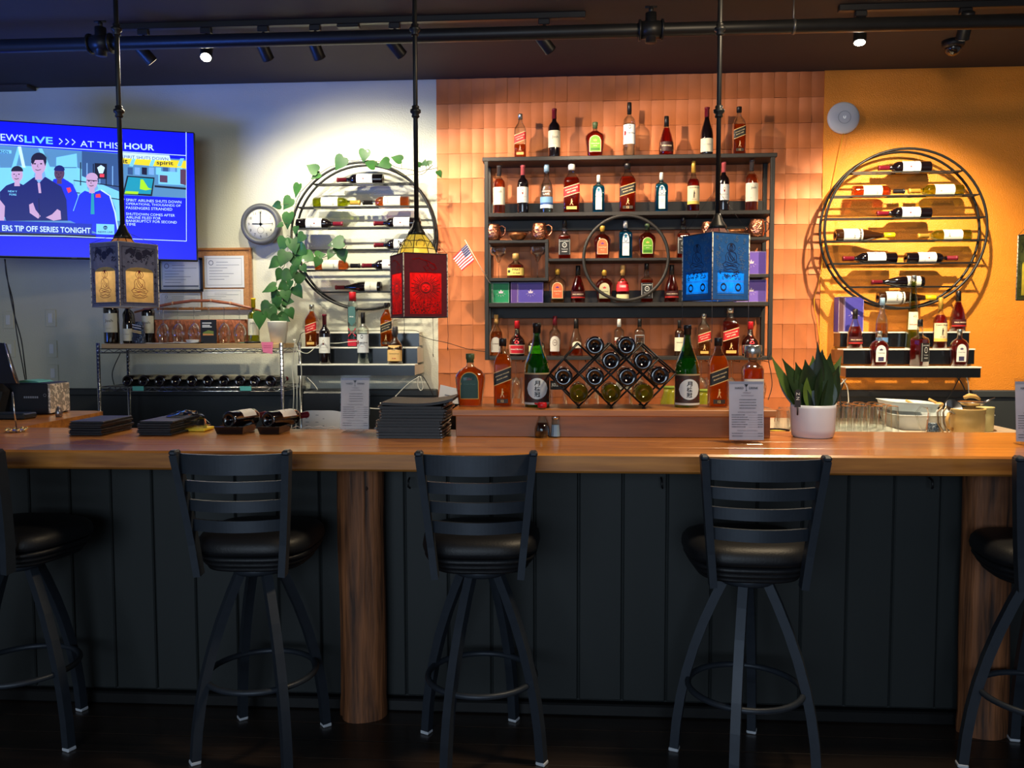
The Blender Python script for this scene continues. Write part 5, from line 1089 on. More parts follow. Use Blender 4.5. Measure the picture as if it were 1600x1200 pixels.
def bowl(cx, base, w, top, Y, z, label):
    W = SZ(w, cx, base, Y)/2; q = P(cx, base, Y); H = (base-top)*Y/FPX; t = thing('copper_bowl', label, 'bowl', (q.x, Y, z))
    b = MB(); b.lathe([(0, W*.5), (H*.1, W*.6), (H*.6, W*.9), (H, W), (H*.97, W*.96), (H*.5, W*.8), (H*.12, W*.5), (H*.1, .001)], 28, capt=False); b.build('body', mat('aged_copper', (150, 96, 60), .35, .8, var=.3, scale=20), t)
    b = MB(); b.tube([(W*.92, 0, H*.8), (W*1.2, 0, H*1.3), (W*1.35, 0, H*1.1), (W*1.0, 0, H*.75)], .002, 6); b.build('handle', m_cu, t)
bowl(809, 374, 30, 363, YB_-.03, ZLb, 'shallow copper bowl between two copper mugs at the left of the shelf')
bowl(1149, 367, 28, 355, YB_-.03, ZRb, 'shallow copper bowl just above the right corner of the blue lantern')
m_gl = thin_glass('glassware', (246, 248, 248), .5)
def stemglass(x, Y, z, bw, H, kind, label, group, up=True, name='stem_glass', cat='glass'):
    r = bw/2; t = thing(name, label, cat, (x, Y, z), (0, 0, 0) if up else (PI, 0, 0), group)
    if kind == 'margarita': bo = [(H*.50, .004), (H*.56, r*.25), (H*.66, r*.42), (H*.72, r*.55), (H*.76, r*.9), (H*.86, r*1.0), (H, r*.96)]
    elif kind == 'wine': bo = [(H*.44, .004), (H*.48, r*.45), (H*.58, r*.85), (H*.70, r), (H*.85, r*.9), (H, r*.72)]
    else: bo = [(H*.45, .004), (H*.5, r*.5), (H*.62, r*.95), (H*.8, r), (H, r*.9)]
    b = MB(); b.lathe(bo, 20, capb=False, capt=False); b.lathe([(bo[-1][0], bo[-1][1]), (bo[-1][0]+.001, bo[-1][1]+.001), (bo[-1][0]+.0015, bo[-1][1])], 20, capb=False, capt=False); b.build('bowl', m_gl, t)
    b = MB(); b.lathe([(.003, .004), (H*.2, .003), (H*.4, .0032), (H*.46, .005)], 10); b.build('stem', m_gl, t)
    b = MB(); b.lathe([(0, r*.72), (.0015, r*.75), (.003, r*.4), (.005, .005)], 20); b.build('foot', m_gl, t)
    return t
stemglass(P(779, 431, YB_).x, YB_, ZLc, SZ(26, 779, 400, YB_), (432-384)*YB_/FPX, 'margarita', 'margarita glass at the left inside the small shelf box', 'margarita glasses')
stemglass(P(840, 431, YB_).x, YB_, ZLc, SZ(24, 840, 400, YB_), (432-383)*YB_/FPX, 'margarita', 'margarita glass at the right inside the small shelf box', 'margarita glasses')
def carton(px0, px1, base, top, Y, z, rgb, side, label, sidepx=0, logo='royal', dep=.085):
    a, c = P(px0, base, Y), P(px1, base, Y); W = c.x-a.x; H = (base-top)*Y/FPX; t = thing('gift_box', label, 'box', ((a.x+c.x)/2, Y, z))
    m1 = lm(rgb); m2 = lm(side); g = lm((214, 196, 214))
    b = MB(); b.box(-W/2, 0, 0, W/2, dep, H, bev=.001); b.build('carton', m1, t)
    b = MB(); F = lambda x, zz: (x, -.0008, zz)
    xs = -W/2+W*sidepx
    if sidepx: fill(b, [(-W/2+.001, .001), (xs, .001), (xs, H-.001), (-W/2+.001, H-.001)], F, 1)
    F = lambda x, zz: (x, -.0014, zz)
    curve_strip(b, [(xs+.004, .004), (W/2-.004, .004), (W/2-.004, H-.004), (xs+.004, H-.004)], .0016, F, 0, True)
    if sidepx: curve_strip(b, [(-W/2+.004, .004), (xs-.003, .004), (xs-.003, H-.004), (-W/2+.004, H-.004)], .0014, F, 0, True)
    cx = (xs+W/2)/2; s = min(W, H)*.12
    fill(b, [(cx-s, H*.55+s*.4), (cx-s*.8, H*.55-s*.6), (cx+s*.8, H*.55-s*.6), (cx+s, H*.55+s*.4), (cx+s*.4, H*.55), (cx, H*.55+s), (cx-s*.4, H*.55)], F, 0)
    for k in range(5): a_ = PI*(k+.5)/5; curve_strip(b, [(cx+s*1.2*math.cos(a_), H*.52-s*.2-s*1.0*math.sin(a_)*.9), (cx+s*1.9*math.cos(a_), H*.52-s*.2-s*1.8*math.sin(a_)*.9)], .0014, F, 0)
    b.build('print', [g, m2], t)
    b = MB(); b.box(-W/2+.002, .001, H, W/2-.002, dep-.001, H+.0008); b.build('top_flap', g, t)
    return t
carton(762, 796, 473, 441, 5.40, Z3, (30, 140, 92), (20, 110, 60), 'green gift box at the left end of the third shelf under the flag', .22)
carton(798, 849, 473, 441, 5.40, Z3, (84, 70, 170), (90, 60, 140), 'purple gift box between the green box and the bottles on the third shelf', .22)
carton(1150, 1197, 428, 393, 5.42, ZRc, (104, 78, 176), (120, 96, 190), 'purple box on the upper right shelf right beside the blue lantern', 0)
carton(1150, 1197, 471, 437, 5.42, Z3, (118, 92, 190), (120, 96, 190), 'purple box on the third shelf below the other purple box, right of the blue lantern', 0)
# stem glasses hanging under the lowest shelf
zh = Z4-.03
for (px, l) in ((806, 'clear stem glass hanging between the black-label bottle and the left sake bottle'), (926, 'clear stem glass hanging behind the middle left cell of the diamond rack'), (1000, 'clear stem glass hanging behind the lower right of the diamond rack'), (1096, 'clear stem glass hanging right of the right sake bottle'), (1143, 'clear stem glass hanging behind the clear-stand menu top'), (1188, 'clear stem glass hanging at the right end under the bottle shelf')):
    stemglass(P(px, 560, YB_).x, YB_, zh, .085, .245, 'wine', l, 'stem glasses hanging under the bottle shelf', up=False)
gr = thing('glass_hanger_rack', 'black wire rack holding stem glasses under the lowest bottle shelf', 'glass rack', (0, 0, 0)); b = MB()
for px in (795, 817, 915, 937, 989, 1011, 1085, 1107, 1132, 1154, 1178, 1199):
    x = P(px, 560, YB_).x; b.tube([(x, YS0+.02, Z4-.026), (x, YS0+.02, Z4-.036), (x, YS1-.04, Z4-.036), (x, YS1-.04, Z4-.026)], .0022, 6)
b.build('wire', m_black, gr)

# flag on a stick
q0, q1 = P(727, 376, 5.33), P(764, 440, 5.335); t = thing('small_flag', 'small striped flag with blue star canton on a white stick beside the bottle shelf', 'flag', (0, 0, 0))
b = MB(); b.tube([q0, q1], .0022, 8); b.sphere(tuple(q0), .005, 6); b.build('stick', mat('white_stick', (228, 206, 176), .5), t)
A, B_, C_, D_ = P(729, 381, 5.33), P(741, 407, 5.33), P(722, 423, 5.345), P(707, 403, 5.345)
b = MB(); fl_m = [lm((206, 34, 52)), lm((236, 232, 230)), lm((52, 54, 110))]
def FG(u, v, o=0):   # u from hoist to fly, v from bottom to top along the stick
    p = (A.lerp(B_, 1-v)).lerp(D_.lerp(C_, 1-v), u); return (p.x, p.y+.006*math.sin(u*7+v*2)-o, p.z)
NS = 13
for s in range(NS):
    for k in range(8):
        b.quad(FG(k/8, 1-s/NS), FG(k/8, 1-(s+1)/NS), FG((k+1)/8, 1-(s+1)/NS), FG((k+1)/8, 1-s/NS), s % 2)
for k in range(4): b.quad(FG(k*.1, 1, .0008), FG(k*.1, 1-7/13, .0008), FG((k+1)*.1, 1-7/13, .0008), FG((k+1)*.1, 1, .0008), 2)
for i in range(5):
    for j in range(4): fill(b, [(.04+i*.075+.016*math.cos(a), .93-j*.12+.03*math.sin(a)) for a in [2*PI*q/5 for q in range(5)]], lambda u, v: FG(u, v, .0014), 1)
b.build('cloth', fl_m, t)
b = MB(); b.tube([P(761, 430, 5.345), P(757, 428, 5.345), P(760, 434, 5.345), P(766, 443, 5.345)], .0015, 5); b.build('string', mat('white_string', (225, 220, 205), .7), t)
# ================================================================== ROUND WINE RACKS
def roundrack(px0, px1, py0, py1, rows, label):
    YF_, YK = 5.42, 5.52
    a, c = P(px0, (py0+py1)/2, YF_), P(px1, (py0+py1)/2, YF_); cx = (a.x+c.x)/2; r = (c.x-a.x)/2
    cz = P((px0+px1)/2, (py0+py1)/2, YF_).z
    t = thing('round_wine_rack', label, 'wine rack', (cx, YF_, cz), (0, 0, 0), 'round wine racks')
    for y in (0, YK-YF_):
        rr = r-.006-(.0 if y != .026 else .0); b = MB(); b.tube([(rr*math.cos(2*PI*k/72), y, rr*math.sin(2*PI*k/72)) for k in range(72)], .0082, 8, closed=True); b.build('hoop', m_black, t)
    rz = []
    for py in rows:
        z = P((px0+px1)/2, py, YF_+.02).z-cz; half = math.sqrt(max(.01, (r-.012)**2-z*z)); rz.append(z+cz)
        for y in (.021, .079): b = MB(); b.sqtube([(-half, y, z), (half, y, z)], .0042); b.build('rail', m_black, t)
        for s in (-1, 1): b = MB(); b.sqtube([(s*half, 0, z), (s*half, YK-YF_, z)], .004); b.build('side_bar', m_black, t)
    return rz, YF_+.050
def lying(style, px0, px1, z_rail, Y, neck, label, liqc=None, group='bottles lying in the round wine racks', cap=None, roll=0):
    """bottle lying along the wall; px0..px1 = its extent in the photograph; neck 'l' or 'r'"""
    a, c = P(px0, 350, Y), P(px1, 350, Y); H = (c.x-a.x); W = .076 if STY[style]['k'] != 'riesling' else .074
    W = min(W, H*.26); W = max(W, H*.235)
    z = z_rail+math.sqrt(max(0, (W/2+.0045)**2-.029**2))+.0005
    if neck == 'l': loc = (c.x, Y, z); M = Matrix.Rotation(-PI/2, 3, 'Y')
    else: loc = (a.x, Y, z); M = Matrix.Rotation(PI/2, 3, 'Y')
    M = Matrix.Rotation(roll, 3, 'X') @ M
    t = bottle(style, loc, W, H, label, liqc, .72, tuple(M.to_euler()), group, cap)
    return t
zr, YR = roundrack(454, 681, 253, 485, (287, 323, 356, 390, 422, 456), 'large round black wire wine rack on the cream wall, wrapped by the trailing plant')
LR = 'of the left round rack'
lying('redlying', 527, 600, zr[0], YR, 'l', 'dark wine bottle alone in the top row of the left round rack')
lying('whitewine', 491, 564, zr[1], YR, 'r', 'pale green wine bottle in the second row of the left round rack', 'white')
lying('rosewine', 567, 640, zr[1], YR, 'l', 'rose wine bottle in the second row of the left round rack, neck to the left', 'rose')
lying('redlying', 464, 537, zr[2], YR, 'r', 'left dark wine bottle in the third row of the left round rack')
lying('redlying', 584, 657, zr[2], YR, 'l', 'dark wine bottle in the left round rack lying behind the pendant rod')
lying('redlying', 584, 657, zr[3], YR, 'l', 'dark wine bottle in the left round rack half hidden by the stained-glass shade')
lying('rosewine', 492, 563, zr[4], YR, 'r', 'rose wine bottle in the fifth row of the left round rack, beside the plant leaves', 'rose')
lying('redlying', 566, 640, zr[4], YR, 'l', 'dark wine bottle in the left round rack running behind the red lantern')
lying('burglying', 523, 595, zr[5], YR, 'l', 'slope-shouldered dark red bottle in the lowest row of the left round rack')
zr, YR = roundrack(1287, 1544, 234, 481, (268.5, 305.5, 340.5, 376, 411, 448), 'large round black wire wine rack on the orange wall')
lying('redlying', 1370, 1451, zr[0], YR, 'l', 'dark wine bottle alone in the top row of the right round rack')
lying('rosewine', 1331, 1413, zr[1], YR, 'r', 'rose wine bottle in the second row of the right round rack, neck to the right', 'rose')
lying('whitewine', 1419, 1502, zr[1], YR, 'l', 'pale green wine bottle in the second row of the right round rack', 'white')
lying('redlying', 1369, 1453, zr[2], YR, 'l', 'dark wine bottle alone in the third row of the right round rack')
lying('riesling', 1305, 1397, zr[3], YR, 'r', 'brown bottle with a yellow capsule in the fourth row of the right round rack')
lying('whitewine', 1434, 1516, zr[3], YR, 'l', 'pale wine bottle in the fourth row of the right round rack, neck to the left', 'white')
lying('redlying', 1317, 1401, zr[4], YR, 'l', 'dark wine bottle, label rolled down, left in the fifth row of the right rack', roll=-.9)
lying('redlying', 1416, 1498, zr[4], YR, 'r', 'dark wine bottle in the fifth row of the right round rack, neck to the right')
lying('burglying', 1365, 1445, zr[5], YR, 'l', 'slope-shouldered dark bottle in the lowest row of the right round rack')
q = P(1415, 474, YR); lying('riesling', 1374, 1465, q.z-.002, YR, 'r', 'brown bottle with a yellow capsule lying at the bottom of the right round rack')

# ================================================================== STEPPED DISPLAYS
m_bk = mat('black_acrylic', (18, 20, 24), .18, var=.05); m_wt = mat('white_acrylic_top', (230, 228, 218), .35, var=.03)
def stepped(tiers, side_px, label, sidemat, flip=1):
    t = thing('stepped_bottle_display', label, 'display shelf', (0, 0, 0), (0, 0, 0), 'stepped bottle displays'); Ys = [5.24, 5.35, 5.46, 5.585]; zs = []
    for i, (x0, x1, yt, yb) in enumerate(tiers):        # lowest first
        Y0, Y1 = Ys[i], Ys[i+1]; a, c = P(x0, yt, Y0), P(x1, yb, Y0); zt_, zb_ = a.z, c.z; zs.append(zt_)
        b = MB(); b.box(a.x-.004, Y0-.004, zt_-.009, c.x+.004, Y1-.002, zt_, bev=.0015); b.build('tier_top', m_wt, t)
        b = MB(); b.box(a.x, Y0, zb_, c.x, Y0+.006, zt_-.0095); 
        for u in (.3, .75): b.lathe([(0, .004), (.003, .003)], 8, M=Matrix.Translation((a.x+(c.x-a.x)*u, Y0, (zb_+zt_)/2)) @ RX)
        b.build('front_panel', m_bk, t)
        for xx in (a.x, c.x-.006): b = MB(); b.box(xx, Y0+.0065, zb_+.004, xx+.006, 5.595, zt_-.0095); b.build('side_panel', sidemat, t)
    return zs, [(Ys[i]+Ys[i+1])/2 for i in range(3)]
zl, yl = stepped([(463, 648, 569, 587), (471, 652, 542.5, 568), (478, 655, 519, 541)], None, 'stepped black and white bottle display on the cream wall under the left round rack', m_wt)
stand('jw_red', 488, 541, 18, 474, yl[1], zl[1], 'red-label whisky bottle at the left on the middle step of the left display', 'orange', .84)
stand('svedka', 552, 541, 14, 456, yl[1], zl[1], 'tall slim clear bottle with a bright red cap on the left stepped display', 'water', .7)
stand('jw_black', 605, 541, 18, 473, yl[1], zl[1], 'black-label whisky bottle beside the lower left corner of the red lantern', 'orange', .84)
stand('kj', 508, 569, 17, 492, yl[0], zl[0], 'red wine bottle with a white label standing at the front left of the left display', cap='burg')
stand('ketel', 568, 569, 18, 488, yl[0], zl[0], 'clear vodka bottle with a silver label on the lowest step of the left display', 'water', .6)
stand('pirate', 618, 569, 23, 511, yl[0], zl[0], 'squat dark bottle with an orange-cream label below the red lantern')
zl, yl = stepped([(1322, 1532, 573, 590), (1318, 1522, 545, 569), (1313, 1514, 518.5, 542)], None, 'stepped black and white bottle display on the orange wall under the right round rack', mat('brown_shade_panel', (120, 80, 52), .5))
carton(1309, 1349, 516, 463, yl[2]-.04, zl[2], (66, 60, 158), (92, 60, 70), 'tall purple whisky gift box at the left end of the right stepped display', .24)
stand('masson', 1496, 516, 25, 453, yl[2], zl[2], 'amber brandy bottle at the top right of the right stepped display', 'red', .72)
stand('masson', 1335, 544, 24, 482, yl[1], zl[1], 'short amber brandy bottle in front of the tall purple box', 'red', .56)
stand('greyg', 1377, 544, 19, 465, yl[1], zl[1], 'pale blue-capped clear bottle behind the left round flask of the right display', 'tan', .5)
stand('galliano', 1425, 544, 20, 430, yl[1], zl[1], 'very tall tapering yellow-green bottle rising in front of the right round rack', 'white', .5)
stand('captain', 1468, 544, 21, 464, yl[1], zl[1], 'spiced rum bottle with a cream label on the middle step of the right display', 'red', .66)
stand('crown_white', 1373, 572, 29, 517, yl[0], zl[0], 'amber flask with white arched label, left on the lowest step of the right display', 'red', .72)
stand('jack', 1436, 572, 22, 499, yl[0], zl[0], 'square whiskey bottle with black label on the lowest step of the right display', 'red', .58, rz=.6)
stand('crown_white', 1498, 571, 28, 513, yl[0], zl[0], 'amber flask with white arched label, right on the lowest step of the right display', 'red', .72)

# ================================================================== WIRE SHELF UNIT
WY0, WY1 = 5.08, 5.44
wx0, wx1 = P(153, 545, WY0).x, P(440, 545, WY0).x; zt1 = P(300, 545, WY0).z; zt2 = P(300, 605, WY0).z; zt3 = .45
t = thing('wire_shelf_unit', 'chrome wire shelving unit against the cream wall behind the bar', 'shelf unit', (0, 0, 0))
for x in (wx0, wx1):
    for y in (WY0, WY1):
        b = MB(); top = P(153, 536, WY0).z
        b.tube([(x, y, 0), (x, y, top)], .0115, 10)
        for k in range(int(top/.025)): b.tube([(x, y, .02+k*.025), (x, y, .023+k*.025)], .0128, 10)
        b.build('post', m_steel, t)
for z in (zt1, zt2, zt3):
    b = MB()
    for y in (WY0, WY1): b.tube([(wx0, y, z), (wx1, y, z)], .003, 6); b.tube([(wx0, y, z-.026), (wx1, y, z-.026)], .003, 6)
    for x in (wx0, wx1): b.tube([(x, WY0, z), (x, WY1, z)], .003, 6); b.tube([(x, WY0, z-.026), (x, WY1, z-.026)], .003, 6)
    n = 17
    for y in (WY0, WY1): b.tube([(wx0+(wx1-wx0)*k/(2*n), y, z-.003-(.021 if k % 2 else 0)) for k in range(2*n+1)], .0024, 5)
    for k in range(46): x = wx0+.02+(wx1-wx0-.04)*k/45; b.tube([(x, WY0, z-.002), (x, WY1, z-.002)], .0016, 4)
    b.build('wire_shelf', m_steel, t)
bw = MB(); ztb = zt1+.032; bw.box(wx0+.02, WY0+.004, zt1+.003, wx1-.018, WY1-.01, ztb, bev=.002); tag(bw.build('wooden_board', wood('pale_pine', (206, 176, 130), (176, 140, 96), axis=0, scale=5)), 'pale wooden board lying on the top wire shelf', 'board')
# wine bottles lying on the lower wire shelf, bases forward
for k in range(10):
    px = 204+k*24.9-(2 if k > 7 else 0); x = P(px, 598, WY0+.05).x
    if x > wx1-.05: break
    lab = ['leftmost bottle of the row lying on the lower wire shelf', 'second bottle from the left of the row lying on the lower wire shelf', 'third bottle from the left lying on the lower wire shelf', 'fourth bottle from the left lying on the lower wire shelf', 'fifth bottle from the left lying on the lower wire shelf', 'fifth bottle from the right lying on the lower wire shelf', 'fourth bottle from the right lying on the lower wire shelf', 'third bottle from the right lying on the lower wire shelf', 'second bottle from the right lying on the lower wire shelf', 'rightmost bottle of the row lying on the lower wire shelf'][k]
    bottle('plain', (x, WY0+.012, zt2+.0375), .074, .30, 'dark wine ' + lab, None, .6, (-PI/2, 0, 0), 'wine bottles lying on the lower wire shelf')
for px, py, l in ((216, 607, 'small teal paper tag clipped on the left of the lower wire shelf'), (384, 607, 'small teal paper tag clipped on the right of the lower wire shelf')):
    q = P(px, py, WY0-.006); b = MB(); b.box(-.036, -.001, -.014, .036, .001, .014); o = b.build('shelf_tag', lm((96, 190, 186)), None, (q.x, WY0-.008, q.z)); tag(o, l, 'tag', 'teal shelf tags')
q = P(418, 543, WY0-.01); b = MB(); F = lambda x, z: (x, -.003*(z*20)**2*.3, z); vs = [F(x, z) for x, z in ((-.04, .034), (.036, .034), (.03, -.04), (-.03, -.03))]; b.add(vs, [(0, 1, 2, 3)]); b.add([(v[0], v[1]+.0008, v[2]) for v in vs], [(3, 2, 1, 0)])
for i, z in enumerate((.012, 0)): curve_strip(b, [(-.024+.006*k, z+.003*math.sin(k*2.4+i)) for k in range(9)], .002, lambda x, zz: (x, -.0012, zz), 1)
o = b.build('sticky_note', [lm((240, 128, 170)), lm((190, 60, 110))], None, (q.x, WY0-.010, q.z)); tag(o, 'pink sticky note hanging from the wooden board edge', 'note')
# things on the board
ZB = ztb+.0005
stand('josh', 175, 538, 22, 452, 5.22, ZB, 'dark wine bottle with a cream label at the far left of the wooden board', cap='grey')
bottle('plain', (P(203, 538, 5.36).x+.02, 5.36, ZB+.003), .075, .30, 'dark wine bottle leaning behind the leftmost cream-label bottle', rot=(0, -.12, .5))
stand('josh', 233, 536, 19, 458, 5.30, ZB, 'dark wine bottle with a cream label beside the foil pouch on the wooden board', cap='grey')
stand('pinot', 201, 537, 15, 470, 5.22, ZB, 'narrow dark bottle between the two cream-label bottles on the wooden board')
stand('whitewine', 397, 534, 17, 464, 5.27, ZB, 'white wine bottle with a yellow top between the glasses and the potted plant', 'white', .68, cap='yellow')
q = P(215, 536, 5.18); t = thing('foil_pouch', 'crumpled dark striped foil pouch on the wooden board', 'pouch', (q.x, 5.2, ZB)); R = random.Random(4)
b = MB(); vs = []; n = 14
for j in range(9):
    z = .14*j/8
    for k in range(n):
        a = 2*PI*k/n; r = (1-.5*(j/8)**2)*(1+R.uniform(-.12, .12)); vs.append((.045*r*math.cos(a), .022*r*math.sin(a)*(1-.5*j/8), z))
b.add(vs, [(j*n+k, j*n+(k+1) % n, (j+1)*n+(k+1) % n, (j+1)*n+k) for j in range(8) for k in range(n)], 0, False); b.build('pouch', mat('dark_foil', (66, 74, 92), .3, .5, var=.5, scale=40, bump=.6), t)
b = MB()
for z, mi in ((.115, 0), (.10, 0), (.08, 1), (.07, 1)): curve_strip(b, [(-.03, z+.006), (0, z), (.03, z-.006)], .006, lambda x, zz: (x, -.026+.08*(zz-.05)*.1-.0, zz), mi)
b.build('stripes', [lm((190, 190, 200)), lm((220, 190, 130))], t)
# brown basket with a curved wooden handle
qa, qb = P(232, 535, 5.34), P(388, 490, 5.34); t = thing('wicker_basket', 'terracotta basket with a long curved wooden handle behind the upturned wine glasses', 'basket', (0, 0, 0))
b = MB(); R = random.Random(8); b.box(qa.x, 5.31, ZB, qb.x, 5.42, ZB+.155, bev=.012)
for k in range(24): x = qa.x+.012+(qb.x-qa.x-.024)*k/23; b.tube([(x+.006*math.sin(z*60+k), 5.309, ZB+.01+z) for z in (0, .03, .06, .09, .12, .14)], .0035, 5)
b.build('body', mat('terracotta_weave', (176, 104, 74), .8, var=.35, scale=50, bump=.5), t)
pts = [P(x, y, 5.27) for x, y in ((210, 488), (240, 480), (270, 474), (300, 470), (330, 470), (360, 474), (390, 481), (410, 487))]
b = MB(); b.tube(pts, [.006, .009, .010, .010, .010, .010, .009, .006], 10); hd = b.build('handle', wood('reddish_branch', (178, 104, 70), (110, 60, 44), axis=0, scale=14), t)
b = MB()
for i in (2, 4, 5): 
    p = Vector(pts[i]); b.tube([p-Vector((.006, 0, 0)), p+Vector((.006, 0, .001))], .012, 10)
b.build('binding', mat('pale_binding', (196, 150, 120), .7), hd)
# upturned wine glasses
for i, (px, l) in enumerate(((256, 'leftmost upturned wine glass on the wooden board'), (279, 'second upturned wine glass from the left on the wooden board'), (304, 'upturned wine glass just left of the black booklet'), (327, 'upturned wine glass right behind the black booklet'), (351, 'second upturned wine glass from the right on the wooden board'), (375, 'rightmost upturned wine glass on the wooden board, next to the white wine bottle'))):
    stemglass(P(px, 530, 5.22).x, 5.22, ZB+.232, .082, .23, 'wine', l, 'upturned wine glasses on the wooden board', up=False)
q0, q1 = P(317, 535, 5.15), P(340, 498, 5.15); b = MB(); b.box(0, 0, 0, q1.x-q0.x, .012, q1.z-q0.z-.0); bm = [lm((30, 32, 38)), lm((220, 222, 226)), lm((120, 140, 70)), lm((216, 150, 90))]
w_, h_ = q1.x-q0.x, q1.z-q0.z; F = lambda x, z: (x, -.0008, z)
for (z, a) in ((.86, .6), (.76, .5), (.70, .62)): curve_strip(b, [(w_*.12, h_*z), (w_*(.12+a), h_*z)], h_*.05, F, 1)
fill(b, [(w_*.15, h_*.34), (w_*.85, h_*.34), (w_*.85, h_*.52), (w_*.5, h_*.56), (w_*.15, h_*.46)], F, 2); fill(b, [(w_*.15, h_*.34), (w_*.85, h_*.34), (w_*.85, h_*.40), (w_*.15, h_*.42)], lambda x, z: (x, -.0012, z), 3)
o = b.build('booklet', bm, None, (q0.x, 5.12, ZB)); tag(o, 'black booklet with a landscape picture leaning in front of the upturned glasses', 'booklet')
q = P(301, 527, 5.13); b = MB(); r = .042; b.lathe([(0, r*.7), (.004, r*.8), (.018, r), (.02, r), (.018, r*.95), (.006, r*.7), (.005, .001)], 24, capt=False); o = b.build('small_dish', m_w, None, (q.x, 5.13, ZB+.004)); tag(o, 'small white dish on papers in front of the upturned glasses', 'dish')
def sheet(px, py, Y, z, w, d, rot, label, seed, thick=.0012, col=(222, 222, 226)):
    R = random.Random(seed); x = P(px, py, Y).x; b = MB(); n = 8; vs = []
    for i in range(n+1):
        for j in range(n+1):
            u, v = i/n-.5, j/n-.5; vs.append((u*w, v*d, .002+.010*abs(math.sin(u*3+seed))*abs(u)*1.2+.002*math.sin(v*6+seed)))
    b.add(vs, [(i*(n+1)+j, (i+1)*(n+1)+j, (i+1)*(n+1)+j+1, i*(n+1)+j+1) for i in range(n) for j in range(n)], 0, True)
    b.add([(v[0], v[1], v[2]-thick) for v in vs], [(i*(n+1)+j, i*(n+1)+j+1, (i+1)*(n+1)+j+1, (i+1)*(n+1)+j) for i in range(n) for j in range(n)], 0, True)
    o = b.build('paper_sheet', lm(col), None, (x, Y, z)); o.rotation_euler = (0, 0, rot); tag(o, label, 'paper'); return o
sheet(255, 536, 5.16, ZB, .20, .12, .1, 'flat cream paper near the left bottles on the wooden board', 1)
sheet(300, 535, 5.16, ZB+.0008, .19, .13, -.15, 'white paper sheet under the small dish on the wooden board', 3)
sheet(384, 534, 5.14, ZB, .09, .08, .3, 'teal cloth-like packet on the right end of the wooden board', 5, .006, (120, 190, 170))
b = MB(); q = P(395, 535, 5.11); b.tube([(-.05, 0, .007), (-.03, 0, .007), (.05, .01, .007)], [.004, .007, .006], 10); o = b.build('marker_pen', m_bk, None, (q.x, 5.10, ZB)); tag(o, 'black marker pen lying beside the teal packet', 'pen')
b = MB(); q = P(358, 535, 5.11); b.tube([(-.02+.02*math.cos(a), .01*math.sin(a), .004) for a in [2*PI*k/16 for k in range(16)]], .0018, 6, closed=True); b.tube([(.02+.02*math.cos(a), .01*math.sin(a), .004) for a in [2*PI*k/16 for k in range(16)]], .0018, 6, closed=True)
b.tube([(0, 0, .004), (.06, .01, .004)], .002, 6); o = b.build('scissors', mat('scissor_brown', (96, 70, 50), .4), None, (q.x, 5.11, ZB)); tag(o, 'pair of dark-handled scissors in front of the rightmost glasses', 'scissors')

# ================================================================== TRAILING PLANT
m_leaf = mat('pothos_leaf', (50, 98, 38), .5, var=.3, scale=9, rgb2=(20, 58, 24), coat=.05); m_stem = mat('green_brown_stem', (86, 84, 54), .7)
def heart(b, base, d, L, tilt, mi=0, R=random):
    """heart-shaped folded leaf from base along d"""
    d = Vector(d).normalized(); side = d.cross(Vector((0, -1, .25))).normalized(); nrm = side.cross(d).normalized()
    side = (side*math.cos(tilt)+nrm*math.sin(tilt)).normalized(); nrm = side.cross(d).normalized()
    if nrm.y > 0: nrm = -nrm
    out = [(0, 0), (-.10, .20), (-.04, .38), (.14, .48), (.36, .44), (.58, .31), (.80, .14), (1.0, 0)]
    rows = [(u, w) for u, w in out]; vs = []; mid = []
    B = Vector(base)
    for i, (u, w) in enumerate(rows):
        bend = -.12*max(0, u)**2
        mid.append(B+d*L*max(u, 0 if i else 0)+nrm*L*bend*0-nrm*L*(-bend)*.6)
        for s in (-1, 1): vs.append(B+d*L*u+side*L*w*s+nrm*L*(.16*w+bend))
    o = [tuple(v) for v in mid]+[tuple(v) for v in vs]; n = len(rows); fs = []
    for i in range(n-1):
        for s in (0, 1):
            a, c = n+2*i+s, n+2*(i+1)+s
            fs.append((i, i+1, c, a) if s == 0 else (i+1, i, a, c))
    b.add(o, fs, mi, True)
    b.add([tuple(Vector(v)-nrm*.0006) for v in o], [f[::-1] for f in fs], mi, True)
pl = thing('trailing_pothos', 'heart-leaf plant in a white pot, its vines climbing around the left round rack', 'potted plant', (0, 0, 0))
YPP = 5.20
q = P(435, 532, YPP); r1 = SZ(32, 435, 500, YPP)/2; H = (532-497)*YPP/FPX; zb0 = ZB
b = MB(); b.lathe([(0, r1*.70), (H*.95, r1), (H, r1*1.02), (H, r1*.93), (H*.85, r1*.88), (H*.84, .001)], 28, at=(q.x, YPP, zb0), capt=False); b.build('pot', mat('white_ceramic', (226, 224, 214), .35, var=.03), pl)
b = MB(); b.lathe([(H*.86, r1*.86), (H*.88, .001)], 18, at=(q.x, YPP, zb0), capb=False, capt=False); b.build('soil', mat('soil', (44, 32, 24), .9), pl)
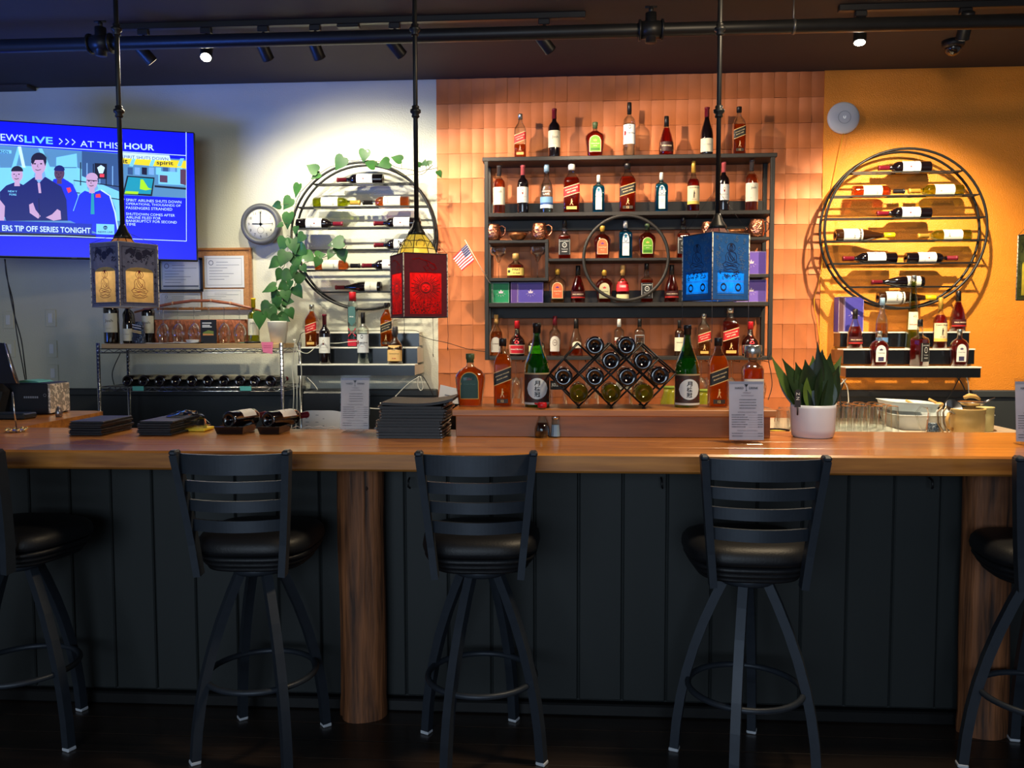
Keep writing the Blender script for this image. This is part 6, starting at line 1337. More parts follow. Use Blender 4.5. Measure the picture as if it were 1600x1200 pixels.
LV = [(488, 263, 20, 150), (493, 275, 16, 215), (531, 255, 24, 235), (569, 243, 20, 260), (578, 256, 20, 150), (600, 256, 20, 200), (620, 248, 18, 160), (464, 297, 22, 250), (449, 318, 22, 230), (432, 321, 15, 190), (450, 344, 26, 262), (437, 352, 12, 200),
      (654, 256, 10, 140), (664, 254, 10, 80), (672, 254, 10, 30), (687, 272, 12, 300), (525, 380, 26, 190), (531, 391, 18, 320), (516, 398, 16, 240), (536, 400, 20, 285), (442, 382, 24, 250), (459, 384, 26, 280), (472, 392, 24, 310), (443, 404, 26, 250), (463, 408, 26, 280), (484, 402, 22, 330), (500, 399, 18, 10),
      (496, 410, 16, 250), (428, 412, 22, 215), (437, 430, 20, 240), (447, 432, 22, 230), (459, 424, 20, 260), (467, 436, 22, 265), (421, 451, 24, 200), (431, 464, 22, 240), (447, 462, 20, 285), (466, 456, 22, 300), (432, 474, 24, 255), (450, 470, 18, 350), (416, 484, 26, 240), (406, 500, 28, 265), (424, 492, 24, 290),
      (454, 490, 18, 290), (441, 482, 20, 320), (438, 496, 18, 200), (446, 498, 16, 330), (428, 500, 18, 220), (475, 420, 14, 300), (452, 446, 18, 250), (441, 448, 18, 210), (470, 372, 18, 230), (462, 360, 14, 260)]
R = random.Random(12); b = MB(); st = MB()
def YL(py, px=450): return 5.22 if py > 488 else (5.27+ (488-py)/70*.05 if py > 418 else 5.325)
hub = {}
vine = [(437, 497), (441, 478), (446, 455), (452, 430), (458, 405), (456, 380), (456, 355), (460, 325), (470, 300), (488, 280), (510, 264), (540, 252), (570, 250), (600, 254), (622, 262), (655, 268), (684, 262)]
vines = [vine, [(440, 497), (452, 470), (462, 440), (470, 415), (490, 404), (515, 400), (535, 392), (542, 385)], [(437, 498), (428, 480), (424, 465), (432, 440), (436, 425), (448, 410)], [(600, 254), (630, 274), (660, 272), (676, 258)]]
VP = []
for v in vines:
    pts = [P(x, y, YL(y)+.004*math.sin(i*1.7)) for i, (x, y) in enumerate(v)]
    sm = []
    for i in range(len(pts)-1):
        for k in range(5): sm.append(pts[i].lerp(pts[i+1], k/5)+Vector((.004*math.sin(k+i*3), 0, .003*math.cos(k*2+i))))
    sm.append(pts[-1]); st.tube(sm, .0022, 6); VP += sm
for (px, py, L, ang) in LV:
    Y = YL(py)-.012-R.uniform(0, .03); Lm = L*Y/FPX*1.0; a = math.radians(ang); d = Vector((math.cos(a), R.uniform(-.35, .05), math.sin(a)))
    base = P(px, py, Y)-d.normalized()*Lm*.45
    heart(b, base, d, Lm, R.uniform(-.5, .5), R=R)
    nb = min(VP, key=lambda p: (p-base).length); mid = (nb+base)/2+Vector((0, -.01, .015)); st.tube([nb, mid, base], .0011, 5)
b.build('leaves', m_leaf, pl); st.build('vines', m_stem, pl)
# ================================================================== ON THE RISER LEDGE
YR_ = 3.275
stand('crown_green', 735, 632, 46, 550, YR_, ZRI, 'rounded whisky bottle with a dark green label at the riser ledge left end', 'orange', .74)
stand('jw_black', 786, 632, 27, 525, YR_, ZRI, 'square amber whisky bottle with a slanted black label, left of the left sake bottle', 'orange', .77)
stand('sake', 839, 633, 39, 504, YR_, ZRI, 'large green sake bottle left of the diamond wine rack', 'green', .62)
stand('sake', 1073, 634, 39, 508, YR_, ZRI, 'large green sake bottle right of the diamond wine rack', 'green', .60)
stand('jw_black', 1121, 634, 29, 524, YR_, ZRI, 'square amber whisky bottle with a slanted black label, right of the right sake bottle', 'orange', .74)
stand('tequila', 1175, 634, 33, 540, YR_+.03, ZRI, 'tequila bottle with a broad silver stopper behind the clear-stand menu', 'amber', .62)
# diamond rack
DY0, DY1 = 3.20, 3.36
t = thing('diamond_wine_rack', 'black wire diamond-lattice wine rack in the middle of the riser ledge', 'wine rack', (0, 0, 0))
lines = [((858, 581), (903, 532)), ((881, 605), (954, 532)), ((904, 630), (1004, 532)), ((955, 630), (1030, 555)), ((1006, 630), (1056, 578)),
         ((903, 532), (1006, 630)), ((954, 532), (1031, 604)), ((1004, 532), (1056, 578)), ((881, 556), (955, 630)), ((858, 581), (904, 630))]
base_z = P(955, 632, DY0).z; dz = ZRI+.004-base_z
def DP(px, py, Y): q = P(px, py, DY0); return Vector((q.x, Y, q.z+dz))
b1, b2 = MB(), MB()
for (a, c) in lines:
    b1.tube([DP(*a, DY0), DP(*c, DY0)], .0036, 8); b2.tube([DP(*a, DY1), DP(*c, DY1)], .0036, 8)
b1.build('front_lattice', m_black, t); b2.build('rear_lattice', m_black, t)
b = MB()
for p in ((858, 581), (903, 532), (954, 532), (1004, 532), (1056, 578), (904, 630), (955, 630), (1006, 630), (929, 556), (979, 556), (929, 605), (979, 605), (881, 556), (881, 605), (1030, 555), (1031, 604)):
    b.tube([DP(*p, DY0), DP(*p, DY1)], .0032, 6)
b.build('crossbar', m_black, t)
b = MB()
for p in (904, 955, 1006):
    for y in (DY0, DY1): q = DP(p, 632, y); b.lathe([(ZRI, .007), (ZRI+.006, .006)], 10, at=(q.x, y, 0))
b.build('foot', m_black, t)
LBL = {'t': 'dark wine bottle lying on top in the %s notch of the diamond rack', 'u': 'dark wine bottle in the upper row of the diamond rack, %s', 'm': 'dark wine bottle in the middle row of the diamond rack, %s', 'l': 'pale green wine bottle in the bottom row of the diamond rack, %s'}
for k, px, py, w in (('t', 929.5, 535, 'left'), ('t', 978.5, 535, 'right'), ('u', 954.5, 559, 'in the centre'), ('u', 1004, 559, 'at the right'), ('m', 880.5, 584, 'far left'), ('m', 929.5, 584, 'second from the left'), ('m', 980, 584, 'second from the right'), ('m', 1030, 582, 'far right'), ('l', 904.5, 609, 'at the left'), ('l', 955, 609, 'in the centre'), ('l', 1006, 609, 'at the right')):
    q = DP(px, py, DY0)
    bottle('plaingreen' if k == 'l' else 'plain', (q.x, DY0-.03, q.z), .0715, .295, LBL[k] % w, 'white' if k == 'l' else None, .72, (-PI/2, 0, 0), 'wine bottles lying in the diamond rack')

# ================================================================== ON THE COUNTER
m_leath = mat('black_leatherette', (24, 26, 34), .45, var=.15, scale=30, bump=.15, bscale=200)
def folder_stack(px0, px1, py, n, L, label, w=.125, d=.235, seed=0, th=.0095):
    R = random.Random(seed); a = PZ(px0, py, ZT); c = PZ(px1, py, ZT); w = c.x-a.x; cx = (a.x+c.x)/2
    ords = ['bottom', 'second from the bottom', 'third from the bottom', 'third from the top', 'second from the top', 'top']
    for k in range(n):
        t = thing('check_folder', '%s black folder of %s' % (ords[k], label), 'folder', (cx+R.uniform(-.007, .007), a.y+d/2+R.uniform(-.006, .006), ZT+.001+k*th), (0, 0, R.uniform(-.035, .035)), label)
        b = MB(); b.box(-w/2, -d/2, 0, w/2, d/2, .0028, bev=.001); b.box(-w/2, -d/2, th-.0034, w/2, d/2, th-.0006, bev=.001); b.box(w/2-.004, -d/2, .001, w/2+.002, d/2, th-.0015, bev=.001); b.build('cover', m_leath, t)
        b = MB(); b.box(-w/2+.004, -d/2+.004, .003, w/2-.006, d/2-.004, th-.0036); b.build('paper_insert', mat('insert_dark', (58, 56, 60), .7), t)
folder_stack(108, 160, 681, 6, None, 'the left stack of folders on the counter', seed=1)
folder_stack(214, 267, 681, 6, None, 'the right stack of folders on the counter', seed=2)
# tall stack of menus
a = PZ(592, 686, ZT); c = PZ(690, 686, ZT); w = c.x-a.x; R = random.Random(6)
m_sleeve = thin_glass('clear_sleeve', (244, 245, 248), .12); m_menu = mat('black_menu_cover', (15, 15, 17), .5, var=.15, scale=20)
n = 12; th = .0112
for k in range(n):
    lab = 'black menu of the tall stack by the riser ledge, ' + ('lowest of all', 'second from the bottom', 'third from the bottom', 'fourth from the bottom', 'fifth from the bottom', 'sixth from the bottom', 'sixth from the top', 'fifth from the top', 'fourth from the top', 'third from the top', 'second from the top', 'topmost and slightly curled')[k]
    sh_ = -.008 if k < 6 else .008
    t = thing('menu', lab, 'menu', ((a.x+c.x)/2+sh_+R.uniform(-.006, .006), a.y+.15+R.uniform(-.006, .006), ZT+.001+k*th), (0, 0, R.uniform(-.02, .02)), 'tall stack of black menus')
    b = MB(); nn = 10; vs = []
    curl = .016 if k == n-1 else 0
    for i in range(nn+1):
        u = i/nn; zc_ = curl*(2*u-1)**2*(1.2 if u > .5 else .3)
        for (y, z) in ((-.14, 0), (.14, 0), (.14, th-.0012), (-.14, th-.0012)): vs.append((-w/2+u*w*(1.14 if k == n-1 else 1.0), y, z+zc_))
    b.add(vs, [(i*4+j, i*4+4+j, i*4+4+(j+1) % 4, i*4+(j+1) % 4) for i in range(nn) for j in range(4)]+[(0, 3, 2, 1), (nn*4, nn*4+1, nn*4+2, nn*4+3)]); b.build('cover', m_menu, t)
    for s in (-1, 1):
        b = MB()
        for j in range(3):
            z = .002+j*.003; b.tube([(s*w/2*(.98), -.135, z), (s*(w/2+R.uniform(.004, .016)), -.13+R.uniform(0, .02), z+.001), (s*(w/2+R.uniform(.004, .014)), .0, z), (s*w/2*.98, .12, z)], .0011, 4)
        b.box(min(s*w/2, s*(w/2+.007)), -.136, .002, max(s*w/2, s*(w/2+.007)), .10, .006)
        b.build('sleeve_edge', mat('sleeve_edge_plastic', (44, 45, 48), .12, var=.6, scale=50, coat=1, bump=.8), t)

def menu_stand(px0, px1, pyt, pyb, Y, label, m_page, seed):
    a, c = P(px0, pyb, Y), P(px1, pyt, Y); w = c.x-a.x; h = c.z-a.z; z0 = ZT
    h = c.z-z0-.006
    t = thing('menu_stand', label, 'menu', ((a.x+c.x)/2, Y, z0), (-.0, 0, 0)); M = Matrix.Rotation(-.10, 4, 'X')
    def S(x, z, d=0): return tuple(M @ Vector((x*w, -d, .008+z*h)))
    b = MB(); b.add([S(-.47, .02), S(.47, .02), S(.47, .95), S(-.47, .95)], [(0, 1, 2, 3)]); b.add([S(-.47, .02, -.001), S(-.47, .95, -.001), S(.47, .95, -.001), S(.47, .02, -.001)], [(0, 1, 2, 3)])
    b.add([S(-.47, .91, .0004), S(.47, .91, .0004), S(.47, .95, .0004), S(-.47, .95, .0004)], [(0, 1, 2, 3)], 1)
    b.build('page', [m_page, lm((150, 156, 176))], t)
    b = MB(); F = lambda x, z: S(x, z, .0012); f2 = lambda x, z: F(x, z)
    k = w/h
    put_text(b, 'HARD', F, -.19, .845, w=.23, h=.035, bold=True); put_text(b, 'DRINK', F, .20, .845, w=.25, h=.035, bold=True)
    fill(b, [(-.055, .905), (.055, .905), (.008, .862), (-.008, .862)], F); fill(b, [(-.006, .866), (.006, .866), (.006, .80), (-.006, .80)], F); fill(b, [(-.035, .80), (.035, .80), (0, .812)], F)
    put_text(b, 'WHISKEY', F, .02, .768, w=.22, h=.022, mi=1)
    curve_strip(b, [(-.14, .725), (.2, .725)], .006, F, 1)
    R = random.Random(seed)
    def dash(x0, x1, z, mi=0, hh=.014):
        x = x0
        while x < x1: l = R.uniform(.012, .03); fill(b, [(x, z-hh*R.uniform(.3, .5)), (x+l, z-hh*.4), (x+l, z+hh*R.uniform(.3, .6)), (x, z+hh*.4)], F, mi); x += l+R.uniform(.006, .012)
    for i in range(4): dash(-.19, .10, .66-.045*i); dash(.12, .25, .66-.045*i)
    put_text(b, 'VODKA COCKTAILS', F, .02, .462, w=.52, h=.024, mi=1)
    for i in range(6):
        z = .418-.038*i; dash(-.40, -.05+.1*((i*7) % 5)/4, z); curve_strip(b, [(.05, z-.005), (.30, z-.005)], .003, F, 1); dash(.31, .43, z)
    put_text(b, 'TEQUILA COCKTAILS', F, .02, .168, w=.56, h=.024, mi=1)
    for i in range(2): z = .125-.042*i; dash(-.40, -.1, z); curve_strip(b, [(-.08, z-.005), (.30, z-.005)], .003, F, 1); dash(.31, .43, z)
    b.build('print', [lm((30, 32, 42)), lm((84, 70, 82))], t)
    b = MB()
    b.add([S(-.5, 0, .003), S(.5, 0, .003), S(.5, 1, .003), S(-.5, 1, .003)], [(0, 1, 2, 3)]); b.add([S(-.5, 0, -.003), S(.5, 0, -.003), S(.5, 1, -.003), S(-.5, 1, -.003)], [(0, 1, 2, 3)])
    b.box(-w*.36, -.045, 0, w*.36, .045, .004, bev=.0015); b.box(-w*.36, -.012, .0042, w*.36, -.006, .012); b.build('acrylic_holder', m_sleeve, t)
menu_stand(531, 576, 587, 672, 3.30, 'grey printed drinks menu in a clear upright stand, left of the tall menu stack', mat('menu_page_warm', (196, 188, 184), .5), 3)
menu_stand(1138, 1197, 592, 685, 3.02, 'grey printed drinks menu in a clear upright stand in front of the riser ledge', mat('menu_page_cool', (188, 190, 206), .5), 4)
menu_stand(1587, 1640, 592, 684, 3.02, 'sliver of a printed drinks menu in a clear stand at the right photo edge', mat('menu_page_cool', (188, 190, 206), .5), 5)

# soy sauce bottle, salt shaker
q = PZ(847, 684, ZT); t = thing('soy_sauce_bottle', 'small glass soy sauce dispenser with a red cap in front of the riser ledge', 'sauce bottle', (q.x, q.y+.012, ZT+.001)); H = (683-628)*q.y/FPX; r = SZ(24, 847, 680, q.y)/2
b = MB(); b.lathe([(0, r*.92), (.004, r), (H*.25, r*.98), (H*.45, r*.72), (H*.62, r*.40), (H*.74, r*.30), (H*.84, r*.42)], 20); b.build('glass', G['clear'], t)
b = MB(); b.lathe([(.003, r*.9), (H*.24, r*.93), (H*.42, r*.70)], 20); b.build('sauce', mat('soy_sauce', (40, 18, 14), .1, coat=1), t)
b = MB(); b.lathe([(H*.84, r*.46), (H*.86, r*.62), (H*.98, r*.60), (H, r*.5)], 16); b.tube([(0, 0, H*.93), (-r*1.0, 0, H*.97)], [.005, .003], 8); b.build('cap', capm('red'), t)
q = PZ(868, 684, ZT); t = thing('salt_shaker', 'small clear salt shaker with a steel top beside the soy sauce', 'salt shaker', (q.x, q.y+.012, ZT+.001)); H = (683-647)*q.y/FPX; r = SZ(17, 868, 680, q.y)/2
b = MB(); b.lathe([(0, r), (H*.1, r), (H*.8, r*.72)], 8, smooth=False); b.build('glass', G['clear'], t)
b = MB(); b.lathe([(.004, r*.85), (H*.55, r*.72)], 8, smooth=False); b.build('salt', mat('salt_blueish', (170, 196, 226), .8), t)
b = MB(); b.lathe([(H*.8, r*.76), (H*.92, r*.74), (H, r*.4)], 14); b.build('cap', m_steel, t)

# snake plant
q = PZ(1270, 686, ZT); Yp = q.y+.07; r = SZ(69, 1270, 660, Yp)/2; H = P(1270, 632, Yp).z-ZT
t = thing('snake_plant', 'dark green spiky plant in a ribbed white pot on the counter', 'potted plant', (P(1270, 660, Yp).x, Yp, ZT+.001))
b = MB(); vs = []; n = 120
for j, (z, k) in enumerate(((0, .86), (.006, .92), (H*.25, .965), (H*.9, 1.0), (H, .99), (H, .93), (H*.86, .90))):
    for i in range(n):
        a = 2*PI*i/n; rr = r*k*(1+(.010 if (i % 2 and 0 < j < 5) else 0)); vs.append((rr*math.cos(a), rr*math.sin(a), z))
b.add(vs, [(j*n+i, j*n+(i+1) % n, (j+1)*n+(i+1) % n, (j+1)*n+i) for j in range(6) for i in range(n)], 0, True); b.add(vs[:n], [tuple(range(n))[::-1]]); b.build('pot', mat('cool_white_ceramic', (206, 212, 226), .35, var=.02), t)
b = MB(); b.lathe([(H*.87, r*.89), (H*.88, .001)], 20, capb=False, capt=False); b.build('soil', mat('soil', (44, 32, 24), .9), t)
def blade(b, base, tip, w, R, mi=0):
    B, T = Vector(base), Vector(tip); d = (T-B); L = d.length; side = d.cross(Vector((0, -1, 0))).normalized(); side = (side+Vector((0, R.uniform(-.5, .5), 0))).normalized(); nrm = side.cross(d).normalized(); n = 10; vs = []
    bow = R.uniform(-.06, .06)
    for i in range(n+1):
        u = i/n; ww = w/2*(math.sin(PI*min(1, .18+u*.82)))**.8*(1-u**6)+.0006; c = B+d*u+side*L*bow*math.sin(PI*u)*.8
        for s, o in ((-1, .25), (0, 0), (1, .25)): vs.append(c+side*ww*s+nrm*ww*o)
    fs = [(i*3+k, i*3+k+1, i*3+4+k, i*3+3+k) for i in range(n) for k in range(2)]
    b.add(vs, fs, mi, True); b.add([v+nrm*-.0015 for v in vs], [f[::-1] for f in fs], mi, True)
m_sn = mat('snake_plant_leaf', (44, 66, 34), .35, var=.5, scale=14, rgb2=(14, 26, 16), stretch=(1, 1, .35))
m_sn2 = mat('lighter_leaf', (84, 108, 48), .4, var=.3, scale=14)
R = random.Random(21); ox, oz = t.location.x, ZT
bl = [(1258, 562, 24, 0), (1243, 566, 22, 0), (1285, 546, 30, 0), (1298, 552, 26, 0), (1270, 556, 26, 1), (1222, 560, 18, 0), (1205, 556, 12, 1), (1212, 572, 14, 0), (1315, 556, 16, 1), (1311, 572, 22, 0), (1277, 534, 12, 0), (1264, 580, 28, 1), (1292, 580, 30, 0), (1232, 585, 20, 0), (1303, 592, 22, 0)]
for mi in (0, 1):
    b = MB()
    for i, (x, y, w, k) in enumerate(bl):
        if k != mi: continue
        Yt = Yp+R.uniform(-.03, .04); tip = P(x, y, Yt); bx = (x-1266)*.30; base = (bx/FPX*Yp, R.uniform(-.03, .02), H*.85)
        blade(b, base, (tip.x-ox, Yt-Yp, tip.z-oz), w*1.45*Yp/FPX, R)
    b.build('leaves' if mi == 0 else 'inner_leaves', m_sn if mi == 0 else m_sn2, t)
b = MB(); a = P(1246, 630, Yp-r*.7); b.prism([(-.011, 0), (.011, 0), (.011, .055), (.006, .066), (-.006, .066), (-.011, .055)], 0, .002); b.lathe([(-.03, .003), (0, .003)], 6)
for k in range(2): put_text(b, ('Z', 'N')[k], lambda x, z: (x, -.001, z), 0, .05-.017*k, h=.012, mi=1, rot=-PI/2)
tg = b.build('plant_tag', [lm((40, 40, 44)), lm((226, 226, 220))], t, (a.x-ox, -r*.75, H*.95))

# two dark bottles in black angular trays, yellow note and plastic bag
for (x0, x1, l) in ((335, 400, 'left'), (402, 456, 'right')):
    a, c = PZ(x0, 679, ZT), PZ(x1-18, 679, ZT); w = c.x-a.x
    t = thing('black_tray', '%s angular black tray on the counter holding a dark bottle' % l, 'tray', ((a.x+c.x)/2, a.y+.07, ZT+.001))
    b = MB(); vs = []
    for (s, z) in ((.86, 0), (1, .030), (.95, .031), (.82, .006)):
        for (x, y) in ((-1, -1), (1, -1), (1, 1), (-1, 1)): vs.append((x*w/2*s, y*.075*s, z))
    b.add(vs, [(j*4+k, j*4+(k+1) % 4, (j+1)*4+(k+1) % 4, (j+1)*4+k) for j in range(3) for k in range(4)]+[(3, 2, 1, 0), (12, 13, 14, 15)]); b.build('tray', m_bk, t)
    R_ = .034; bottle('redlying', (t.location.x-.015, t.location.y-.035, ZT+.001+.0065+R_+.012), R_*2, .25, 'dark wine bottle lying in the %s black tray on the counter' % l, None, .6, tuple((Matrix.Rotation(-.25 if l == 'left' else -.35, 3, 'Z') @ Matrix.Rotation(-PI/2+.0, 3, 'X')).to_euler()), 'dark bottles lying in trays on the counter')
q = PZ(322, 668, ZT); b = MB(); b.box(-.06, -.05, 0, .06, .05, .012, bev=.003); o = b.build('yellow_notepad', lm((224, 196, 50)), None, (q.x, 3.33, ZT+.001)); tag(o, 'yellow pad lying at the rear counter edge beside the black trays', 'notepad')
R = random.Random(30); b = MB(); vs = []; n = 16
for j in range(7):
    for k in range(n): a = 2*PI*k/n; rr = (1, 1.05, 1, .9, .7, .45, .1)[j]*(1+R.uniform(-.2, .2)); vs.append((.085*rr*math.cos(a), .045*rr*math.sin(a), (0, .012, .03, .045, .058, .066, .07)[j]+R.uniform(-.002, .006)*(j > 0)))
b.add(vs, [(j*n+k, j*n+(k+1) % n, (j+1)*n+(k+1) % n, (j+1)*n+k) for j in range(6) for k in range(n)]); b.add(vs[-n:], [tuple(range(n))])
o = b.build('plastic_bag', thin_glass('crumpled_plastic', (214, 218, 214), .55), None, (PZ(336, 664, ZT).x-.02, 3.30, ZT+.0135)); tag(o, 'crumpled clear plastic bag on the yellow pad behind the trays', 'bag')
b = MB(); 
for k in range(7): b.tube([(.05*k-.15, 0, .004+.004*math.sin(k*2)), (.05*k-.12, .015, .010), (.05*k-.10, 0, .004)], .0018, 5)
o = b.build('cord_loop', m_wc, None, (P(470, 668, 3.38).x, 3.385, ZT+.001)); tag(o, 'tangle of thin pale cord at the rear edge of the counter by the curled paper', 'cord')

# ================================================================== LEFT RETURN: MONITOR, SPEAKER BOX, SIGN HOLDER
YM = 3.85
t = thing('point_of_sale_monitor', 'black tilted touch monitor at the far left on the counter return', 'monitor', (0, 0, 0))
cor = [P(-70, 528, YM), P(5, 536, YM), P(25, 599, YM-.02), P(-70, 600, YM-.02)]
b = MB(); b.add([tuple(v) for v in cor]+[(v.x-.006, v.y+.035, v.z-.004) for v in cor], [(3, 2, 1, 0), (4, 5, 6, 7), (0, 1, 5, 4), (1, 2, 6, 5), (2, 3, 7, 6), (3, 0, 4, 7)]); fixn(b.build('screen_housing', mat('monitor_black', (16, 18, 30), .25), t))
b = MB(); b.tube([cor[1]+Vector((.004, -.002, 0)), cor[2]+Vector((.004, -.002, 0))], .004, 6); b.build('silver_edge', m_steel, t)
x = P(-15, 600, YM).x; b = MB(); b.sqtube([(x, YM+.03, cor[2].z), (x+.02, YM+.07, ZT+.12), (x, YM+.05, ZT+.012)], .018); b.box(x-.12, YM-.06, ZT+.001, x+.11, YM+.12, ZT+.014, bev=.004); b.build('stand', m_black, t)
a, c = P(21, 655, 3.95), P(78, 608, 3.95); t = thing('speaker_box', 'black boxed device with papers taped to its side on the counter return', 'speaker', (a.x, 3.95, ZT+.001)); w = c.x-a.x
b = MB(); b.box(-.12, 0, 0, w-.012, .17, .155, bev=.004); b.build('case', mat('black_box_case', (20, 24, 34), .4), t)
b = MB(); b.box(w-.0115, .002, .006, w-.002, .165, .150); b.build('taped_paper', mat('taped_paper_print', (206, 198, 186), .6, var=.5, scale=60, contrast=(.5, .55)), t)
b = MB(); F = lambda x, z: (x, -.0008, z); put_text(b, 'SAMSUNG', F, w*.45, .085, w=.062, h=.010, bold=True) if False else [fill(b, [(w*.3+i*.011, .080), (w*.3+i*.011+.008, .080), (w*.3+i*.011+.008, .090), (w*.3+i*.011, .090)], F) for i in range(7)]
curve_strip(b, ell(w*.86, .095, .007, .007, 10), .002, F, 0, True); b.build('front_marks', lm((130, 136, 150)), t)
b = MB(); b.prism([(-.05, 0), (.08, 0), (.06, .008), (0, .012), (-.05, .006)], 0, .12); o = b.build('teal_pouch', lm((100, 176, 160)), None, (a.x+.04, 3.98, ZT+.157)); tag(o, 'flat teal pouch lying on top of the black boxed device', 'pouch')
R = random.Random(3)
b = MB(); b.box(-.13, 0, 0, .10, .10, .028, bev=.006); b.box(-.10, -.004, .008, .06, -.0002, .012); o = b.build('card_reader', mat('dark_device', (26, 34, 40), .35), None, (P(10, 662, 3.72).x, 3.70, ZT+.001)); tag(o, 'low dark device in front of the black boxed device', 'device')
q = PZ(26, 675, ZT); t = thing('table_sign_holder', 'chrome sign holder rod on a round clear base at the left end of the counter', 'sign holder', (q.x, q.y, ZT+.001)); H = P(22, 613, q.y).z-ZT
b = MB(); b.lathe([(0, .036), (.005, .038), (.010, .030), (.011, .001)], 24, capt=False); b.build('base', thin_glass('clear_base', (236, 226, 214), .5), t)
b = MB(); b.tube([(0, 0, .010), (-.012, 0, H)], .003, 8); b.build('rod', m_steel, t)
b = MB()
for k in range(8): a_ = 2*PI*k/8; b.sphere((.036*math.cos(a_), .036*math.sin(a_), .010), .007, 6)
b.build('bead', mat('gold_bead', (230, 200, 140), .2, .8), t)
b = MB(); q = P(84, 645, 3.80); b.lathe([(0, .014), (.02, .018), (.045, .008), (.052, .002)], 10); o = b.build('bell', mat('pewter_bell', (130, 126, 130), .3, .8), None, (q.x, 3.84, ZT+.001)); tag(o, 'small pewter bell right of the black boxed device', 'bell')
cable('power_cable', [(7, 405), (8, 410), (14, 450), (22, 490), (33, 530), (38, 565), (42, 600), (46, 648, 3.93)], 5.0, .0035, m_bc, 'black cable hanging from the television, left of the twin cables')
cable('power_cable', [(8, 405), (10, 430), (20, 470), (26, 520), (36, 575), (42, 610), (44, 640, 4.2), (47, 650, 3.92)], 5.02, .0035, m_bc, 'black cable hanging from the television, right of the twin cables')

# ================================================================== BEHIND THE BAR
ZW = .885
t = thing('back_worktop', 'pale worktop on dark cabinets along the wall behind the bar', 'worktop', (0, 0, 0))
wxa, wxb = P(690, 640, 4.6).x, P(1640, 670, 4.6).x
b = MB(); b.box(wxa, 4.55, ZW-.035, wxb, 5.565, ZW, bev=.004); b.build('top', mat('worktop_cream', (188, 172, 150), .4), t)
b = MB(); b.box(wxa+.02, 4.62, .1, wxb-.02, 5.56, ZW-.036); b.build('cabinet', m_wains, t)
# tray with upturned tumblers
m_tray = mat('white_tray', (216, 218, 206), .4)
ta, tb = P(1296, 677, 4.62), P(1411, 677, 4.62); ty0, ty1 = 4.60, 4.98
b = MB(); b.box(ta.x-.05, ty0, ZW+.001, tb.x-.01, ty1, ZW+.008, bev=.003); vs = []
for s, z in ((0, .006), (.025, .022), (.020, .022), (-.004, .009)):
    vs += [(ta.x-.05-s, ty0-s, ZW+z), (tb.x-.01+s, ty0-s, ZW+z), (tb.x-.01+s, ty1+s, ZW+z), (ta.x-.05-s, ty1+s, ZW+z)]
b.add(vs, [(j*4+k, j*4+(k+1) % 4, (j+1)*4+(k+1) % 4, (j+1)*4+k) for j in range(3) for k in range(4)])
tag(b.build('serving_tray', m_tray), 'white tray carrying rows of upturned tumblers on the back worktop', 'tray')
m_tum = thin_glass('tumbler_glass', (250, 251, 250), .45)
def tumbler(x, y, label, H=.15, r=.039, z=ZW+.0088):
    t = thing('tumbler', label, 'glass', (x, y, z), (0, 0, 0), 'upturned tumblers on the white tray')
    b = MB(); b.lathe([(0, r), (.003, r*1.01), (H*.5, r*.93), (H*.93, r*.84), (H*.98, r*.80), (H, r*.7)], 14, smooth=False, capb=False); b.build('glass', m_tum, t)
    return t
cols = [1297, 1320, 1345, 1370, 1394]; rowsn = ['front row', 'second row', 'third row', 'back row']; coln = ['far left', 'second from the left', 'middle', 'second from the right', 'far right']
for j in range(4):
    for i, px in enumerate(cols):
        x = P(px, 670, 4.66).x-.012*j*0; tumbler(x-.004*j, 4.665+j*.086, 'upturned tumbler on the white tray, %s, %s' % (rowsn[j], coln[i]))
for i, (px, y, l) in enumerate(((1222, 4.72, 'short stemless glass seen left of the white plant pot, front'), (1226, 4.90, 'short stemless glass seen left of the white plant pot, rear'))):
    tumbler(P(px, 650, y).x, y, l, H=.13, r=.045, z=ZW+.001)
# bus tubs
def tub(px0, px1, y0, y1, z, h, label, col=(196, 204, 206)):
    a, c = P(px0, 640, y0), P(px1, 640, y0); w = (c.x-a.x)/2; d = (y1-y0)/2; t = thing('bus_tub', label, 'tub', ((a.x+c.x)/2, (y0+y1)/2, z))
    b = MB(); vs = []
    def rr(sx, sy, zz, out):
        for k in range(32):
            a_ = 2*PI*(k+.5)/32; c_, s_ = math.cos(a_), math.sin(a_); e = .35; out.append((sx*math.copysign(abs(c_)**e, c_), sy*math.copysign(abs(s_)**e, s_), zz))
    for (s, zz) in ((.84, 0), (.86, .006), (.94, h*.8), (.95, h*.96), (1.0, h*.97), (1.0, h), (.94, h), (.92, h*.8), (.84, .012)): rr(w*s, d*s, zz, vs)
    b.add(vs, [(j*32+k, j*32+(k+1) % 32, (j+1)*32+(k+1) % 32, (j+1)*32+k) for j in range(8) for k in range(32)], 0, True); b.add(vs[:32], [tuple(range(32))[::-1]]); b.add(vs[-32:], [tuple(range(32))])
    b.build('tub', mat('grey_white_tub', col, .4, var=.05), t); return t
tub(1402, 1566, 4.84, 5.24, ZW+.001, .088, 'lower pale plastic bus tub on the back worktop behind the pitchers')
tt = tub(1392, 1476, 4.92, 5.22, ZW+.091, .052, 'upper pale plastic bus tub stacked and tilted on the lower tub'); tt.rotation_euler = (0, .05, 0); tt.location.z += .010
m_tan = mat('tan_cloth', (206, 160, 92), .8, var=.2, scale=14, bump=.2)
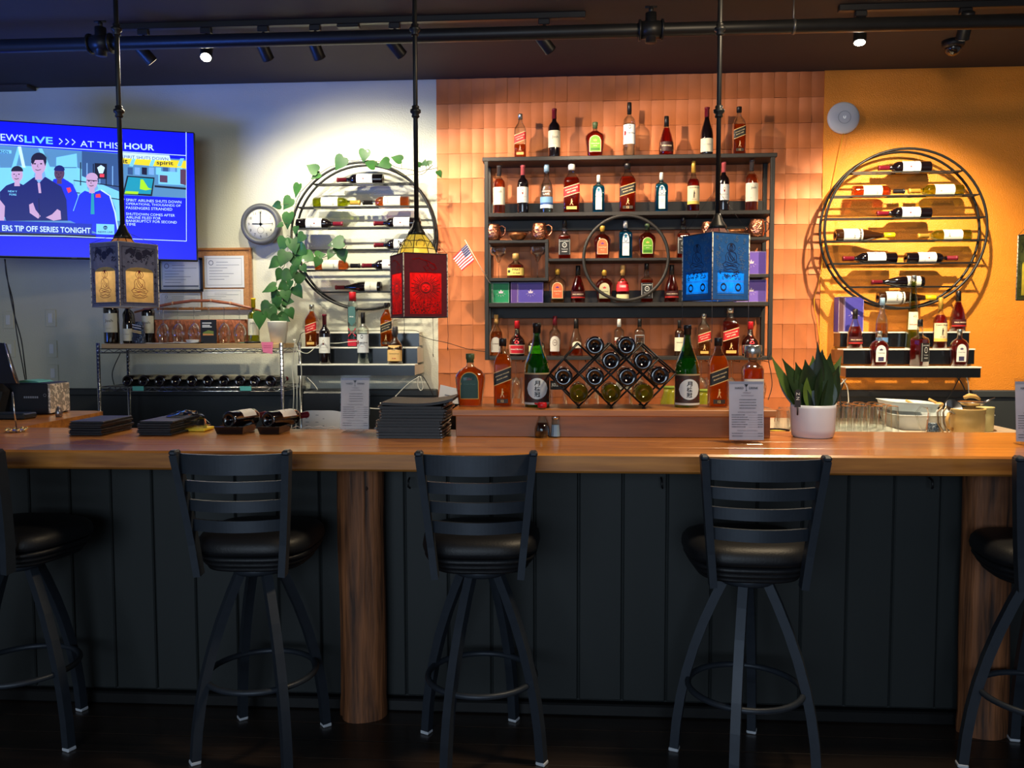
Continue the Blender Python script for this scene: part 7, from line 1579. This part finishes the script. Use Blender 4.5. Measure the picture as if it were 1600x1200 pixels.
for i, (px, py, w, l) in enumerate(((1432, 634, .05, 'tan handled scoop end poking out of the upper tub at the left'), (1468, 632, .04, 'small tan object poking out of the upper tub at the right'))):
    q = P(px, py, 4.98); b = MB(); b.sphere((0, 0, 0), w/2, 8, sc=(1.2, .7, .7)); b.tube([(0, 0, 0), (-.05, .03, .03)], .007, 8); o = b.build('scoop', m_tan, None, tuple(q)); tag(o, l, 'utensil')
# tan pots / pitchers
def pot(px0, px1, py0, Y, label, rgb, handle=True):
    a, c = P(px0, 660, Y), P(px1, 660, Y); r = (c.x-a.x)/2; H = P(px0, py0, Y).z-ZW; t = thing('stoneware_jar', label, 'jar', ((a.x+c.x)/2, Y, ZW+.001))
    b = MB(); b.lathe([(0, r*.9), (H*.05, r*.97), (H*.6, r), (H*.78, r*.97), (H*.82, r*1.02), (H*.9, r*1.0), (H*.97, r*1.05), (H, r*1.03), (H*.98, r*.94), (H*.3, r*.85), (H*.28, .001)], 28, capt=False); b.build('body', mat('sand_stoneware_%d' % rgb[0], rgb, .45, var=.1, scale=8), t)
    if handle:
        b = MB(); b.tube([(-r*.9, -.01, H*.85), (-r*1.25, -.02, H*.8), (-r*1.42, -.03, H*.55), (-r*1.30, -.03, H*.28), (-r*.95, -.01, H*.18)], .009, 8); b.build('handle', m_tan, t)
    return t, r, H
t1, r1_, H1 = pot(1486, 1537, 638, 4.70, 'large sand-coloured stoneware jar at the right on the back worktop', (206, 170, 104))
t2, r2_, H2 = pot(1526, 1552, 636, 4.86, 'narrow olive-sand stoneware jar behind the large sand-coloured jar', (188, 176, 120), False)
b = MB(); r = .075; b.lathe([(0, r*.2), (.012, r*.75), (.028, r), (.030, r*.98), (.014, r*.7), (.004, .001)], 24, capt=False); b.tube([(r*.9, 0, .026), (r*1.7, 0, .05)], [.006, .003], 8)
o = b.build('steel_ladle_bowl', m_steel, None, (t1.location.x+.045, 4.76, ZW+H1+.003)); tag(o, 'shallow steel bowl lying across the top of the sand-coloured jar', 'bowl')
b = MB(); b.tube([(-.03, 0, 0), (.0, 0, .012), (.03, 0, .008), (.06, 0, -.01)], [.010, .014, .012, .006], 10); o = b.build('bread_roll', m_tan, None, (P(1524, 628, 4.85).x, 4.92, ZW+H1+.042)); tag(o, 'folded tan cloth piece above the steel bowl', 'cloth')
q = P(1495, 634, 4.66); b = MB(); b.lathe([(0, .030), (.012, .045), (.02, .048), (.018, .044), (.004, .001)], 20, capt=False); o = b.build('small_steel_bowl', m_steel, None, (q.x, 4.71, ZW+H1-.002)); o.rotation_euler = (.9, .2, 0); tag(o, 'small steel bowl tilted on the rim of the sand-coloured jar', 'bowl')
# glass pitchers with bent handles
for px, l in ((1447, 'glass pitcher with an angular clear handle in front of the lower tub'),):
    q = P(1462, 660, 4.62); H = P(1462, 637, 4.62).z-ZW; r = .042; t = thing('glass_pitcher', l, 'pitcher', (q.x, 4.64, ZW+.001))
    b = MB(); b.lathe([(0, r*.9), (.01, r), (H*.5, r*.82), (H*.8, r*.78), (H, r*.95)], 16, smooth=False, capt=False); b.build('body', m_tum, t)
    b = MB(); b.lathe([(.005, r*.85), (H*.45, r*.76)], 16); b.build('ice', mat('crushed_ice', (110, 130, 150), .15, var=.6, scale=140, coat=1, bump=1, contrast=(.45, .55)), t)
    b = MB(); b.tube([(-r*.9, 0, H*.95), (-r*1.7, 0, H*1.02), (-r*2.35, 0, H*.8), (-r*1.9, 0, H*.4), (-r*1.3, 0, H*.06), (-r*.9, 0, H*.3), (-r*.8, 0, H*.6)], .0055, 8); b.build('handle', m_tum, t)
q = P(1478, 655, 4.60); t = thing('wire_whisk_handle', 'bent tan and steel tongs leaning against the sand-coloured jar', 'tongs', (q.x, 4.60, ZW+.002))
b = MB()
for s in (0, 1): b.tube([(-.02+s*.02, 0, .16), (-.045+s*.03, 0, .13), (-.04+s*.03, 0, .07), (0+s*.02, 0, 0)], .005, 8)
b.build('arm', mat('brushed_tong', (190, 160, 124), .3, .7), t)
# small dish left of plant pot
b = MB(); q = P(1218, 668, 4.6); b.lathe([(0, .03), (.012, .06), (.03, .07), (.028, .066), (.01, .04), (.009, .001)], 24, capt=False); b.lathe([(.010, .05), (.022, .055), (.026, .02), (.027, .001)], 16, mi=1, capt=False); o = b.build('lemon_dish', [m_bk, lm((226, 186, 60))], None, (q.x-.01, 4.62-.0, ZW+.001)); tag(o, 'dark dish of yellow slices behind the right end of the riser ledge', 'dish')
# items seen through and beside the diamond rack
def jar(px, pyt, r, Y, label, style):
    q = P(px, 620, Y); H = P(px, pyt, Y).z-ZW; t = thing(style['name'], label, style['cat'], (q.x, Y, ZW+.001))
    b = MB(); b.lathe([(0, r*.9), (.01, r), (H*.9, r*.98), (H, r*.94)], 20, capt=style.get('closed', False)); b.build('body', style['m'], t)
    if 'lab' in style:
        b = MB(); z0, z1 = style['lz'](H)
        vs = []; N = 10
        for i in range(N+1):
            a = -PI/2+(-.9+1.8*i/N); vs += [(1.01*r*math.cos(a), 1.01*r*math.sin(a), z0), (1.01*r*math.cos(a), 1.01*r*math.sin(a), z1)]
        b.add(vs, [(2*i, 2*i+2, 2*i+3, 2*i+1) for i in range(N)], 0)
        fn = lambda x, z: (1.02*r*math.cos(-PI/2+x/r), 1.02*r*math.sin(-PI/2+x/r), z)
        put_text(b, style['lab'], fn, 0, (z0+z1)/2, w=r*1.4, h=(z1-z0)*.5, mi=1, bold=True); b.build('label', style['lm'], t)
    return t, H
jar(872, 601, .055, 4.70, 'clear jar with a black banner label behind the left end of the diamond rack', dict(name='labelled_jar', cat='jar', m=m_tum, lab="JACK DANIEL'S", lz=lambda H: (ZT+.05-.885+.03, ZT+.10-.885+.03), lm=[lm((28, 28, 30)), lm((230, 230, 226))]))
jar(974, 603, .055, 4.72, 'clear jar with a cream label behind the middle of the diamond rack', dict(name='labelled_jar', cat='jar', m=m_tum, lab="CAPTAIN MORGAN", lz=lambda H: (ZT+.05-.885+.03, ZT+.09-.885+.03), lm=[lm((226, 220, 196)), lm((40, 40, 44))]))
for px, py, l in ((1049, 607, 'yellow-green fruit jar left of the right sake bottle'), (1103, 612, 'yellow-green fruit jar right of the right sake bottle')):
    q = P(px, 620, 4.75); H = P(px, py, 4.75).z-ZW; t = thing('fruit_jar', l, 'jar', (q.x, 4.75, ZW+.001), (0, 0, 0), 'fruit jars behind the right sake bottle')
    b = MB(); b.lathe([(0, .055), (.02, .062), (H*.7, .062), (H*.9, .045), (H, .045)], 20); b.build('jar', mat('lime_fill', (176, 170, 40), .2, var=.3, scale=20, coat=.8), t)
    b = MB(); b.lathe([(H*1.001, .047), (H+.012, .047)], 16); b.build('lid', lm((150, 170, 60)), t)
for px, l in ((808, 'clear goblet standing behind the left sake bottle'), (925, 'clear goblet standing behind the lower left cells of the diamond rack'), (1096, 'clear goblet standing between the right sake bottle and the whisky bottle')):
    jar(px, 590, .045, 4.9, l, dict(name='goblet', cat='glass', m=m_tum))
# dark box and curled paper below the left display
a, c = P(472, 640, 4.9), P(534, 602, 4.9); b = MB(); b.box(a.x, 4.9, 0, c.x+.04, 5.2, P(500, 612, 4.9).z, bev=.01); tag(b.build('black_cabinet', mat('black_cabinet_gloss', (26, 28, 32), .25)), 'glossy black cabinet under the left stepped display', 'cabinet')
a, c = P(472, 676, 3.9), P(532, 641, 3.9); b = MB(); n = 10; vs = []; w = c.x-a.x; h = P(500, 641, 3.9).z-.93
for i in range(n+1):
    u = i/n; y = .02*math.sin(u*PI)
    vs += [(u*w, -y, 0), (u*w, -y+.01, h*(1-.06*(2*u-1)**4))]
b.add(vs, [(2*i, 2*i+2, 2*i+3, 2*i+1) for i in range(n)], 0, True); b.add([(v[0], v[1]+.001, v[2]) for v in vs], [(2*i+1, 2*i+3, 2*i+2, 2*i) for i in range(n)], 0, True)
F = lambda x, z: (x*w, -.02*math.sin(x*PI)+.01*z-.0015, z*h)
for k in range(6): curve_strip(b, [(.1, .85-.11*k), (.1+(.5 if k % 2 else .35), .85-.11*k)], .014, F, 1)
put_text(b, 'Notice', F, .5, .92, w=.3, h=.06, mi=1) if False else None
o = b.build('curled_notice', [m_paper, m_ink], None, (a.x, 3.9, .93)); tag(o, 'curled white printed sheet standing behind the counter left of the menu stand', 'paper')
b = MB(); b.box(a.x-.05, 3.88, 0, c.x+.12, 4.30, .929, bev=.01); tag(b.build('low_cabinet', m_bk), 'low black cabinet directly behind the bar under the curled sheet', 'cabinet')
# leaning white card at the left of the riser
pts = [P(688, 601, 3.9), P(714, 607, 3.9), P(718, 634, 3.86), P(684, 630, 3.86)]
b = MB(); b.add([tuple(p) for p in pts]+[(p.x, p.y+.002, p.z) for p in pts], [(3, 2, 1, 0), (4, 5, 6, 7), (0, 1, 5, 4), (1, 2, 6, 5), (2, 3, 7, 6), (3, 0, 4, 7)])
fn = lambda u, v: tuple(pts[3].lerp(pts[2], u).lerp(pts[0].lerp(pts[1], u), v)+Vector((0, -.0015, 0)))
for k in range(3): curve_strip(b, [(.3, .5-.14*k), ((.9, .6, .5)[k], .5-.14*k)], .05, fn, 1)
fixn(b.build('leaning_card', [m_paper, m_ink])); o = bpy.data.objects['leaning_card']; tag(o, 'white printed card leaning behind the menu stack and the riser ledge', 'card')
b = MB(); x0 = P(684, 630, 3.86).x; b.box(x0-.02, 3.84, 0, x0+.14, 4.0, pts[3].z-.002, bev=.005); tag(b.build('ice_bin_cover', m_bk), 'narrow black bin the leaning card stands on', 'bin')
# cables on the left display and wire shelf
cable('display_cable', [(655, 524), (672, 530), (700, 536), (730, 545), (762, 550)], 5.40, .0022, m_bc, 'thin black cable running from the left display across the copper tiles to the shelf')
cable('display_cable', [(655, 519), (640, 516), (560, 517), (480, 518), (468, 530), (462, 548)], 5.22, .002, m_bc, 'thin black cable along the top of the left stepped display')
cable('white_cord', [(462, 545, 5.2), (480, 552, 5.2), (500, 538, 5.34), (530, 536, 5.34), (545, 534, 5.34), (560, 533, 5.34)], 5.2, .0022, m_wc, 'white cord looping across the middle step of the left display')
for k, (x, l) in enumerate(((459, 'leftmost of the white cables hanging beside the wire shelf post'), (463, 'middle one of the white cables hanging beside the wire shelf post'), (467, 'rightmost of the white cables hanging beside the wire shelf post'))):
    cable('white_cord', [(462-k*2, 530), (x, 550), (x-2+k*3, 580), (x+k, 610), (x-1+k*2, 640), (x-4+k*3, 672)], 4.98+.02*k, .003, m_wc, l)
cable('white_cord', [(480, 590), (490, 600), (500, 612), (520, 624), (532, 626)], 5.1, .0025, m_wc, 'white cord drooping from the left display behind the menu stand')
cable('white_cord', [(656, 588), (640, 598), (625, 612), (610, 628), (596, 638), (578, 638)], 5.05, .003, m_wc, 'white cord running down from the left display behind the menu stack')
cable('white_cord', [(654, 588), (653, 602), (657, 610), (661, 604), (657, 588)], 5.2, .003, m_wc, 'white cord loop hanging at the right end of the left display')
cable('display_cable', [(648, 592), (658, 586), (668, 600), (680, 625), (684, 640)], 5.25, .003, m_bc, 'black cord falling from the right end of the left display')
cable('power_cable', [(188, 552), (176, 580), (178, 600), (184, 612)], 5.5, .003, m_bc, 'black cable behind the left posts of the wire shelf unit')
cable('power_cable', [(1504, 585), (1496, 596), (1488, 612), (1476, 630), (1472, 650)], 5.3, .003, m_bc, 'black cord hanging left from the right stepped display')
cable('power_cable', [(1492, 585), (1502, 598), (1508, 612), (1510, 632)], 5.3, .004, m_bc, 'thick black cord hanging from the middle of the right stepped display')
cable('white_cord', [(1510, 588), (1513, 600), (1514, 622)], 5.3, .003, m_wc, 'white cord hanging from the right stepped display')
cable('power_cable', [(1320, 595), (1316, 602), (1313, 615), (1316, 632)], 5.3, .005, m_bc, 'black cord bundle hanging at the left end of the right stepped display')
cable('white_cord', [(1322, 592), (1308, 608), (1302, 630)], 5.28, .004, m_wc, 'white cord left of the black bundle under the right display')
cable('white_cord', [(1316, 592), (1324, 606), (1326, 630)], 5.28, .003, m_wc, 'white cord right of the black bundle under the right display')
cable('shelf_cable', [(1206, 548), (1201, 562), (1205, 585), (1206, 605), (1200, 625)], 5.3, .0025, m_bc, 'thin black cable hanging at the right end of the bottle shelf')
